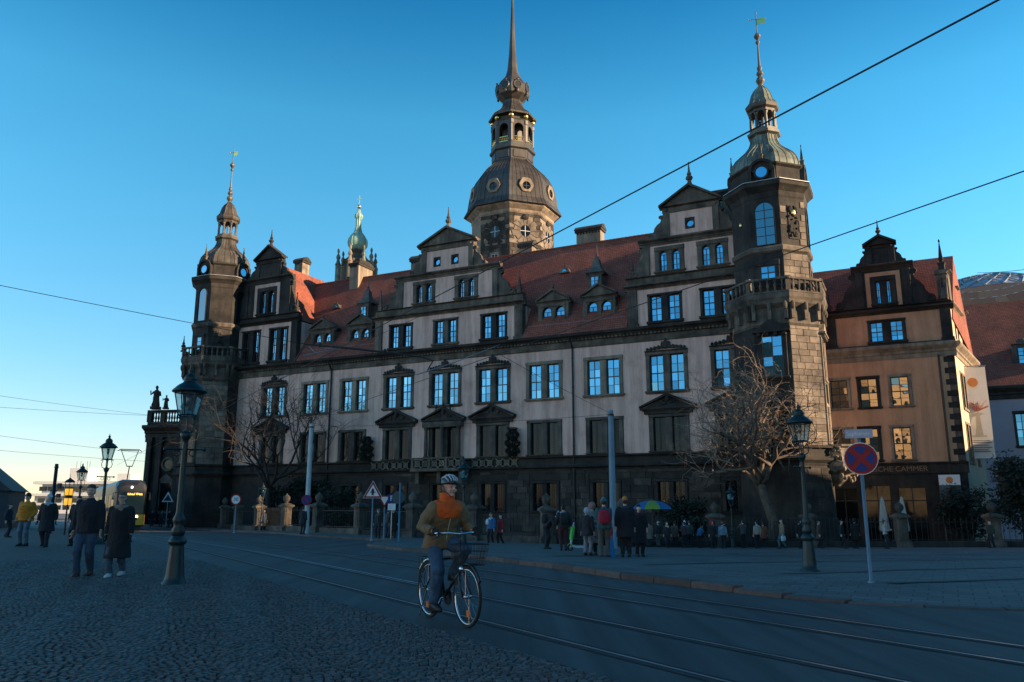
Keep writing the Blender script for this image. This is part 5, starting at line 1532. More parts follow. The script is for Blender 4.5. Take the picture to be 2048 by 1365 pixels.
for i in range(len(FENCE) - 1):
    a, b = Vector(FENCE[i]), Vector(FENCE[i + 1]); d = b - a; L_ = d.length - .9; c = (a + b) / 2
    if i == 11: nm = ', the one behind the queue'
    t = thing('iron_fence', 'dark iron picket fence on a low wall between the %s and %s pillars from left' % (ORD[i], ORD[i + 1]), 'fence', (c.x, c.y, ground_z(c.x, c.y) + .02), math.atan2(d.y, d.x), 'sections of the palace fence')
    MB().chbox(-L_ / 2, L_ / 2, -.2, .2, -.5, .48, .03).build('plinth', stone if i in (2, 3, 4, 5, 8) else soot, t)
    MB().box(-L_ / 2, L_ / 2, -.02, .02, .56, .60).build('rail', iron, t); MB().box(-L_ / 2, L_ / 2, -.02, .02, 1.72, 1.76).build('rail', iron, t)
    n = 19 if 3 <= i <= 12 else 14
    for k in range(n): obj('picket', pk, t, (-L_ / 2 + (k + .5) * L_ / n, 0, .48))
# ------------------------------------------------------------------ street lamps
def build_lamp(mat):
    t = thing('street_lamp', '', 'street lamp')
    MB().lathe([(.235, 0), (.235, .03), (.20, .07), (.175, .14), (.165, .2), (.125, .70), (.122, .72), (.165, .76), (.17, .80), (.12, .86), (.10, .9)], 16).build('base', mat, t, True)
    MB().lathe([(.10, .88), (.12, .94), (.125, 1.0), (.085, 1.07), (.11, 1.14), (.115, 1.2), (.075, 1.28), (.066, 1.34), (.048, 2.62), (.05, 2.66), (.085, 2.72), (.11, 2.80), (.07, 2.83), (.05, 2.85)], 12).build('shaft', mat, t, True)
    MB().tube([(-.34, 0, 2.50), (.34, 0, 2.50)], .017, 6).ball((-.35, 0, 2.5), .035).ball((.35, 0, 2.5), .035).torus((-.14, 0, 2.43), .06, .01, 12, 4, 'y').torus((.14, 0, 2.43), .06, .01, 12, 4, 'y').build('ladder_bar', mat, t)
    mb = MB()
    for k in range(4):
        a = k * pi / 2 + pi / 4; c, s = math.cos(a), math.sin(a)
        mb.tube([(.06 * c, .06 * s, 2.8), (.16 * c, .16 * s, 2.86), (.19 * c, .19 * s, 2.98), (.15 * c, .15 * s, 3.08), (.16 * c, .16 * s, 3.15)], .013, 5)
        mb.torus((.2 * c, .2 * s, 3.12), .028, .008, 8, 4, 'y')
    mb.tube([(0, 0, 2.83), (0, 0, 3.2)], .014, 6)
    mb.build('bracket', mat, t)
    n = 6; mb = MB(); r0, r1, z0, z1 = .165, .265, 3.15, 3.60
    mb.torus((0, 0, z0), r0, .016, 18, 5, 'z').torus((0, 0, z1), r1, .018, 18, 5, 'z')
    for k in range(n):
        a = 2 * pi * k / n; mb.tube([(r0 * math.cos(a), r0 * math.sin(a), z0), (r1 * math.cos(a), r1 * math.sin(a), z1)], .012, 5)
    mb.build('lantern_frame', mat, t)
    for k in range(n):
        a, b = 2 * pi * k / n, 2 * pi * (k + 1) / n; i = .97
        MB().add([(r0 * i * math.cos(a), r0 * i * math.sin(a), z0), (r0 * i * math.cos(b), r0 * i * math.sin(b), z0), (r1 * i * math.cos(b), r1 * i * math.sin(b), z1), (r1 * i * math.cos(a), r1 * i * math.sin(a), z1)], [(0, 1, 2, 3)]).build('glass_pane', lampglass, t)
    MB().lathe([(.32, 3.60), (.325, 3.625), (.22, 3.73), (.13, 3.79), (.12, 3.83), (.135, 3.85), (.10, 3.92), (.04, 3.96), (.035, 4.0), (.05, 4.02), (.015, 4.08), (.0, 4.16)], 18).build('lantern_roof', mat, t, True)
    MB().lathe([(.045, 3.56), (.05, 3.45), (.035, 3.36), (.0, 3.34)], 10).build('lamp_burner', steel, t, True)
    return t
lp = build_lamp(lampgreen)
LAMPS = [(-6.2, 15.35, .99, 'large dark green lantern lamp post in the left foreground'),
         (6.75, 18.9, .93, 'dark green lantern lamp post on the far pavement left of the round sign'),
         (-15.95, 32.0, 1.03, 'dark lantern lamp post standing right behind the walking couple'),
         (-24.7, 46.8, 1.0, 'smaller dark lantern lamp post just left of the walking man'),
         (-2.35, 40.0, 1.03, 'lantern lamp post directly behind the cyclist'),
         (-21.6, 71.0, 1.0, 'slim lantern lamp post before the sunlit fence pillars'),
         (14.3, 53.6, 1.0, 'dim lantern lamp post right of the queue before the fence'),
         (-37, 66, .9, 'distant lantern lamp post behind the yellow advertising lantern')]
for i, (x, y, s, lb) in enumerate(LAMPS):
    o = lp if i == 0 else copy_tree(lp)
    o.location = (x, y, ground_z(x, y) + (.11 if (x, y) in ((6.75, 18.9),) else 0)); o.scale = (s, s, s); o.rotation_euler = (0, 0, .3 + i * .4)
    tag(o, lb, 'street lamp', 'old lantern street lamps')
# yellow advertising lantern at left
ad = thing('advertising_lantern', 'lit yellow advertising lantern with iron cage at far left', 'advertising lantern', (-28.7, 53, ground_z(-29, 53) + 1.35))
ad.scale = (.55, .55, .55)
ym = mk('lit_yellow_sign', [(.8, .42, .03)], rough=.4, emit=((1.0, .50, .04), .35))
MB().lathe([(.42, 1.0), (.42, 1.75)], 16).build('lower_drum', ym, ad, True); MB().lathe([(.42, 2.1), (.42, 2.85)], 16).build('upper_drum', ym, ad, True)
MB().lathe([(.40, 1.75), (.40, 2.1)], 16).build('dark_band', blackp, ad)
mb = MB()
for k in range(6):
    a = k * pi / 3; mb.tube([(.52 * math.cos(a), .52 * math.sin(a), .9), (.52 * math.cos(a), .52 * math.sin(a), 3.6)], .03, 5)
for z in (.9, 2.9, 3.6): mb.torus((0, 0, z), .52, .03, 18, 5, 'z')
mb.lathe([(.6, 3.6), (.4, 3.85), (.15, 4.0), (.12, 4.1), (.02, 4.15), (.02, 4.6), (0, 4.62)], 12).lathe([(.12, -2.6), (.08, 1.0)], 8)
mb.build('cage', iron, ad)

# ------------------------------------------------------------------ masts and overhead wires
def mast(label, x, y, h, r0, r1, mat):
    t = thing('tram_mast', label, 'mast', (x, y, ground_z(x, y)))
    MB().lathe([(r0 * 1.5, 0), (r0 * 1.5, .05), (r0, .08), (r1, h), (0, h + .02)], 14).build('shaft', mat, t, True)
    MB().lathe([(r1 * 1.25, h - .28), (r1 * 1.25, h - .18)], 12).build('collar', blackp, t)
    return t
mast('pale steel tram mast with small round sign before the fence', -14.05, 56.4, 7.6, .19, .135, mk('mast_pale', [(.46, .38, .35), (.55, .47, .43)], 2, .5))
MBL = mast('blue grey steel tram mast behind the blue umbrella', 5.15, 41.9, 7.1, .185, .135, mk('mast_blue', [(.20, .22, .24), (.27, .29, .31)], 2, .45, metallic=.2))
o = thing('parking_sign', 'small blue and white sign plate fixed to the blue grey mast', 'sign', (5.42, 41.7, 0))
MB().box(-.12, .12, -.02, .0, .55, 1.35).build('blue_plate', bluep, o); MB().box(-.11, .11, -.02, .0, .2, .53).build('white_plate', whitep, o)
pb_ = mast('black signal pole against the sky at far left', -33.6, 60, 5.0, .13, .12, blackp)
MB().box(.25, .5, -.1, .1, 3.2, 3.6).box(.25, .5, -.1, .1, 2.55, 2.85).tube([(0, 0, 3.4), (.3, 0, 3.4)], .03, 4).tube([(0, 0, 2.7), (.3, 0, 2.7)], .03, 4).build('signal_heads', blackp, pb_)
def wire(label, pts, r=.012):
    o = MB().tube(pts, r, 5).build('overhead_wire', wire_m)
    return tag(o, label, 'wire', 'overhead tram wires')
wire('thick black contact wire rising from the middle gable to the upper right', [(-.578 * (y - 16.8), y, 6.75) for y in range(4, 112, 6)], .013)
wire('black contact wire crossing the right corner tower at mid height', [(3.5 - .553 * (y - 20.6), y, 6.68) for y in range(4, 112, 6)], .012)
def sag(a, b, s, n=10):
    return [tuple(Vector(a).lerp(Vector(b), i / n) - Vector((0, 0, s * 4 * (i / n) * (1 - i / n)))) for i in range(n + 1)]
JN = (-6.9, 29.2, 7.05)       # junction of the span wires
wire('thin wire crossing the open sky at left towards the black tower', sag((-20.8, 22.8, 8.98), (-7.63, 29.2, 7.31), .06), .011)
wire('upper thin wire low in the sky at far left', sag((-44, 60, 10.4), (-39.8, 88, 11.3), .1), .014)
wire('second thin wire low in the sky at far left', sag((-44, 60, 9.15), (-39.8, 88, 11.25), .1), .014)
wire('third thin wire low in the sky at far left', sag((-45, 62, 7.55), (-36, 80, 6.6), .1), .013)
wire('lowest thin wire above the lamps at far left', sag((-45, 62, 6.2), (-34, 76, 5.6), .1), .013)
wire('thin span wire between the pale mast and the blue grey mast', sag((5.15, 41.9, 6.15), (-14.05, 56.4, 7.0), .22), .010)
wire('thin diagonal wire from the blue grey mast up to the left', sag((5.15, 41.9, 6.2), (-.4, 30, 7.05), .05), .009)
wire('thin wire at right above the red wing roof', sag((16.9, 22.8, 8.55), (25.26, 42, 13.86), .1), .012)
wire('thin diagonal wire across the windows left of the portal', sag((-9.6, 30.6, 5.9), (-2.6, 24.2, 7.3), .02), .007)
ca = thing('catenary_bracket', 'black curved catenary bracket hanging before the left dormers', 'bracket', JN)
mb = MB().tube([(-.73, 0, .26), (1.11, -1, -.09), (2.87, -2, -.46), (3.89, -2.6, -.71), (4.27, -2.8, -.87), (4.14, -2.8, -1.09), (4.06, -2.8, -1.26)], [.03, .045, .035, .03, .026, .022, .02], 6)
mb.ball((-.16, -.2, .2), .07, .05, .09, 6, 5).ball((2.49, -1.8, -.35), .07, .05, .09, 6, 5)
mb.build('arm', wire_m, ca)
MB().tube([(-.76, -.2, -.21), (.67, -.6, -.01)], .022, 5).build('steady_rod', steel, ca)
MB().tube([(3.73, -2.8, -1.34), (4.95, -3.2, -1.02), (6.51, -3.7, -.5)], [.02, .02, .008], 5).build('steady_rod', steel, ca)
MB().tube([(-.63, 0, .19), (-.29, -.2, -.13)], .016, 5).build('steady_rod', steel, ca)
MB().tube([(-.73, 0, .26), (-1.19, .2, -.42)], .014, 5).tube([(-.93, 0, -.06), (-1.19, .2, -.42)], .02, 5).build('hanger', wire_m, ca)

# ------------------------------------------------------------------ traffic signs
def disc(mb, r, y0, y1, z, n=28, x=0):
    mb.prism([(x + r * math.cos(2 * pi * i / n), z + r * math.sin(2 * pi * i / n)) for i in range(n)], y0, y1); return mb
def sign_base(name, label, x, y, h, mat=steel, rz=0.0, r=.03):
    t = thing(name, label, 'traffic sign', (x, y, ground_z(x, y) + .1), rz)
    MB().lathe([(r * 2, -.05), (r * 2, .02), (r, .04), (r, h)], 10).build('pole', mat, t, True)
    return t
t = sign_base('no_stopping_sign', 'round red and blue no stopping sign under a street name plate at right', 6.32, 14.72, 2.62, mk('pole_bluegrey', [(.16, .20, .24), (.24, .28, .31)], 4, .4, metallic=.4), rad(-18))
disc(MB(), .29, -.075, -.045, 2.16).build('rim', whitep, t); disc(MB(), .275, -.085, -.076, 2.16).build('red_face', redp, t)
mb = MB()
for k in range(4):
    a0 = k * pi / 2; pts = []
    for i in range(7):
        a = a0 - .56 + 1.12 * i / 6; pts.append((.225 * math.cos(a), 2.16 + .225 * math.sin(a)))
    pts.append((.065 * math.cos(a0), 2.16 + .065 * math.sin(a0))); mb.prism(pts, -.094, -.086)
mb.build('blue_fields', bluep, t)
pl_ = MB().box(-.235, .235, -.06, -.045, 2.53, 2.69); pl_.build('name_plate', mk('plate_blue_grey', [(.30, .32, .42), (.36, .38, .48)], 3, .45), t)
text_mesh('lettering', 'Sophienstr.', .105, whitep, t, (0, -.064, 2.605), (pi / 2, 0, 0), 'CENTER', .002, .88)
t = sign_base('speed_limit_sign', 'round speed limit sign reading 30 on a pole before the fence', -19.3, 57.4, 2.25, steel, 0, .035)
disc(MB(), .38, -.08, -.05, 2.25).build('red_ring', redp, t); disc(MB(), .29, -.09, -.081, 2.25).build('white_face', whitep, t)
text_mesh('lettering', '30', .36, blackp, t, (0, -.095, 2.25), (pi / 2, 0, 0), 'CENTER', .003)
t = thing('no_parking_sign', 'small round blue no parking sign fixed to the pale mast', 'traffic sign', (-14.05, 56.15, ground_z(-14, 56)), 0)
disc(MB(), .36, -.08, -.05, 2.35).build('red_ring', redp, t); disc(MB(), .30, -.09, -.081, 2.35).build('blue_face', bluep, t)
m = MB().prism([(-.24, 2.53), (-.18, 2.59), (.24, 2.17), (.18, 2.11)], -.1, -.091); m.build('red_bar', redp, t)
def tri(mb, r, y0, y1, z, up=1):
    p = [(r * math.cos(a), z + up * r * math.sin(a)) for a in (pi / 2, pi / 2 + 2 * pi / 3, pi / 2 + 4 * pi / 3)]
    mb.prism(p if up > 0 else p[::-1], y0, y1); return mb
t = sign_base('priority_sign', 'red bordered triangular priority sign with black arrow symbol on tall pole', -7.3, 43.0, 2.9, steel, 0, .035)
tri(MB(), .60, -.07, -.04, 2.45).build('rim', whitep, t); tri(MB(), .565, -.078, -.071, 2.45).build('red_border', redp, t); tri(MB(), .40, -.086, -.079, 2.45).build('white_face', whitep, t)
MB().prism([(-.05, 2.28), (.0, 2.32), (.05, 2.28), (.08, 2.56), (0, 2.68), (-.08, 2.56)], -.094, -.087).box(-.16, .16, -.094, -.088, 2.44, 2.48).build('arrow_symbol', blackp, t)
t = sign_base('give_way_sign', 'inverted red and white give way triangle beside the parking sign', -7.35, 47.4, 2.2, steel, 0, .035)
tri(MB(), .46, -.07, -.04, 2.22, -1).build('red_border', redp, t); tri(MB(), .30, -.08, -.071, 2.22, -1).build('white_face', whitep, t)
t = thing('parking_place_sign', 'blue square parking sign with white P and white plate below', 'traffic sign', (-6.82, 46.6, ground_z(-6.8, 46.6) + .1))
MB().lathe([(.03, 0), (.03, 2.4)], 8).build('pole', steel, t)
MB().box(-.23, .23, -.06, -.035, 2.02, 2.5).build('blue_plate', bluep, t); MB().box(-.22, .22, -.06, -.035, 1.62, 1.98).build('white_plate', whitep, t)
text_mesh('lettering', 'P', .42, whitep, t, (0, -.065, 2.26), (pi / 2, 0, 0), 'CENTER', .003)
t = sign_base('sign_from_behind', 'round traffic sign seen from behind on a blue grey pole', -5.8, 42.4, 2.95, mk('pole_blue', [(.10, .20, .28), (.15, .26, .34)], 4, .4, metallic=.3), 0, .045)
disc(MB(), .33, .05, .08, 2.2, 24, -.08).build('sign_back', mk('sign_back_green', [(.05, .08, .075)], rough=.6), t)
t = sign_base('warning_sign', 'small white warning triangle far left beside the tram', -38.6, 92, 2.6, steel, 0, .04)
tri(MB(), .75, -.08, -.04, 3.0).build('rim', whitep, t); tri(MB(), .5, -.09, -.081, 3.0).build('face', blackp, t)

# ------------------------------------------------------------------ tram
TM = thing('tram', 'yellow and dark tram approaching on the left with raised pantograph', 'tram', (-33.0, 71.0, ground_z(-33, 71)), math.atan2(.501, .866) * 1.0)
ty = mk('tram_yellow', [(.62, .31, .015), (.70, .36, .02)], 1, .35)
tg = mk('tram_dark', [(.008, .010, .014), (.014, .017, .022)], 1, .35)
TM.scale = (1, 1, 1.15)
def tram_ring(y, w, z0, z1, c):
    return [(-w, y, z0), (w, y, z0), (w, y, z1 - c), (w - c * .45, y, z1 - c * .35), (w - c * 1.3, y, z1), (-w + c * 1.3, y, z1), (-w + c * .45, y, z1 - c * .35), (-w, y, z1 - c)]
MB().loft([tram_ring(0.0, 1.10, .42, 3.45, .5), tram_ring(.18, 1.2, .35, 3.72, .45), tram_ring(.8, 1.24, .32, 3.86, .4), tram_ring(30, 1.24, .32, 3.86, .4)]).build('body', tg, TM)
MB().add([(-1.02, -.012, 1.32), (1.02, -.012, 1.32), (1.0, -.012, 2.98), (-1.0, -.012, 2.98), (-1.02, -.06, 1.32), (1.02, -.06, 1.32), (1.0, -.02, 2.98), (-1.0, -.02, 2.98)], [(4, 5, 6, 7), (0, 1, 5, 4), (1, 2, 6, 5), (2, 3, 7, 6), (3, 0, 4, 7)]).build('windscreen', glass_mat('windscreen_glass', (.3, .45, .55), (.004, .010, .015), .03, .02), TM)
MB().loft([[(-1.12, -.06, .5), (1.12, -.06, .5), (1.12, -.06, 1.27), (-1.12, -.06, 1.27)], [(-1.15, .0, .5), (1.15, .0, .5), (1.15, .0, 1.27), (-1.15, .0, 1.27)]]).build('front_panel', ty, TM)
for x in (-1.25, 1.25): MB().box(x - .01, x + .01, .5, 29.5, .5, 1.25).build('side_panel', ty, TM)
for s_ in (-1, 1):
    for i in range(9): MB().box(s_ * 1.25 - .012, s_ * 1.25 + .012, 1.2 + i * 3.1, 3.9 + i * 3.1, 1.45, 2.75).build('side_window', glass_dk, TM)
    MB().lathe([(.10, 0), (.10, .03)], 14, (0, 0, 0)).build('headlight_ring', blackp, TM, False, (s_ * .55, -.075, .95), (pi / 2, 0, 0))
    MB().lathe([(.12, 0), (.10, .04), (0, .05)], 14).build('headlight', mk('headlight', [(.9, .85, .7)], rough=.2, emit=((1, .82, .5), 2.0)), TM, False, (s_ * .55, -.06, 1.1), (pi / 2, 0, 0))
    MB().tube([(s_ * 1.15, .1, 2.9), (s_ * 1.45, -.3, 2.85), (s_ * 1.45, -.3, 2.35)], [.03, .03, .09], 6).build('mirror', blackp, TM)
MB().box(-.9, .9, -.045, -.021, 2.6, 2.94).build('display_housing', blackp, TM)
led = mk('led_orange', [(1, .45, .1)], rough=.5, emit=((1.0, .42, .10), 1.6))
text_mesh('destination_display', '4 Radebeul West', .235, led, TM, (.05, -.05, 2.77), (pi / 2, 0, 0), 'CENTER', .003)
MB().lathe([(.09, 0), (.06, .03), (0, .04)], 12).build('marker_light', mk('marker_light', [(.9, .9, .9)], rough=.2, emit=((.9, .95, 1), 1.5)), TM, False, (0, -.01, 3.28), (pi / 2, 0, 0))
MB().box(-.95, .95, .1, 29.6, .08, .36).build('underframe', blackp, TM)
mb = MB().tube([(0, 5.5, 3.9), (0, 4.2, 5.0)], .05, 5).tube([(-.25, 4.2, 5.0), (.25, 4.2, 5.0)], .04, 5)
for s_ in (-1, 1): mb.tube([(s_ * .22, 4.2, 5.0), (s_ * .75, 5.2, 6.35)], .035, 5)
mb.tube([(-1.0, 5.2, 6.25), (-.8, 5.2, 6.38), (.8, 5.2, 6.38), (1.0, 5.2, 6.25)], .035, 5).tube([(-.75, 5.4, 6.3), (.75, 5.4, 6.3)], .03, 5)
mb.build('pantograph', iron, TM)

# ------------------------------------------------------------------ trees
def bare_tree(name, label, loc, mat_t, mat_c, seed, H, trunk_h, spread, droop, levels, trunk_r, kids, limb0=6, upbias=.35, wig=.25, rmin=.006, lean=0.0):
    r = random.Random(seed); T = MB(); Cn = MB()
    def branch(p, d, L, R0, lev):
        n = 5 if lev < 2 else 4; pts = [p]; rs = [R0]; q = p.copy(); dd = d.copy()
        for i in range(n):
            dd = (dd + Vector((r.gauss(0, wig), r.gauss(0, wig), r.gauss(0, wig * .8) + (upbias * .2 if lev < 3 else -droop * .22)))).normalized()
            q = q + dd * (L / n); pts.append(q.copy()); rs.append(R0 * (1 - .75 * (i + 1) / n) if lev >= levels else R0 * (1 - .42 * (i + 1) / n))
        (T if lev < 2 else Cn).tube(pts, rs, 7 if lev < 1 else (5 if lev < 2 else 3), lev < 2)
        if lev >= levels: return
        for k in range(kids[lev]):
            f = r.uniform(.3, 1.0) if k else 1.0
            i = min(n, max(1, round(f * n))); base = pts[i]
            ax = Vector((r.gauss(0, 1), r.gauss(0, 1), r.gauss(0, .7))).normalized()
            nd = (dd * .75 + ax * spread + Vector((0, 0, upbias * (1 if lev < 2 else .1)))).normalized()
            branch(base, nd, L * r.uniform(.55, .85), max(rmin, rs[i] * .72), lev + 1)
    tr = [Vector((0, 0, -.3)), Vector((.04, .02, trunk_h * .4)), Vector((-.05 + lean * .55, .03, trunk_h * .75)), Vector((.02 + lean, 0, trunk_h))]
    T.tube(tr, [trunk_r * 1.35, trunk_r, trunk_r * .88, trunk_r * .85], 10)
    for k in range(limb0):
        a = 2 * pi * k / limb0 + r.uniform(-.4, .4)
        d = Vector((math.cos(a) * spread + lean * .18, math.sin(a) * spread, 1.0 if upbias > .3 else .55)).normalized()
        branch(tr[3] - Vector((0, 0, r.uniform(0, trunk_h * .15))), d, H * r.uniform(.34, .46), trunk_r * .55, 0)
    t = thing(name, label, 'tree', loc)
    T.build('trunk', mat_t, t, True); Cn.build('crown', mat_c, t)
    return t
bark_d = mk('bark_dark', [(.016, .013, .011), (.035, .028, .023)], 4, .95, .5, 30)
bark_l = mk('bark_pale', [(.11, .08, .058), (.25, .19, .14)], 4, .9, .4, 30)
bark_b = mk('bark_brown', [(.06, .045, .034), (.13, .10, .076)], 4, .95, .6, 25)
bare_tree('bare_tree', 'dark leafless tree before the left end of the palace front', (-22.6, 76, ground_z(-22.6, 76)), bark_d, bark_d, 4, 13.0, 4.2, .85, 0, 4, .26, (4, 4, 4, 3), 6, .45, .2)
bare_tree('bare_tree', 'pale leafless tree with tangled crooked twigs before the corner tower', (17.9, 56.6, ground_z(17.9, 56.6)), bark_b, bark_l, 31, 10.8, 4.6, .95, .08, 4, .33, (5, 4, 4, 3), 7, .5, .36, .010, -.75)

def leafy(name, label, loc, h, rx, n, seed, mat, trunk=True):
    r = random.Random(seed); mb = MB()
    cl = [Vector((r.gauss(0, rx * .42), r.gauss(0, rx * .42), h * r.uniform(.25, .95))) for _ in range(26)]
    for i in range(n):
        c = r.choice(cl); p = c + Vector((r.gauss(0, .42), r.gauss(0, .42), r.gauss(0, .38))) * (rx * .42)
        if p.z < .1: p.z = .1
        s = r.uniform(.08, .2); d1 = Vector((r.gauss(0, 1), r.gauss(0, 1), r.gauss(0, 1))).normalized(); d2 = d1.orthogonal().normalized()
        mb.add([p + d1 * s, p + d2 * s * .55, p - d1 * s, p - d2 * s * .55], [(0, 1, 2, 3)])
    t = thing(name, label, 'tree', loc); mb.build('crown', mat, t)
    MB().tube([(0, 0, -.4), (.05, 0, h * .4), (0, .05, h * .8)], [.16, .12, .04], 7).build('trunk', bark_d, t)
    return t
ever = mk('evergreen_dark', [(.007, .012, .008), (.018, .028, .016)], 3, .9)
leafy('evergreen_tree', 'dark evergreen tree at the right edge below the red roof', (37.5, 60.5, ground_z(37, 60)), 6.6, 2.6, 7000, 21, ever)
leafy('evergreen_shrub', 'dark evergreen shrub behind the right end of the fence', (33.5, 61.5, ground_z(33, 61)), 4.2, 1.9, 4000, 22, ever)
leafy('evergreen_shrub', 'dark ivy covered shrub below the left leafless tree', (-21.0, 80.5, ground_z(-21, 80)), 4.6, 2.6, 6000, 23, ever)
leafy('evergreen_shrub', 'dark shrub behind the fence beside the lit pillars', (-15.5, 74.0, ground_z(-15, 74)), 3.4, 2.0, 4000, 24, ever)
leafy('evergreen_shrub', 'dark low shrub behind the fence under the leaning pale tree', (12.6, 59.2, ground_z(12, 59)), 3.2, 1.9, 4000, 25, ever)

# ------------------------------------------------------------------ cafe parasols, umbrella, scooter
para_m = mk('parasol_canvas', [(.36, .33, .29), (.46, .42, .37)], 3, .9, .3, 12)
for i, (x, y, lb) in enumerate(((26.3, 58.3, 'left of two closed cream parasols before the ochre wing'), (27.55, 58.0, 'right of two closed cream parasols before the ochre wing'))):
    t = thing('closed_parasol', lb, 'parasol', (x, y, ground_z(x, y)), 0, 'closed cafe parasols')
    mb = MB(); rings = []
    for z, r in ((1.15, .30), (1.3, .34), (1.9, .27), (2.6, .20), (3.2, .13), (3.5, .06)):
        rings.append([((r + .06 * r / .3 * math.cos(6 * a)) * math.cos(a), (r + .06 * r / .3 * math.cos(6 * a)) * math.sin(a), z) for a in [2 * pi * k / 24 for k in range(24)]])
    mb.loft(rings); mb.build('canopy', para_m, t, True)
    MB().lathe([(.3, 0), (.3, .06), (.03, .08), (.03, 3.55), (0, 3.6)], 10).build('pole', steel, t)
    MB().torus((0, 0, 1.7), .27, .018, 16, 4, 'z').build('strap', steel, t)
um = thing('umbrella', 'open blue umbrella with one lime green panel above the group', 'umbrella', (5.3, 31.5, 0))
ub = mk('umbrella_blue', [(.008, .09, .26)], rough=.55); ug = mk('umbrella_green', [(.16, .26, .03)], rough=.55)
um.location = (5.35, 31.4, ground_z(5.3, 31.4) + .05)
for k in range(8):
    a0, a1 = k * pi / 4 + .25, (k + 1) * pi / 4 + .25; mb = MB(); vv = []
    for i in range(6):
        f = i / 5; R0 = .78 * math.sin(f * 1.25) / math.sin(1.25); z = 2.05 - .32 * (1 - math.cos(f * 1.25)) / (1 - math.cos(1.25))
        for a in (a0, (a0 + a1) / 2, a1):
            k2 = R0 * (1 if a != (a0 + a1) / 2 else .955); vv.append((k2 * math.cos(a), k2 * math.sin(a), z))
    ff = [(i * 3 + j, i * 3 + j + 1, i * 3 + j + 4, i * 3 + j + 3) for i in range(5) for j in range(2)]
    mb.add(vv, ff); mb.build('canopy_panel', ug if k == 5 else ub, um, True)
mb = MB().tube([(0, 0, 1.05), (0, 0, 2.12)], .012, 6).torus((.05, 0, 1.05), .05, .012, 8, 5, 'y', pi, 2 * pi)
mb.build('shaft', blackp, um)
mb = MB()
for k in range(8):
    a = k * pi / 4 + .25; mb.tube([(.02 * math.cos(a), .02 * math.sin(a), 1.95), (.72 * math.cos(a), .72 * math.sin(a), 1.76)], .006, 4)
mb.build('ribs', steel, um)
sc = thing('electric_scooter', 'white and lime green electric scooter parked beside the group', 'scooter', (2.72, 33.2, ground_z(2.7, 33.2) + .11), rad(-55))
lime = mk('scooter_lime', [(.06, .52, .07)], rough=.4); scw = mk('scooter_white', [(.55, .60, .62)], rough=.4)
MB().torus((0, -.5, .14), .11, .035, 18, 6, 'x').build('front_wheel', tyre_m, sc); MB().torus((0, .55, .14), .11, .035, 18, 6, 'x').build('rear_wheel', tyre_m, sc)
MB().loft([[(-.09, -.28, .13), (.09, -.28, .13), (.09, -.28, .20), (-.09, -.28, .20)], [(-.1, .45, .13), (.1, .45, .13), (.1, .45, .20), (-.1, .45, .20)], [(-.06, .62, .2), (.06, .62, .2), (.06, .62, .27), (-.06, .62, .27)]]).build('deck', scw, sc)
MB().tube([(0, -.5, .14), (0, -.42, .5), (0, -.3, 1.12)], [.035, .045, .03], 8).tube([(0, -.44, .2), (0, -.25, .18)], .05, 6).build('stem', scw, sc, True)
MB().loft([[(-.05, -.5, .45), (.05, -.5, .45), (.05, -.4, .45), (-.05, -.4, .45)], [(-.06, -.42, .95), (.06, -.42, .95), (.06, -.3, .95), (-.06, -.3, .95)]]).build('stem_cover', lime, sc)
MB().tube([(-.26, -.27, 1.12), (-.1, -.3, 1.14), (.1, -.3, 1.14), (.26, -.27, 1.12)], .018, 6).build('handlebar', blackp, sc)
MB().torus((0, -.5, .14), .165, .02, 12, 5, 'x', .3, 2.6).build('mudguard', lime, sc)
# ------------------------------------------------------------------ people
CL = {}
def cloth(c, rough=.85, scale=7, bump=.5):
    k = (tuple(c), rough)
    if k not in CL:
        d = tuple(x * .72 for x in c); e = tuple(min(1, x * 1.18) for x in c)
        CL[k] = mk('cloth_%d' % len(CL), [d, c, e], 5, rough, bump, scale, dist=.03)
    return CL[k]
skin_m = mk('skin', [(.52, .31, .23), (.62, .39, .30)], 9, .6, .1, 40)
eye_m = mk('eye_dark', [(.02, .015, .012)], rough=.3)
lip_m = mk('lips', [(.28, .11, .09)], rough=.5)
def hand_mesh(mat):
    mb = MB(); mb.ball((0, 0, -.048), .019, .043, .056, 10, 8)
    for i, (y, L_) in enumerate(((-.032, .066), (-.0105, .076), (.0115, .071), (.032, .055))):
        mb.tube([(0, y, -.085), (-.004, y * 1.05, -.095 - L_ * .38), (-.018, y * 1.05, -.095 - L_ * .72), (-.036, y * 1.02, -.095 - L_ * .92)], [.0105, .0098, .0088, .0065], 6)
    mb.tube([(0, -.030, -.03), (-.010, -.054, -.058), (-.020, -.062, -.085), (-.028, -.060, -.103)], [.013, .0115, .010, .007], 6)
    return mb.mesh('hand', mat, True)
HAND_S = hand_mesh(skin_m); HAND_G = hand_mesh(cloth((.012, .012, .013)))
FOLD1 = bpy.data.textures.new('folds_large', 'CLOUDS'); FOLD1.noise_scale = .16
FOLD2 = bpy.data.textures.new('folds_small', 'CLOUDS'); FOLD2.noise_scale = .055
def ik(a, b, l1, l2, pole):
    a, b = Vector(a), Vector(b); d = b - a; L_ = d.length
    k = 1.0
    if L_ > (l1 + l2) * .998: k = L_ / ((l1 + l2) * .998)
    l1 *= k; l2 *= k
    x = (l1 * l1 - l2 * l2 + L_ * L_) / (2 * L_); h = math.sqrt(max(0, l1 * l1 - x * x)); dn = d.normalized()
    p = Vector(pole) - dn * Vector(pole).dot(dn)
    if p.length < 1e-6: p = Vector((0, -1, 0))
    return a + dn * x + p.normalized() * h
def ring(c, rx, ry, n=14):
    return [(c[0] + rx * math.cos(2 * pi * i / n), c[1] + ry * math.sin(2 * pi * i / n), c[2]) for i in range(n)]
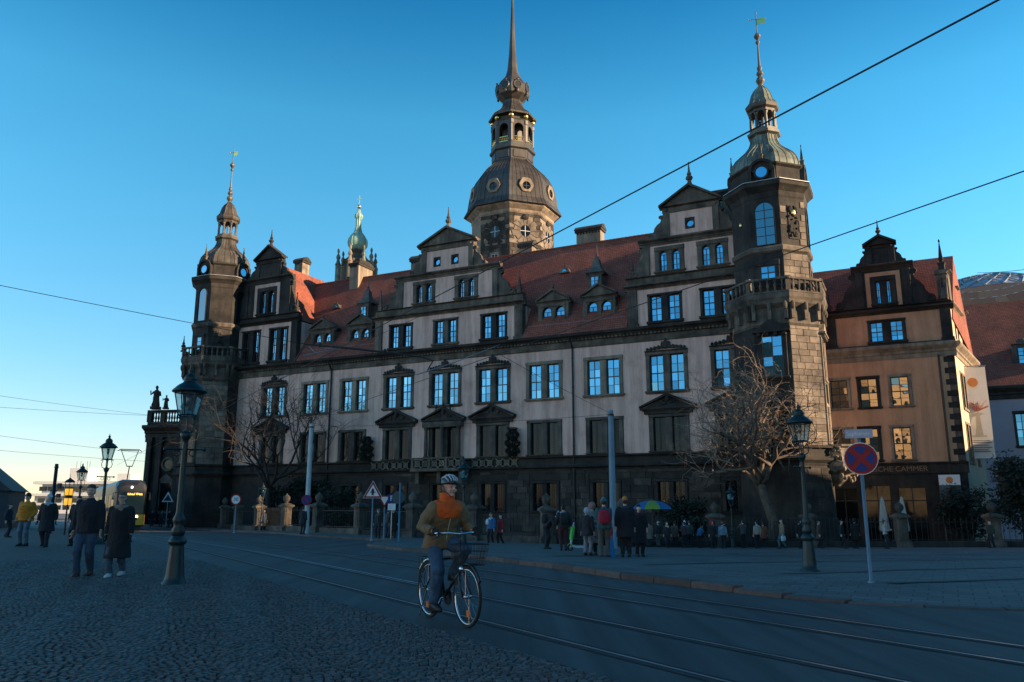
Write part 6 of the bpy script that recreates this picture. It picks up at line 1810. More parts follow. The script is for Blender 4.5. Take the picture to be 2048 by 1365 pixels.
def rm(o, v, it=3):
    m = o.modifiers.new('remesh', 'REMESH'); m.mode = 'VOXEL'; m.voxel_size = v; m.use_smooth_shade = True
    s = o.modifiers.new('smooth', 'SMOOTH'); s.iterations = it; s.factor = .5
    if v <= .0205 and o.name.split('.')[0] in ('jacket', 'coat', 'trousers', 'hood_collar'):
        for tx, st in ((FOLD1, .030), (FOLD2, .016)):
            d = o.modifiers.new('folds', 'DISPLACE'); d.texture = tx; d.strength = st; d.mid_level = .5; d.texture_coords = 'LOCAL'
    return o
def lerp(a, b, t): return Vector(a).lerp(Vector(b), t)

def figure(t, hip, sh, head, feet, hands, top_c, leg_c, shoe_c, coat=.0, hat=None, hair=(.03, .02, .014), v=.022, bulk=1.0, turn=0.0, tilt=0.0,
           glove=False, hood=None, scarf=None, arms_pole=(0, 1, -.3), yoke=None, det=False, knee=(0, -1, .1), beard=False, skirt=None, longhair=False, zip_c=None, glasses=False, puffy=False, stride=0.0):
    """hip, sh(oulder centre), head centre in the person's frame (facing -y); feet = ankle points (right, left); hands likewise"""
    hip, sh, head = Vector(hip), Vector(sh), Vector(head)
    fem = []; arm = []
    for s, f in zip((-1, 1), feet):
        h_ = hip + Vector((s * .09, 0, -.02)); k_ = ik(h_, f, .43, .42, (knee[0] + s * .12, knee[1], knee[2])); fem.append((h_, k_, Vector(f)))
    for s, q in zip((-1, 1), hands):
        a_ = sh + Vector((s * .185, .0, -.03)); e_ = ik(a_, q, .285, .255, (arms_pole[0] + s * .55, arms_pole[1], arms_pole[2])); arm.append((a_, e_, Vector(q)))
    # ---- body: one continuous surface
    b = MB()
    b.loft([ring(hip + Vector((0, 0, -.10)), .14, .10), ring(hip, .16, .11), ring(lerp(hip, sh, .35), .135, .095), ring(lerp(hip, sh, .7), .165, .11), ring(lerp(hip, sh, .95), .16, .09), ring(sh + Vector((0, 0, .05)), .07, .06)])
    for h_, k_, f_ in fem: b.tube([h_, lerp(h_, k_, .4), k_, lerp(k_, f_, .35), f_], [.072, .062, .034, .038, .03], 10)
    for a_, e_, q_ in arm: b.tube([a_, lerp(a_, e_, .5), e_, lerp(e_, q_, .4), q_], [.052, .046, .038, .037, .026], 8)
    R_ = Matrix.Rotation(turn, 3, 'Z') @ Matrix.Rotation(tilt, 3, 'X')
    H = lambda x, y, z: head + R_ @ Vector((x, y, z))
    b.tube([sh + Vector((0, .01, -.02)), lerp(sh, head, .5) + Vector((0, .012, 0)), H(0, .015, -.05)], [.062, .055, .052], 10)
    b.ball(H(0, .008, .03), .074, .094, .088, 14, 10, R_); b.ball(H(0, -.012, -.035), .062, .074, .082, 12, 8, R_); b.ball(H(0, -.055, -.088), .03, .028, .026, 8, 6, R_)
    b.ball(H(0, -.098, -.018), .013, .02, .024, 8, 6, R_); b.ball(H(0, -.085, .022), .05, .02, .012, 8, 5, R_)
    for s in (-1, 1): b.ball(H(s * .075, .01, -.01), .012, .02, .032, 6, 5, R_); b.ball(H(s * .04, -.068, -.035), .022, .02, .022, 6, 5, R_)
    rm(b.build('body', skin_m, t), v * .62 if det else v * .85, 2)
    if det:
        for s in (-1, 1): MB().ball(H(s * .031, -.083, .002), .011, .006, .006, 8, 6, R_).build('eye', eye_m, t, True)
        MB().ball(H(0, -.083, -.062), .024, .01, .007, 8, 6, R_).build('lips', lip_m, t, True)
        for s in (-1, 1): MB().ball(H(s * .032, -.089, .022), .018, .005, .004, 8, 5, R_).build('eyebrow', cloth(hair), t, True)
        if glasses:
            m_ = MB()
            for s in (-1, 1): m_.torus((0, 0, 0), .026, .003, 14, 4, 'y')
            for i in range(len(m_.v)):
                s = -1 if i < len(m_.v) // 2 else 1; x, y, z = m_.v[i]; m_.v[i] = tuple(H(x + s * .032, y - .1, z + .002))
            m_.tube([H(-.058, -.098, .004), H(-.078, 0, .008)], .003, 4).tube([H(.058, -.098, .004), H(.078, 0, .008)], .003, 4).build('glasses', blackp, t)
    # ---- trousers
    g_ = MB(); tk = 1.12
    g_.loft([ring(hip + Vector((0, 0, -.13)), .15, .115), ring(hip, .168, .122), ring(hip + Vector((0, 0, .10)), .155, .115)])
    for h_, k_, f_ in fem: g_.tube([h_, lerp(h_, k_, .4), lerp(h_, k_, .85), lerp(k_, f_, .15), lerp(k_, f_, .6), lerp(k_, f_, .97)], [.104, .10, .084, .081, .07, .066], 12)
    for h_, k_, f_ in fem: g_.ball(k_, .086, .086, .086, 10, 8)
    rm(g_.build('trousers', cloth(leg_c, .9, 9), t), v)
    # ---- shoes
    for (h_, k_, f_), s in zip(fem, (-1, 1)):
        m_ = MB(); up = 0.0
        m_.loft([[(f_.x + dx * w, f_.y + dy, f_.z + dz) for dx, dz in ((-1, -.078), (1, -.078), (1, h2), (.5, h2 + .02), (-.5, h2 + .02), (-1, h2))] for dy, w, h2 in ((.085, .028, -.02), (.06, .04, .02), (0, .042, .03), (-.06, .044, -.005), (-.13, .048, -.03), (-.185, .034, -.045), (-.205, .015, -.058))])
        m_.build('shoe', cloth(shoe_c, .6), t, True)
    # ---- jacket or coat
    g_ = MB(); B = bulk; zc = hip.z - coat
    low = [ring((hip.x, hip.y + .01, zc + .005), (.19 + .10 * min(coat, .5)) * B, (.145 + .09 * min(coat, .5)) * B + (.10 * stride if coat > .2 else 0))]
    if coat > .12: low.append(ring(hip + Vector((0, .0, -.02)), .195 * B, .15 * B))
    low += [ring(lerp(hip, sh, .3), .178 * B, .138 * B), ring(lerp(hip, sh, .6), .192 * B, .15 * B), ring(lerp(hip, sh, .85), .205 * B, .142 * B), ring(lerp(hip, sh, 1.0), .165 * B, .11 * B), ring(sh + Vector((0, 0, .04)), .085, .08), ring(sh + Vector((0, .008, .078)), .076, .076)]
    g_.loft(low)
    for a_, e_, q_ in arm:
        g_.ball(a_ + Vector((0, 0, -.01)), .075 * B, .078 * B, .08 * B, 10, 8)
        g_.tube([a_, lerp(a_, e_, .5), e_, lerp(e_, q_, .45), lerp(e_, q_, .93)], [.074 * B, .07 * B, .062 * B, .058 * B, .047 * B], 10)
    if puffy:
        for k in range(6): 
            c_ = lerp(hip + Vector((0, 0, -coat)), sh, .08 + .15 * k); g_.torus(tuple(c_), .165 * B, .035, 18, 6, 'z')
    rm(g_.build('coat' if coat > .2 else 'jacket', cloth(top_c), t), v)
    if zip_c: MB().tube([sh + Vector((0, -.08, .06)), lerp(hip, sh, .8) + Vector((0, -.155 * B, 0)), lerp(hip, sh, .3) + Vector((0, -.15 * B, 0)), hip + Vector((0, -.15 * B, -.02))], .007, 5).build('zip', cloth(zip_c), t)
    if yoke:
        y_ = MB(); y_.loft([ring(lerp(hip, sh, .62) + Vector((0, -.018, 0)), .16 * B, .152 * B), ring(lerp(hip, sh, .86) + Vector((0, -.008, 0)), .20 * B, .15 * B), ring(lerp(hip, sh, 1.02), .172 * B, .12 * B), ring(sh + Vector((0, -.01, .06)), .098, .092), ring(sh + Vector((0, -.012, .15)), .098, .1), ring(sh + Vector((0, -.012, .155)), .07, .07)])
        for a_, e_, q_ in arm: y_.ball(lerp(a_, sh, .25) + Vector((0, 0, .02)), .085, .085, .075, 10, 8)
        rm(y_.build('hood_collar', cloth(yoke), t), v)
    if scarf:
        m_ = MB().torus(tuple(sh + Vector((0, -.012, .035))), .085, .036, 20, 8, 'z').torus(tuple(sh + Vector((0, -.02, .02))), .10, .04, 20, 8, 'z').ball(sh + Vector((.03, -.12, -.03)), .05, .035, .09, 8, 6)
        rm(m_.build('scarf', cloth(scarf), t), v * .7)
    # ---- hair, hats
    def cap(name, rx, ry, rz, dz, mat, cut, dy=.012):
        m_ = MB(); n = 16; rings = []
        for i in range(8):
            a = cut + (pi / 2 - cut) * i / 7
            rings.append([tuple(H(rx * math.cos(a) * math.cos(2 * pi * k / n), dy + ry * math.cos(a) * math.sin(2 * pi * k / n), dz + rz * math.sin(a))) for k in range(n)])
        m_.loft(rings); return m_.build(name, mat, t, True)
    if hood:
        m_ = MB(); m_.ball(H(0, .035, .02), .118, .115, .145, 14, 10, R_)
        m_.torus((0, 0, 0), .098, .028, 18, 6, 'y')
        for i in range(len(m_.v) - 18 * 6, len(m_.v)):
            x, y, z = m_.v[i]; m_.v[i] = tuple(H(x, y - .055, z * 1.2 + .005))
        rm(m_.build('hood', cloth(hood), t), v * .8)
    if hat:
        kind, c = hat
        if kind == 'beanie':
            cap('hat', .088, .106, .115, .042, cloth(c), -.08)
            MB().torus((0, 0, 0), .084, .022, 20, 6, 'z').build('hat_brim', cloth(c), t, True, tuple(H(0, .01, .044)), (tilt, 0, turn))
            if len(c) and sum(c) > .9: MB().ball(H(0, .02, .165), .035).build('pompom', cloth(c), t, True)
        else:
            cap('hat', .09, .108, .09, .05, cloth(c), -.1); MB().ball(H(0, -.1, .045), .07, .06, .01, 12, 6, R_).build('hat_peak', cloth(c), t, True)
    if not hood:
        if not hat: cap('hair', .083, .100, .088, .052, cloth(hair, .7), .0, .020)
        m_ = MB().ball(H(0, .05, -.005), .078, .066, .085 if not longhair else .15, 12, 8, R_)
        m_.build('back_hair', cloth(hair, .7), t, True)
    if beard: MB().ball(H(0, -.05, -.085), .052, .045, .035, 10, 6, R_).build('beard', cloth(hair), t, True)
    # ---- hands
    for (a_, e_, q_), s in zip(arm, (-1, 1)):
        d = (q_ - e_).normalized(); qt = Vector((0, 0, -1)).rotation_difference(d)
        o = obj('glove' if glove else 'hand', HAND_G if glove else HAND_S, t, tuple(q_ - d * .01)); o.rotation_mode = 'QUATERNION'; o.rotation_quaternion = qt; o.scale = (-s, 1, 1)
    return arm

def person(label, X, Y, h, face, top, legs, shoes=(.012, .011, .010), walk=0.0, arms='down', lean=0.0, coat=.06, off=0.0, **kw):
    z = ground_z(X, Y) + off
    t = thing('person', label, 'person', (X, Y, z), rad(face)); s = h / 1.76; t.scale = (s, s, s)
    hipz = .93 - .03 * walk
    hip = (0, 0, hipz); ln = lean
    sh = (0, -ln * .48, hipz + .50 - ln * .16); hd = (0, -ln * .70 - .015, hipz + .71 - ln * .26)
    if walk:
        feet = [(-.085, -.27 * walk, .085), (.085, .30 * walk, .085 + .09 * walk)]
        if walk < 0: feet = [(-.085, -.30 * walk, .085 - .09 * walk), (.085, .27 * walk, .085)]
    else: feet = [(-.10, -.01, .085), (.10, .02, .085)]
    w = walk
    S = Vector(sh)
    if arms == 'down': hands = [(-.27, .16 * w - .02, hipz - .05), (.27, -.18 * w - .02, hipz - .05)]
    elif arms == 'pocket': hands = [(-.235, -.10 - ln * .1, hipz + .02), (.235, -.10 - ln * .1, hipz + .02)]
    elif arms == 'front': hands = [(-.07, -.27 - ln * .3, hipz + .22), (.07, -.28 - ln * .3, hipz + .24)]
    elif arms == 'phone': hands = [(-.09, -.24, hipz + .52), (.09, -.25, hipz + .50)]
    elif arms == 'reach': hands = [(-.14, -.45 - ln * .35, hipz + .05), (.12, -.48 - ln * .35, hipz + .08)]
    elif arms == 'onedown': hands = [(-.27, -.02, hipz - .05), (.1, -.25, hipz + .2)]
    if arms == 'pocket': kw.setdefault('arms_pole', (0, 1, 0))
    kw.setdefault('stride', abs(walk) / .42)
    figure(t, hip, sh, hd, feet, hands, top, legs, shoes, coat, **kw)
    return t
def bag(t, name, c, loc, r, strap=None):
    m_ = MB().loft([[(loc[0] + x * r[0] * k, loc[1] + y * r[1] * k, loc[2] + z) for x, y in ((-1, -.6), (-.7, -1), (.7, -1), (1, -.6), (1, .6), (.7, 1), (-.7, 1), (-1, .6))] for z, k in ((-r[2], .75), (-r[2] * .8, 1), (0, 1.08), (r[2] * .7, .95), (r[2], .6))])
    o = m_.build(name, cloth(c), t, True)
    if strap:
        for a, b in strap: MB().tube([a, lerp(a, b, .5), b], .016, 5).build('strap', cloth(c), t)
    return o
BLK = (.010, .012, .016); NAVY = (.012, .018, .034); JEAN = (.030, .062, .105); JEANL = (.09, .14, .19); DKJ = (.014, .020, .030); GREYB = (.05, .055, .06)
# foreground walkers
person('man in black jacket and blue jeans walking towards the viewer at left', -8.76, 17.05, 1.87, 8, (.008, .012, .019), JEAN, (.09, .035, .022), walk=.35, v=.015, det=True, hair=(.045, .030, .022), bulk=1.16, coat=.10, hood=None, turn=.12)
person('woman in long black coat and beige scarf walking beside the man at left', -8.05, 16.95, 1.72, 5, (.006, .008, .011), JEANL if False else (.045, .085, .12), (.5, .5, .5), walk=.42, v=.015, det=True, coat=.52, hair=(.10, .06, .035), scarf=(.22, .19, .15), glove=True, bulk=1.12, glasses=True)
person('man in mustard yellow puffer jacket and light jeans at far left', -17.94, 30.4, 1.90, -4, (.60, .20, .012), JEANL, v=.02, det=True, arms='pocket', hat=('beanie', (.015, .015, .02)), bulk=1.34, coat=.10, puffy=True)
person('woman in long black coat with white bobble hat and pale scarf', -16.75, 29.7, 1.84, 6, BLK, DKJ, walk=-.3, v=.02, coat=.42, hat=('beanie', (.55, .55, .60)), scarf=(.34, .42, .50), bulk=1.15, glove=True)
person('man in dark open jacket walking behind the woman with white hat', -16.2, 30.7, 1.82, 0, (.012, .016, .018), BLK, walk=.35, v=.02, arms='pocket', bulk=1.15, hair=(.02, .015, .012), zip_c=(.2, .2, .2))
person('person in navy jacket cut by the left picture edge', -27.0, 44.2, 1.78, 100, NAVY, BLK, walk=.3, v=.025, bulk=1.1)
# along the far pavement
person('person in black coat standing beside the pale mast', -13.75, 54.2, 1.78, 160, BLK, DKJ, v=.028, coat=.3, bulk=1.15, off=.11)
person('person in dark blue coat beside the lamp at the sunlit fence', -21.2, 70.4, 1.75, 60, (.02, .03, .05), BLK, v=.028, coat=.3, walk=.3, off=.11)
person('woman in pale hat and dark jacket under the priority sign', -8.15, 50.2, 1.68, -10, (.02, .022, .024), DKJ, v=.026, hat=('beanie', (.34, .16, .15)), off=.11, zip_c=(.2, .2, .18), scarf=(.10, .11, .10))
person('person in long black coat seen from behind near the parking sign', -7.2, 50.0, 1.76, 170, (.006, .007, .008), BLK, v=.026, coat=.5, bulk=1.2, hair=(.3, .28, .26), off=.11)
person('person half hidden behind the long black coat near the parking sign', -7.75, 51.4, 1.74, 150, GREYB, (.02, .04, .07), v=.028, off=.11)
t_ = person('person in blue and white ski jacket walking beside the red coat', -1.15, 45.4, 1.74, -35, (.02, .10, .24), BLK, (.4, .4, .4), v=.024, walk=.35, hat=('beanie', (.06, .08, .04)), scarf=(.5, .5, .5), bulk=1.15)
bag(t_, 'white_panel', (.55, .6, .64), (-.16, -.02, 1.25), (.10, .16, .16))
person('person in dark red coat walking by the fence', -.62, 45.6, 1.68, -50, (.20, .012, .02), BLK, v=.024, walk=.4, coat=.22, hair=(.01, .008, .008), bulk=1.12)
# group on the island
t_ = person('person bending forward over a bag at the left of the group', 1.45, 34.9, 1.72, 60, (.012, .013, .017), DKJ, v=.022, lean=.85, arms='reach', off=.11, hat=('beanie', (.30, .32, .36)), bulk=1.15)
bag(t_, 'backpack', (.010, .011, .014), (0, .05, 1.28), (.15, .12, .2))
t_ = person('person in black jacket with white collar seen from behind beside the scooter', 2.06, 33.1, 1.78, 185, (.010, .014, .018), (.05, .016, .02), v=.022, off=.11, scarf=(.45, .47, .50), bulk=1.2, hair=(.008, .008, .008), arms='pocket')
bag(t_, 'backpack', (.010, .016, .018), (0, .19, 1.26), (.15, .10, .22))
t_ = person('person in long beige puffer coat with fur hood in the group', 2.68, 27.5, 1.70, 200, (.26, .20, .17), (.012, .012, .014), (.05, .05, .05), v=.02, coat=.52, hood=(.20, .13, .11), bulk=1.2, puffy=True, off=.11, arms='front')
t_ = person('person in dark jacket and grey jeans with pale sleeve at left of the fur hood', 2.45, 26.9, 1.5, 150, (.014, .018, .026), (.16, .19, .22), v=.02, off=.11, bulk=1.15, hood=(.30, .36, .42), coat=.2)
t_ = person('person with teal beanie and red backpack seen from behind', 2.9, 26.0, 1.80, 178, (.022, .075, .085), (.075, .075, .062), (.10, .04, .025), v=.018, hat=('beanie', (.02, .14, .18)), off=.11, bulk=1.15, coat=.1, arms='front')
bag(t_, 'backpack', (.30, .010, .03), (0, .22, 1.20), (.17, .10, .21), [((-.12, .1, 1.44), (-.13, -.16, 1.2)), ((.12, .1, 1.44), (.13, -.16, 1.2))])
t_ = person('tall person in black coat with orange bobble hat beside the umbrella', 3.6, 26.2, 1.86, 175, (.008, .009, .014), BLK, v=.02, hat=('beanie', (.52, .17, .03)), coat=.35, bulk=1.28, off=.11, scarf=(.02, .05, .07))
person('person in long black coat and dark fringe facing the viewer beside the orange hat', 4.22, 27.4, 1.67, 10, (.007, .007, .009), (.008, .008, .010), v=.02, coat=.48, hair=(.008, .007, .007), longhair=True, bulk=1.2, off=.11, scarf=(.06, .008, .012), arms='pocket')
person('child in dark jacket behind the orange hat holding a bright tube', 5.2, 38.0, 1.55, 20, (.012, .014, .018), BLK, v=.026, off=.11, scarf=(.3, .3, .32))
tb = MB().tube([(0, 0, .45), (.03, .02, .8), (0, .0, 1.2)], [.05, .055, .04], 8).build('swim_tube', mk('coral_foam', [(.6, .05, .06)], rough=.6), None, True, (3.22, 27.0, ground_z(3.2, 27) + .11))
tag(tb, 'coral red foam tube held upright between the backpack and the orange hat', 'foam tube')
cn = MB().lathe([(.13, 0), (.12, .04), (.09, .05), (.03, .62), (0, .64)], 14).build('traffic_cone', mk('cone_blue', [(.02, .18, .42)], rough=.5), None, True, (3.16, 26.2, ground_z(3.1, 26.2) + .11))
tag(cn, 'bright blue cone on the pavement right of the red backpack', 'cone')
# queue before the fence
Q = [(8.6, 52.0, 1.62, 'person in long beige coat at the left end of the queue', (.20, .155, .115), (.03, .05, .04), dict(coat=.4, bulk=1.15), 200),
     (9.25, 52.2, 1.58, 'person with pale cap and dark jacket second in the queue', (.02, .022, .026), (.10, .095, .09), dict(hat=('cap', (.40, .40, .42))), 220),
     (9.85, 52.4, 1.60, 'person in khaki jacket with teal bag in the queue', (.07, .06, .035), (.08, .075, .08), dict(coat=.2), 190),
     (11.0, 52.6, 1.64, 'person in blue jacket and white bobble hat in the queue', (.035, .09, .14), BLK, dict(hat=('beanie', (.62, .64, .68)), arms='front', bulk=1.2), 180),
     (11.9, 52.7, 1.50, 'person in bright blue jacket bending in the queue', (.02, .09, .20), BLK, dict(lean=.4, bulk=1.2, arms='front'), 120),
     (12.4, 51.2, 1.66, 'person with red hood and dark coat in the queue', (.012, .013, .016), BLK, dict(hood=(.34, .015, .025), bulk=1.15, coat=.25), 20),
     (13.5, 52.6, 1.68, 'person in black jacket at the right end of the queue', (.010, .011, .013), BLK, dict(bulk=1.1), 200),
     (7.6, 51.6, 1.55, 'person in grey green parka half hidden by the black coat group', (.05, .06, .05), DKJ, dict(coat=.25), 170),
     (10.4, 52.9, 1.6, 'person in brown parka behind the khaki jacket in the queue', (.08, .055, .04), BLK, dict(coat=.25, bulk=1.15), 150)]
Q += [(15.3, 51.6, 1.66, 'person in cream jacket with dark cap right of the pale tree trunk', (.30, .27, .22), BLK, dict(hat=('cap', (.02, .02, .025))), 200),
      (15.9, 52.3, 1.60, 'person in rust coloured coat before the pale tree trunk', (.16, .05, .025), BLK, dict(coat=.3), 170),
      (7.2, 52.4, 1.66, 'person in pale grey jacket at the far left of the queue', (.20, .21, .22), DKJ, dict(arms='front'), 190),
      (13.0, 51.0, 1.58, 'child in light blue jacket in front of the navy parka', (.10, .17, .23), BLK, dict(bulk=1.1, hat=('beanie', (.30, .05, .06))), 160),
      (9.6, 51.2, 1.56, 'person in dark jacket with pale scarf in front of the khaki jacket', (.02, .02, .024), BLK, dict(scarf=(.42, .40, .36)), 15),
      (18.3, 52.6, 1.72, 'person in grey coat between tree and right lamp post', (.08, .08, .085), BLK, dict(coat=.35), 30),
      (8.0, 52.8, 1.68, 'tall person in charcoal coat behind the beige coat in the queue', (.018, .019, .022), BLK, dict(coat=.35), 175),
      (10.75, 51.6, 1.56, 'person in dark plum jacket in front of the white bobble hat', (.05, .02, .035), BLK, dict(hat=('beanie', (.03, .03, .04)), arms='front'), 210),
      (11.45, 53.3, 1.70, 'person in olive jacket behind the bright blue jacket', (.05, .055, .03), DKJ, dict(bulk=1.1), 185),
      (12.95, 53.0, 1.66, 'person in navy parka behind the red hood', (.012, .02, .045), BLK, dict(coat=.3, hood=(.012, .02, .045)), 160),
      (14.6, 52.2, 1.72, 'person in grey jacket right of the queue beside the lamp', (.045, .05, .055), BLK, dict(arms='phone'), 190),
      (6.7, 50.8, 1.62, 'person in teal jacket left of the queue under the umbrella', (.02, .09, .10), BLK, dict(bulk=1.15), 165),
      (6.1, 49.6, 1.70, 'person in black hooded jacket left of the teal jacket', (.009, .010, .012), BLK, dict(hood=(.009, .010, .012), arms='pocket'), 30),
      (19.0, 51.2, 1.68, 'person in brown coat between the lamp and the striding figure', (.07, .045, .03), BLK, dict(coat=.35, walk=.3), 80),
      (30.0, 51.8, 1.70, 'person in dark green jacket near the right fence pillar', (.015, .03, .022), BLK, dict(walk=.35), -70)]
for x, y, h, lb, c, lg, kw, fc in Q:
    person(lb, x, y, h, fc, c, lg, v=.03, off=.11, **kw)
t_ = person('person in tan jacket striding left with a white bag before the fence', 16.1, 49.3, 1.74, -75, (.19, .135, .085), (.03, .09, .11), v=.028, walk=.55, off=.11, hair=(.05, .035, .025))
bag(t_, 'shopping_bag', (.42, .45, .48), (.26, -.1, .62), (.07, .13, .15))
person('person in black jacket behind the right lamp post', 17.5, 50.2, 1.70, 20, (.008, .009, .010), BLK, v=.03, off=.11, hood=(.008, .009, .010))
person('person in dark clothes striding left of the no stopping sign', 20.1, 50.4, 1.70, 70, (.010, .012, .018), BLK, v=.03, walk=.5, off=.11)
person('person in black coat standing just left of the sign pole', 21.0, 50.6, 1.78, 180, (.005, .006, .007), BLK, v=.03, coat=.45, bulk=1.2, off=.11, hood=(.006, .006, .007))
person('person in white jacket standing by the right fence pillar', 22.7, 50.3, 1.66, 60, (.38, .35, .31), (.02, .022, .025), v=.03, arms='front', off=.11, hair=(.02, .015, .012))
person('person in dark jacket at the right edge before the evergreen', 33.2, 52.5, 1.72, -30, (.012, .013, .015), BLK, v=.03, off=.11, scarf=(.3, .28, .26))
for i, (x, y, fc, c, lb) in enumerate(((-37.6, 86.0, 30, BLK, 'leftmost of three dark pedestrians before the church'), (-36.9, 86.6, 170, (.03, .04, .05), 'middle of three dark pedestrians before the church'), (-35.9, 86.2, 100, BLK, 'rightmost of three dark pedestrians before the church'))):
    person(lb, x, y, 1.74, fc, c, DKJ, v=.035, off=.11, walk=.3)

# ------------------------------------------------------------------ cyclist
BK = thing('bicycle', 'black city bicycle with wire front basket ridden in the foreground', 'bicycle', (-.80, 10.41, .01), rad(30.4))
frm = mk('bike_frame', [(.008, .009, .011)], rough=.3)
WR = .35
for y_, nm in ((-.53, 'front_wheel'), (.53, 'rear_wheel')):
    w = MB().torus((0, y_, WR), WR - .017, .019, 44, 8, 'x').build(nm, tyre_m, BK, True)
    MB().torus((0, y_, WR), WR - .040, .012, 44, 6, 'x').build('rim', chrome, w, True)
    m_ = MB()
    for k in range(18):
        a = 2 * pi * k / 18; s = .03 if k % 2 else -.03
        m_.tube([(s, y_ + .02 * math.cos(a + .8), WR + .02 * math.sin(a + .8)), (0, y_ + (WR - .05) * math.cos(a), WR + (WR - .05) * math.sin(a))], .0016, 4, False)
    m_.build('spokes', chrome, w)
    MB().tube([(-.05, y_, WR), (.05, y_, WR)], .022, 8).build('hub', chrome, w, True)
    MB().box(-.012, .012, y_ - .06 if y_ < 0 else y_ + .02, y_ - .01 if y_ < 0 else y_ + .07, WR - .22, WR - .15).build('reflector', mk('reflector_orange', [(.9, .22, .02)], rough=.3), w)
    a0, a1 = (.5, 2.75) if y_ > 0 else (.35, 2.6)
    MB().torus((0, y_, WR), WR + .022, .022, 20, 6, 'x', a0, a1).build('mudguard', frm if y_ < 0 else chrome, BK, True)
BB, ST, HT1, HT2 = Vector((0, .09, .29)), Vector((0, .24, .80)), Vector((0, -.345, .80)), Vector((0, -.375, .66))
m_ = MB().tube([BB, ST], .017, 8).tube([BB, HT2], .019, 8).tube([ST + Vector((0, -.01, -.06)), HT1], .017, 8).tube([HT1 + Vector((0, .01, .03)), HT2], .021, 8)
for s in (-1, 1): m_.tube([BB + Vector((s * .03, 0, 0)), (s * .06, .53, WR)], .011, 6).tube([ST + Vector((s * .012, 0, -.03)), (s * .06, .53, WR)], .010, 6)
m_.build('frame', frm, BK, True)
m_ = MB()
for s in (-1, 1): m_.tube([HT2 + Vector((s * .03, 0, 0)), (s * .055, -.43, .52), (s * .055, -.53, WR)], [.017, .014, .011], 8)
m_.tube([HT2, HT1, (0, -.32, .98), (0, -.345, 1.06)], .014, 8).build('fork', frm, BK, True)
MB().tube([(-.29, -.10, 1.06), (-.27, -.22, 1.08), (-.15, -.335, 1.085), (0, -.35, 1.07), (.15, -.335, 1.085), (.27, -.22, 1.08), (.29, -.10, 1.06)], .012, 8).build('handlebar', chrome, BK, True)
for s in (-1, 1): MB().tube([(s * .29, -.09, 1.06), (s * .278, -.19, 1.075)], .018, 8).build('grip', blackp, BK, True); MB().tube([(s * .27, -.22, 1.07), (s * .25, -.25, 1.03), (s * .28, -.12, 1.0)], .006, 5).build('brake_lever', chrome, BK, True)
MB().loft([ring((0, .40, .90), .01, .01, 8), ring((0, .36, .915), .085, .05, 8)], True).ball((0, .32, .92), .085, .10, .03, 12, 6).ball((0, .2, .925), .035, .09, .025, 10, 6).build('saddle', blackp, BK, True)
MB().tube([ST, (0, .275, .91)], .013, 8).build('seat_post', chrome, BK, True)
MB().tube([(-.13, .09, .12), (-.05, .09, .29), (.05, .09, .29), (.13, .09, .46)], .011, 6).build('crank', chrome, BK, True)
for x, z in ((-.15, .12), (.15, .46)): MB().box(x - .045, x + .045, .05, .13, z - .012, z + .012).build('pedal', blackp, BK)
MB().loft([[(.045, .09 + .1 * math.cos(a), .29 + .1 * math.sin(a)) for a in [2 * pi * k / 16 for k in range(16)]], [(.055, .09 + .1 * math.cos(a), .29 + .1 * math.sin(a)) for a in [2 * pi * k / 16 for k in range(16)]]]).tube([(.05, .09, .385), (.05, .53, .39)], .006, 4).tube([(.05, .09, .195), (.05, .53, .31)], .006, 4).build('chain_guard', frm, BK)
m_ = MB(); 
for s in (-1, 1): m_.tube([(s * .06, .53, WR), (s * .075, .62, .74), (s * .07, .35, .75)], .007, 5).tube([(s * .075, .40, .75), (s * .075, .72, .745), (s * .08, .70, .5), (s * .06, .53, WR)], .006, 5)
for y_ in (.42, .52, .62, .71): m_.tube([(-.075, y_, .75), (.075, y_, .75)], .005, 4)
m_.build('luggage_rack', frm, BK)
m_ = MB()
x0, x1, y0, y1, z0, z1 = .17, .135, -.72, -.42, .72, .96
def bpt(u, v, top):   # basket rim points
    k = 1.0 if top else .78; return ((u) * .19 * k, -.57 + v * .15 * k, z1 if top else z0)
per = [(u, -1) for u in [-1 + .25 * i for i in range(8)]] + [(1, v) for v in [-1 + .25 * i for i in range(8)]] + [(1 - .25 * i, 1) for i in range(8)] + [(-1, 1 - .25 * i) for i in range(8)]
for u, v in per: m_.tube([bpt(u, v, False), bpt(u, v, True)], .003, 4, False)
for f in (0, .33, .66, 1.0):
    q = [tuple(Vector(bpt(u, v, False)).lerp(Vector(bpt(u, v, True)), f)) for u, v in per]; m_.tube(q + [q[0]], .005 if f in (0, 1.0) else .003, 4, False)
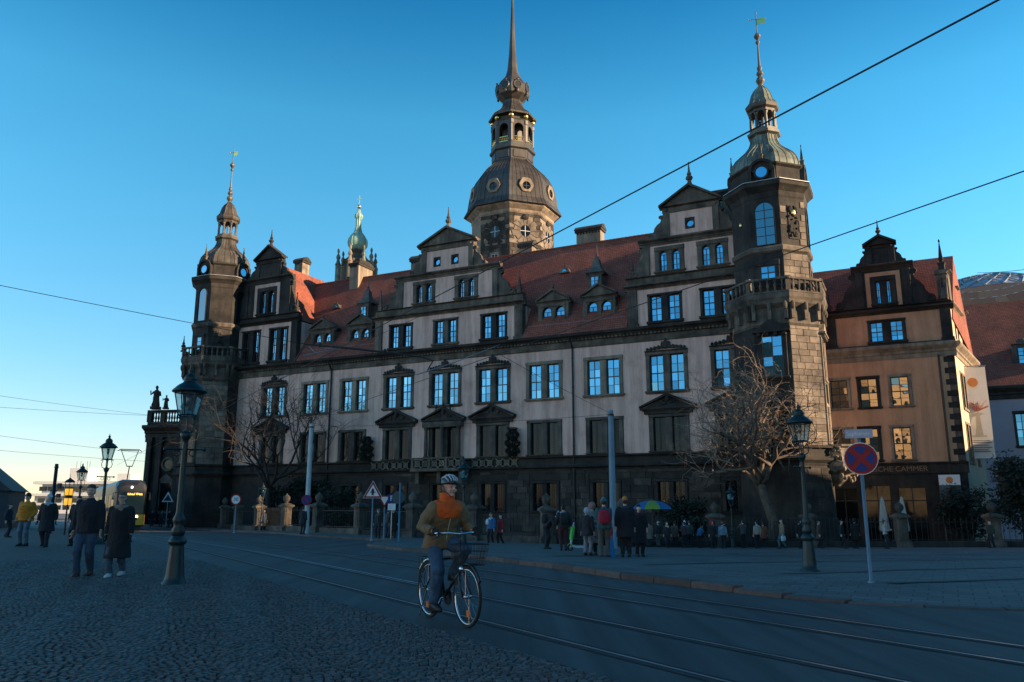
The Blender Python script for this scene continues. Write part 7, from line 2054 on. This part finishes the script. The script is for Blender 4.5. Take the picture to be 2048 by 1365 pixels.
for i in range(9): u = -1 + .25 * i; m_.tube([bpt(u, -1, False), bpt(u, 1, False)], .003, 4, False)
m_.build('basket', iron, BK)
MB().ball((0, -.40, .66), .045, .05, .045, 12, 8).build('headlamp', chrome, BK, True)
MB().tube([(-.04, .53, WR), (-.10, .62, .02)], .008, 5).build('kickstand', frm, BK)
CY = thing('person', 'cyclist in orange and khaki jacket with helmet riding in the foreground', 'person', (-.80, 10.41, .01), rad(30.4))
figure(CY, (0, .25, .99), (0, .06, 1.415), (0, -.02, 1.635), [(-.125, .13, .215), (.125, .12, .56)], [(-.275, -.13, 1.10), (.275, -.13, 1.10)],
       (.17, .115, .058), (.028, .075, .135), (.012, .012, .012), .12, hat=None, hair=(.10, .075, .06), v=.0125, bulk=1.20, det=True, glove=True, yoke=(.62, .10, .010), turn=rad(8), arms_pole=(0, .5, -.8), knee=(0, -1, .5), zip_c=(.45, .40, .25))
hm = MB(); hc = Vector((0, -.02, 1.635))
n = 22; rings = []
for i in range(9):
    a = -.02 + (pi / 2 + .02) * i / 8
    rings.append([tuple(hc + Vector((.102 * math.cos(a) * math.cos(2 * pi * k / n), .012 + .132 * math.cos(a) * math.sin(2 * pi * k / n), .042 + .112 * math.sin(a)))) for k in range(n)])
hm.loft(rings); hl = hm.build('helmet', mk('helmet_black', [(.012, .014, .017)], rough=.35), CY, True)
m_ = MB()
for x in (-.07, -.035, 0, .035, .07):
    m_.tube([tuple(hc + Vector((x * (1.1 if abs(a) < .8 else .9), .012 - .137 * math.sin(a) * math.sqrt(max(0, 1 - (x / .105) ** 2)), .044 + .118 * math.cos(a) * math.sqrt(max(0, 1 - (x / .105) ** 2))))) for a in [-1.25 + 2.5 * i / 10 for i in range(11)]], .010, 5)
m_.build('helmet_ribs', mk('helmet_silver', [(.42, .48, .50)], rough=.3), hl, True)
m_ = MB()
for s in (-1, 1): m_.tube([tuple(hc + Vector((s * .092, 0, .03))), tuple(hc + Vector((s * .078, -.03, -.05))), tuple(hc + Vector((0, -.06, -.118)))], .006, 5)
m_.build('chin_strap', blackp, hl)
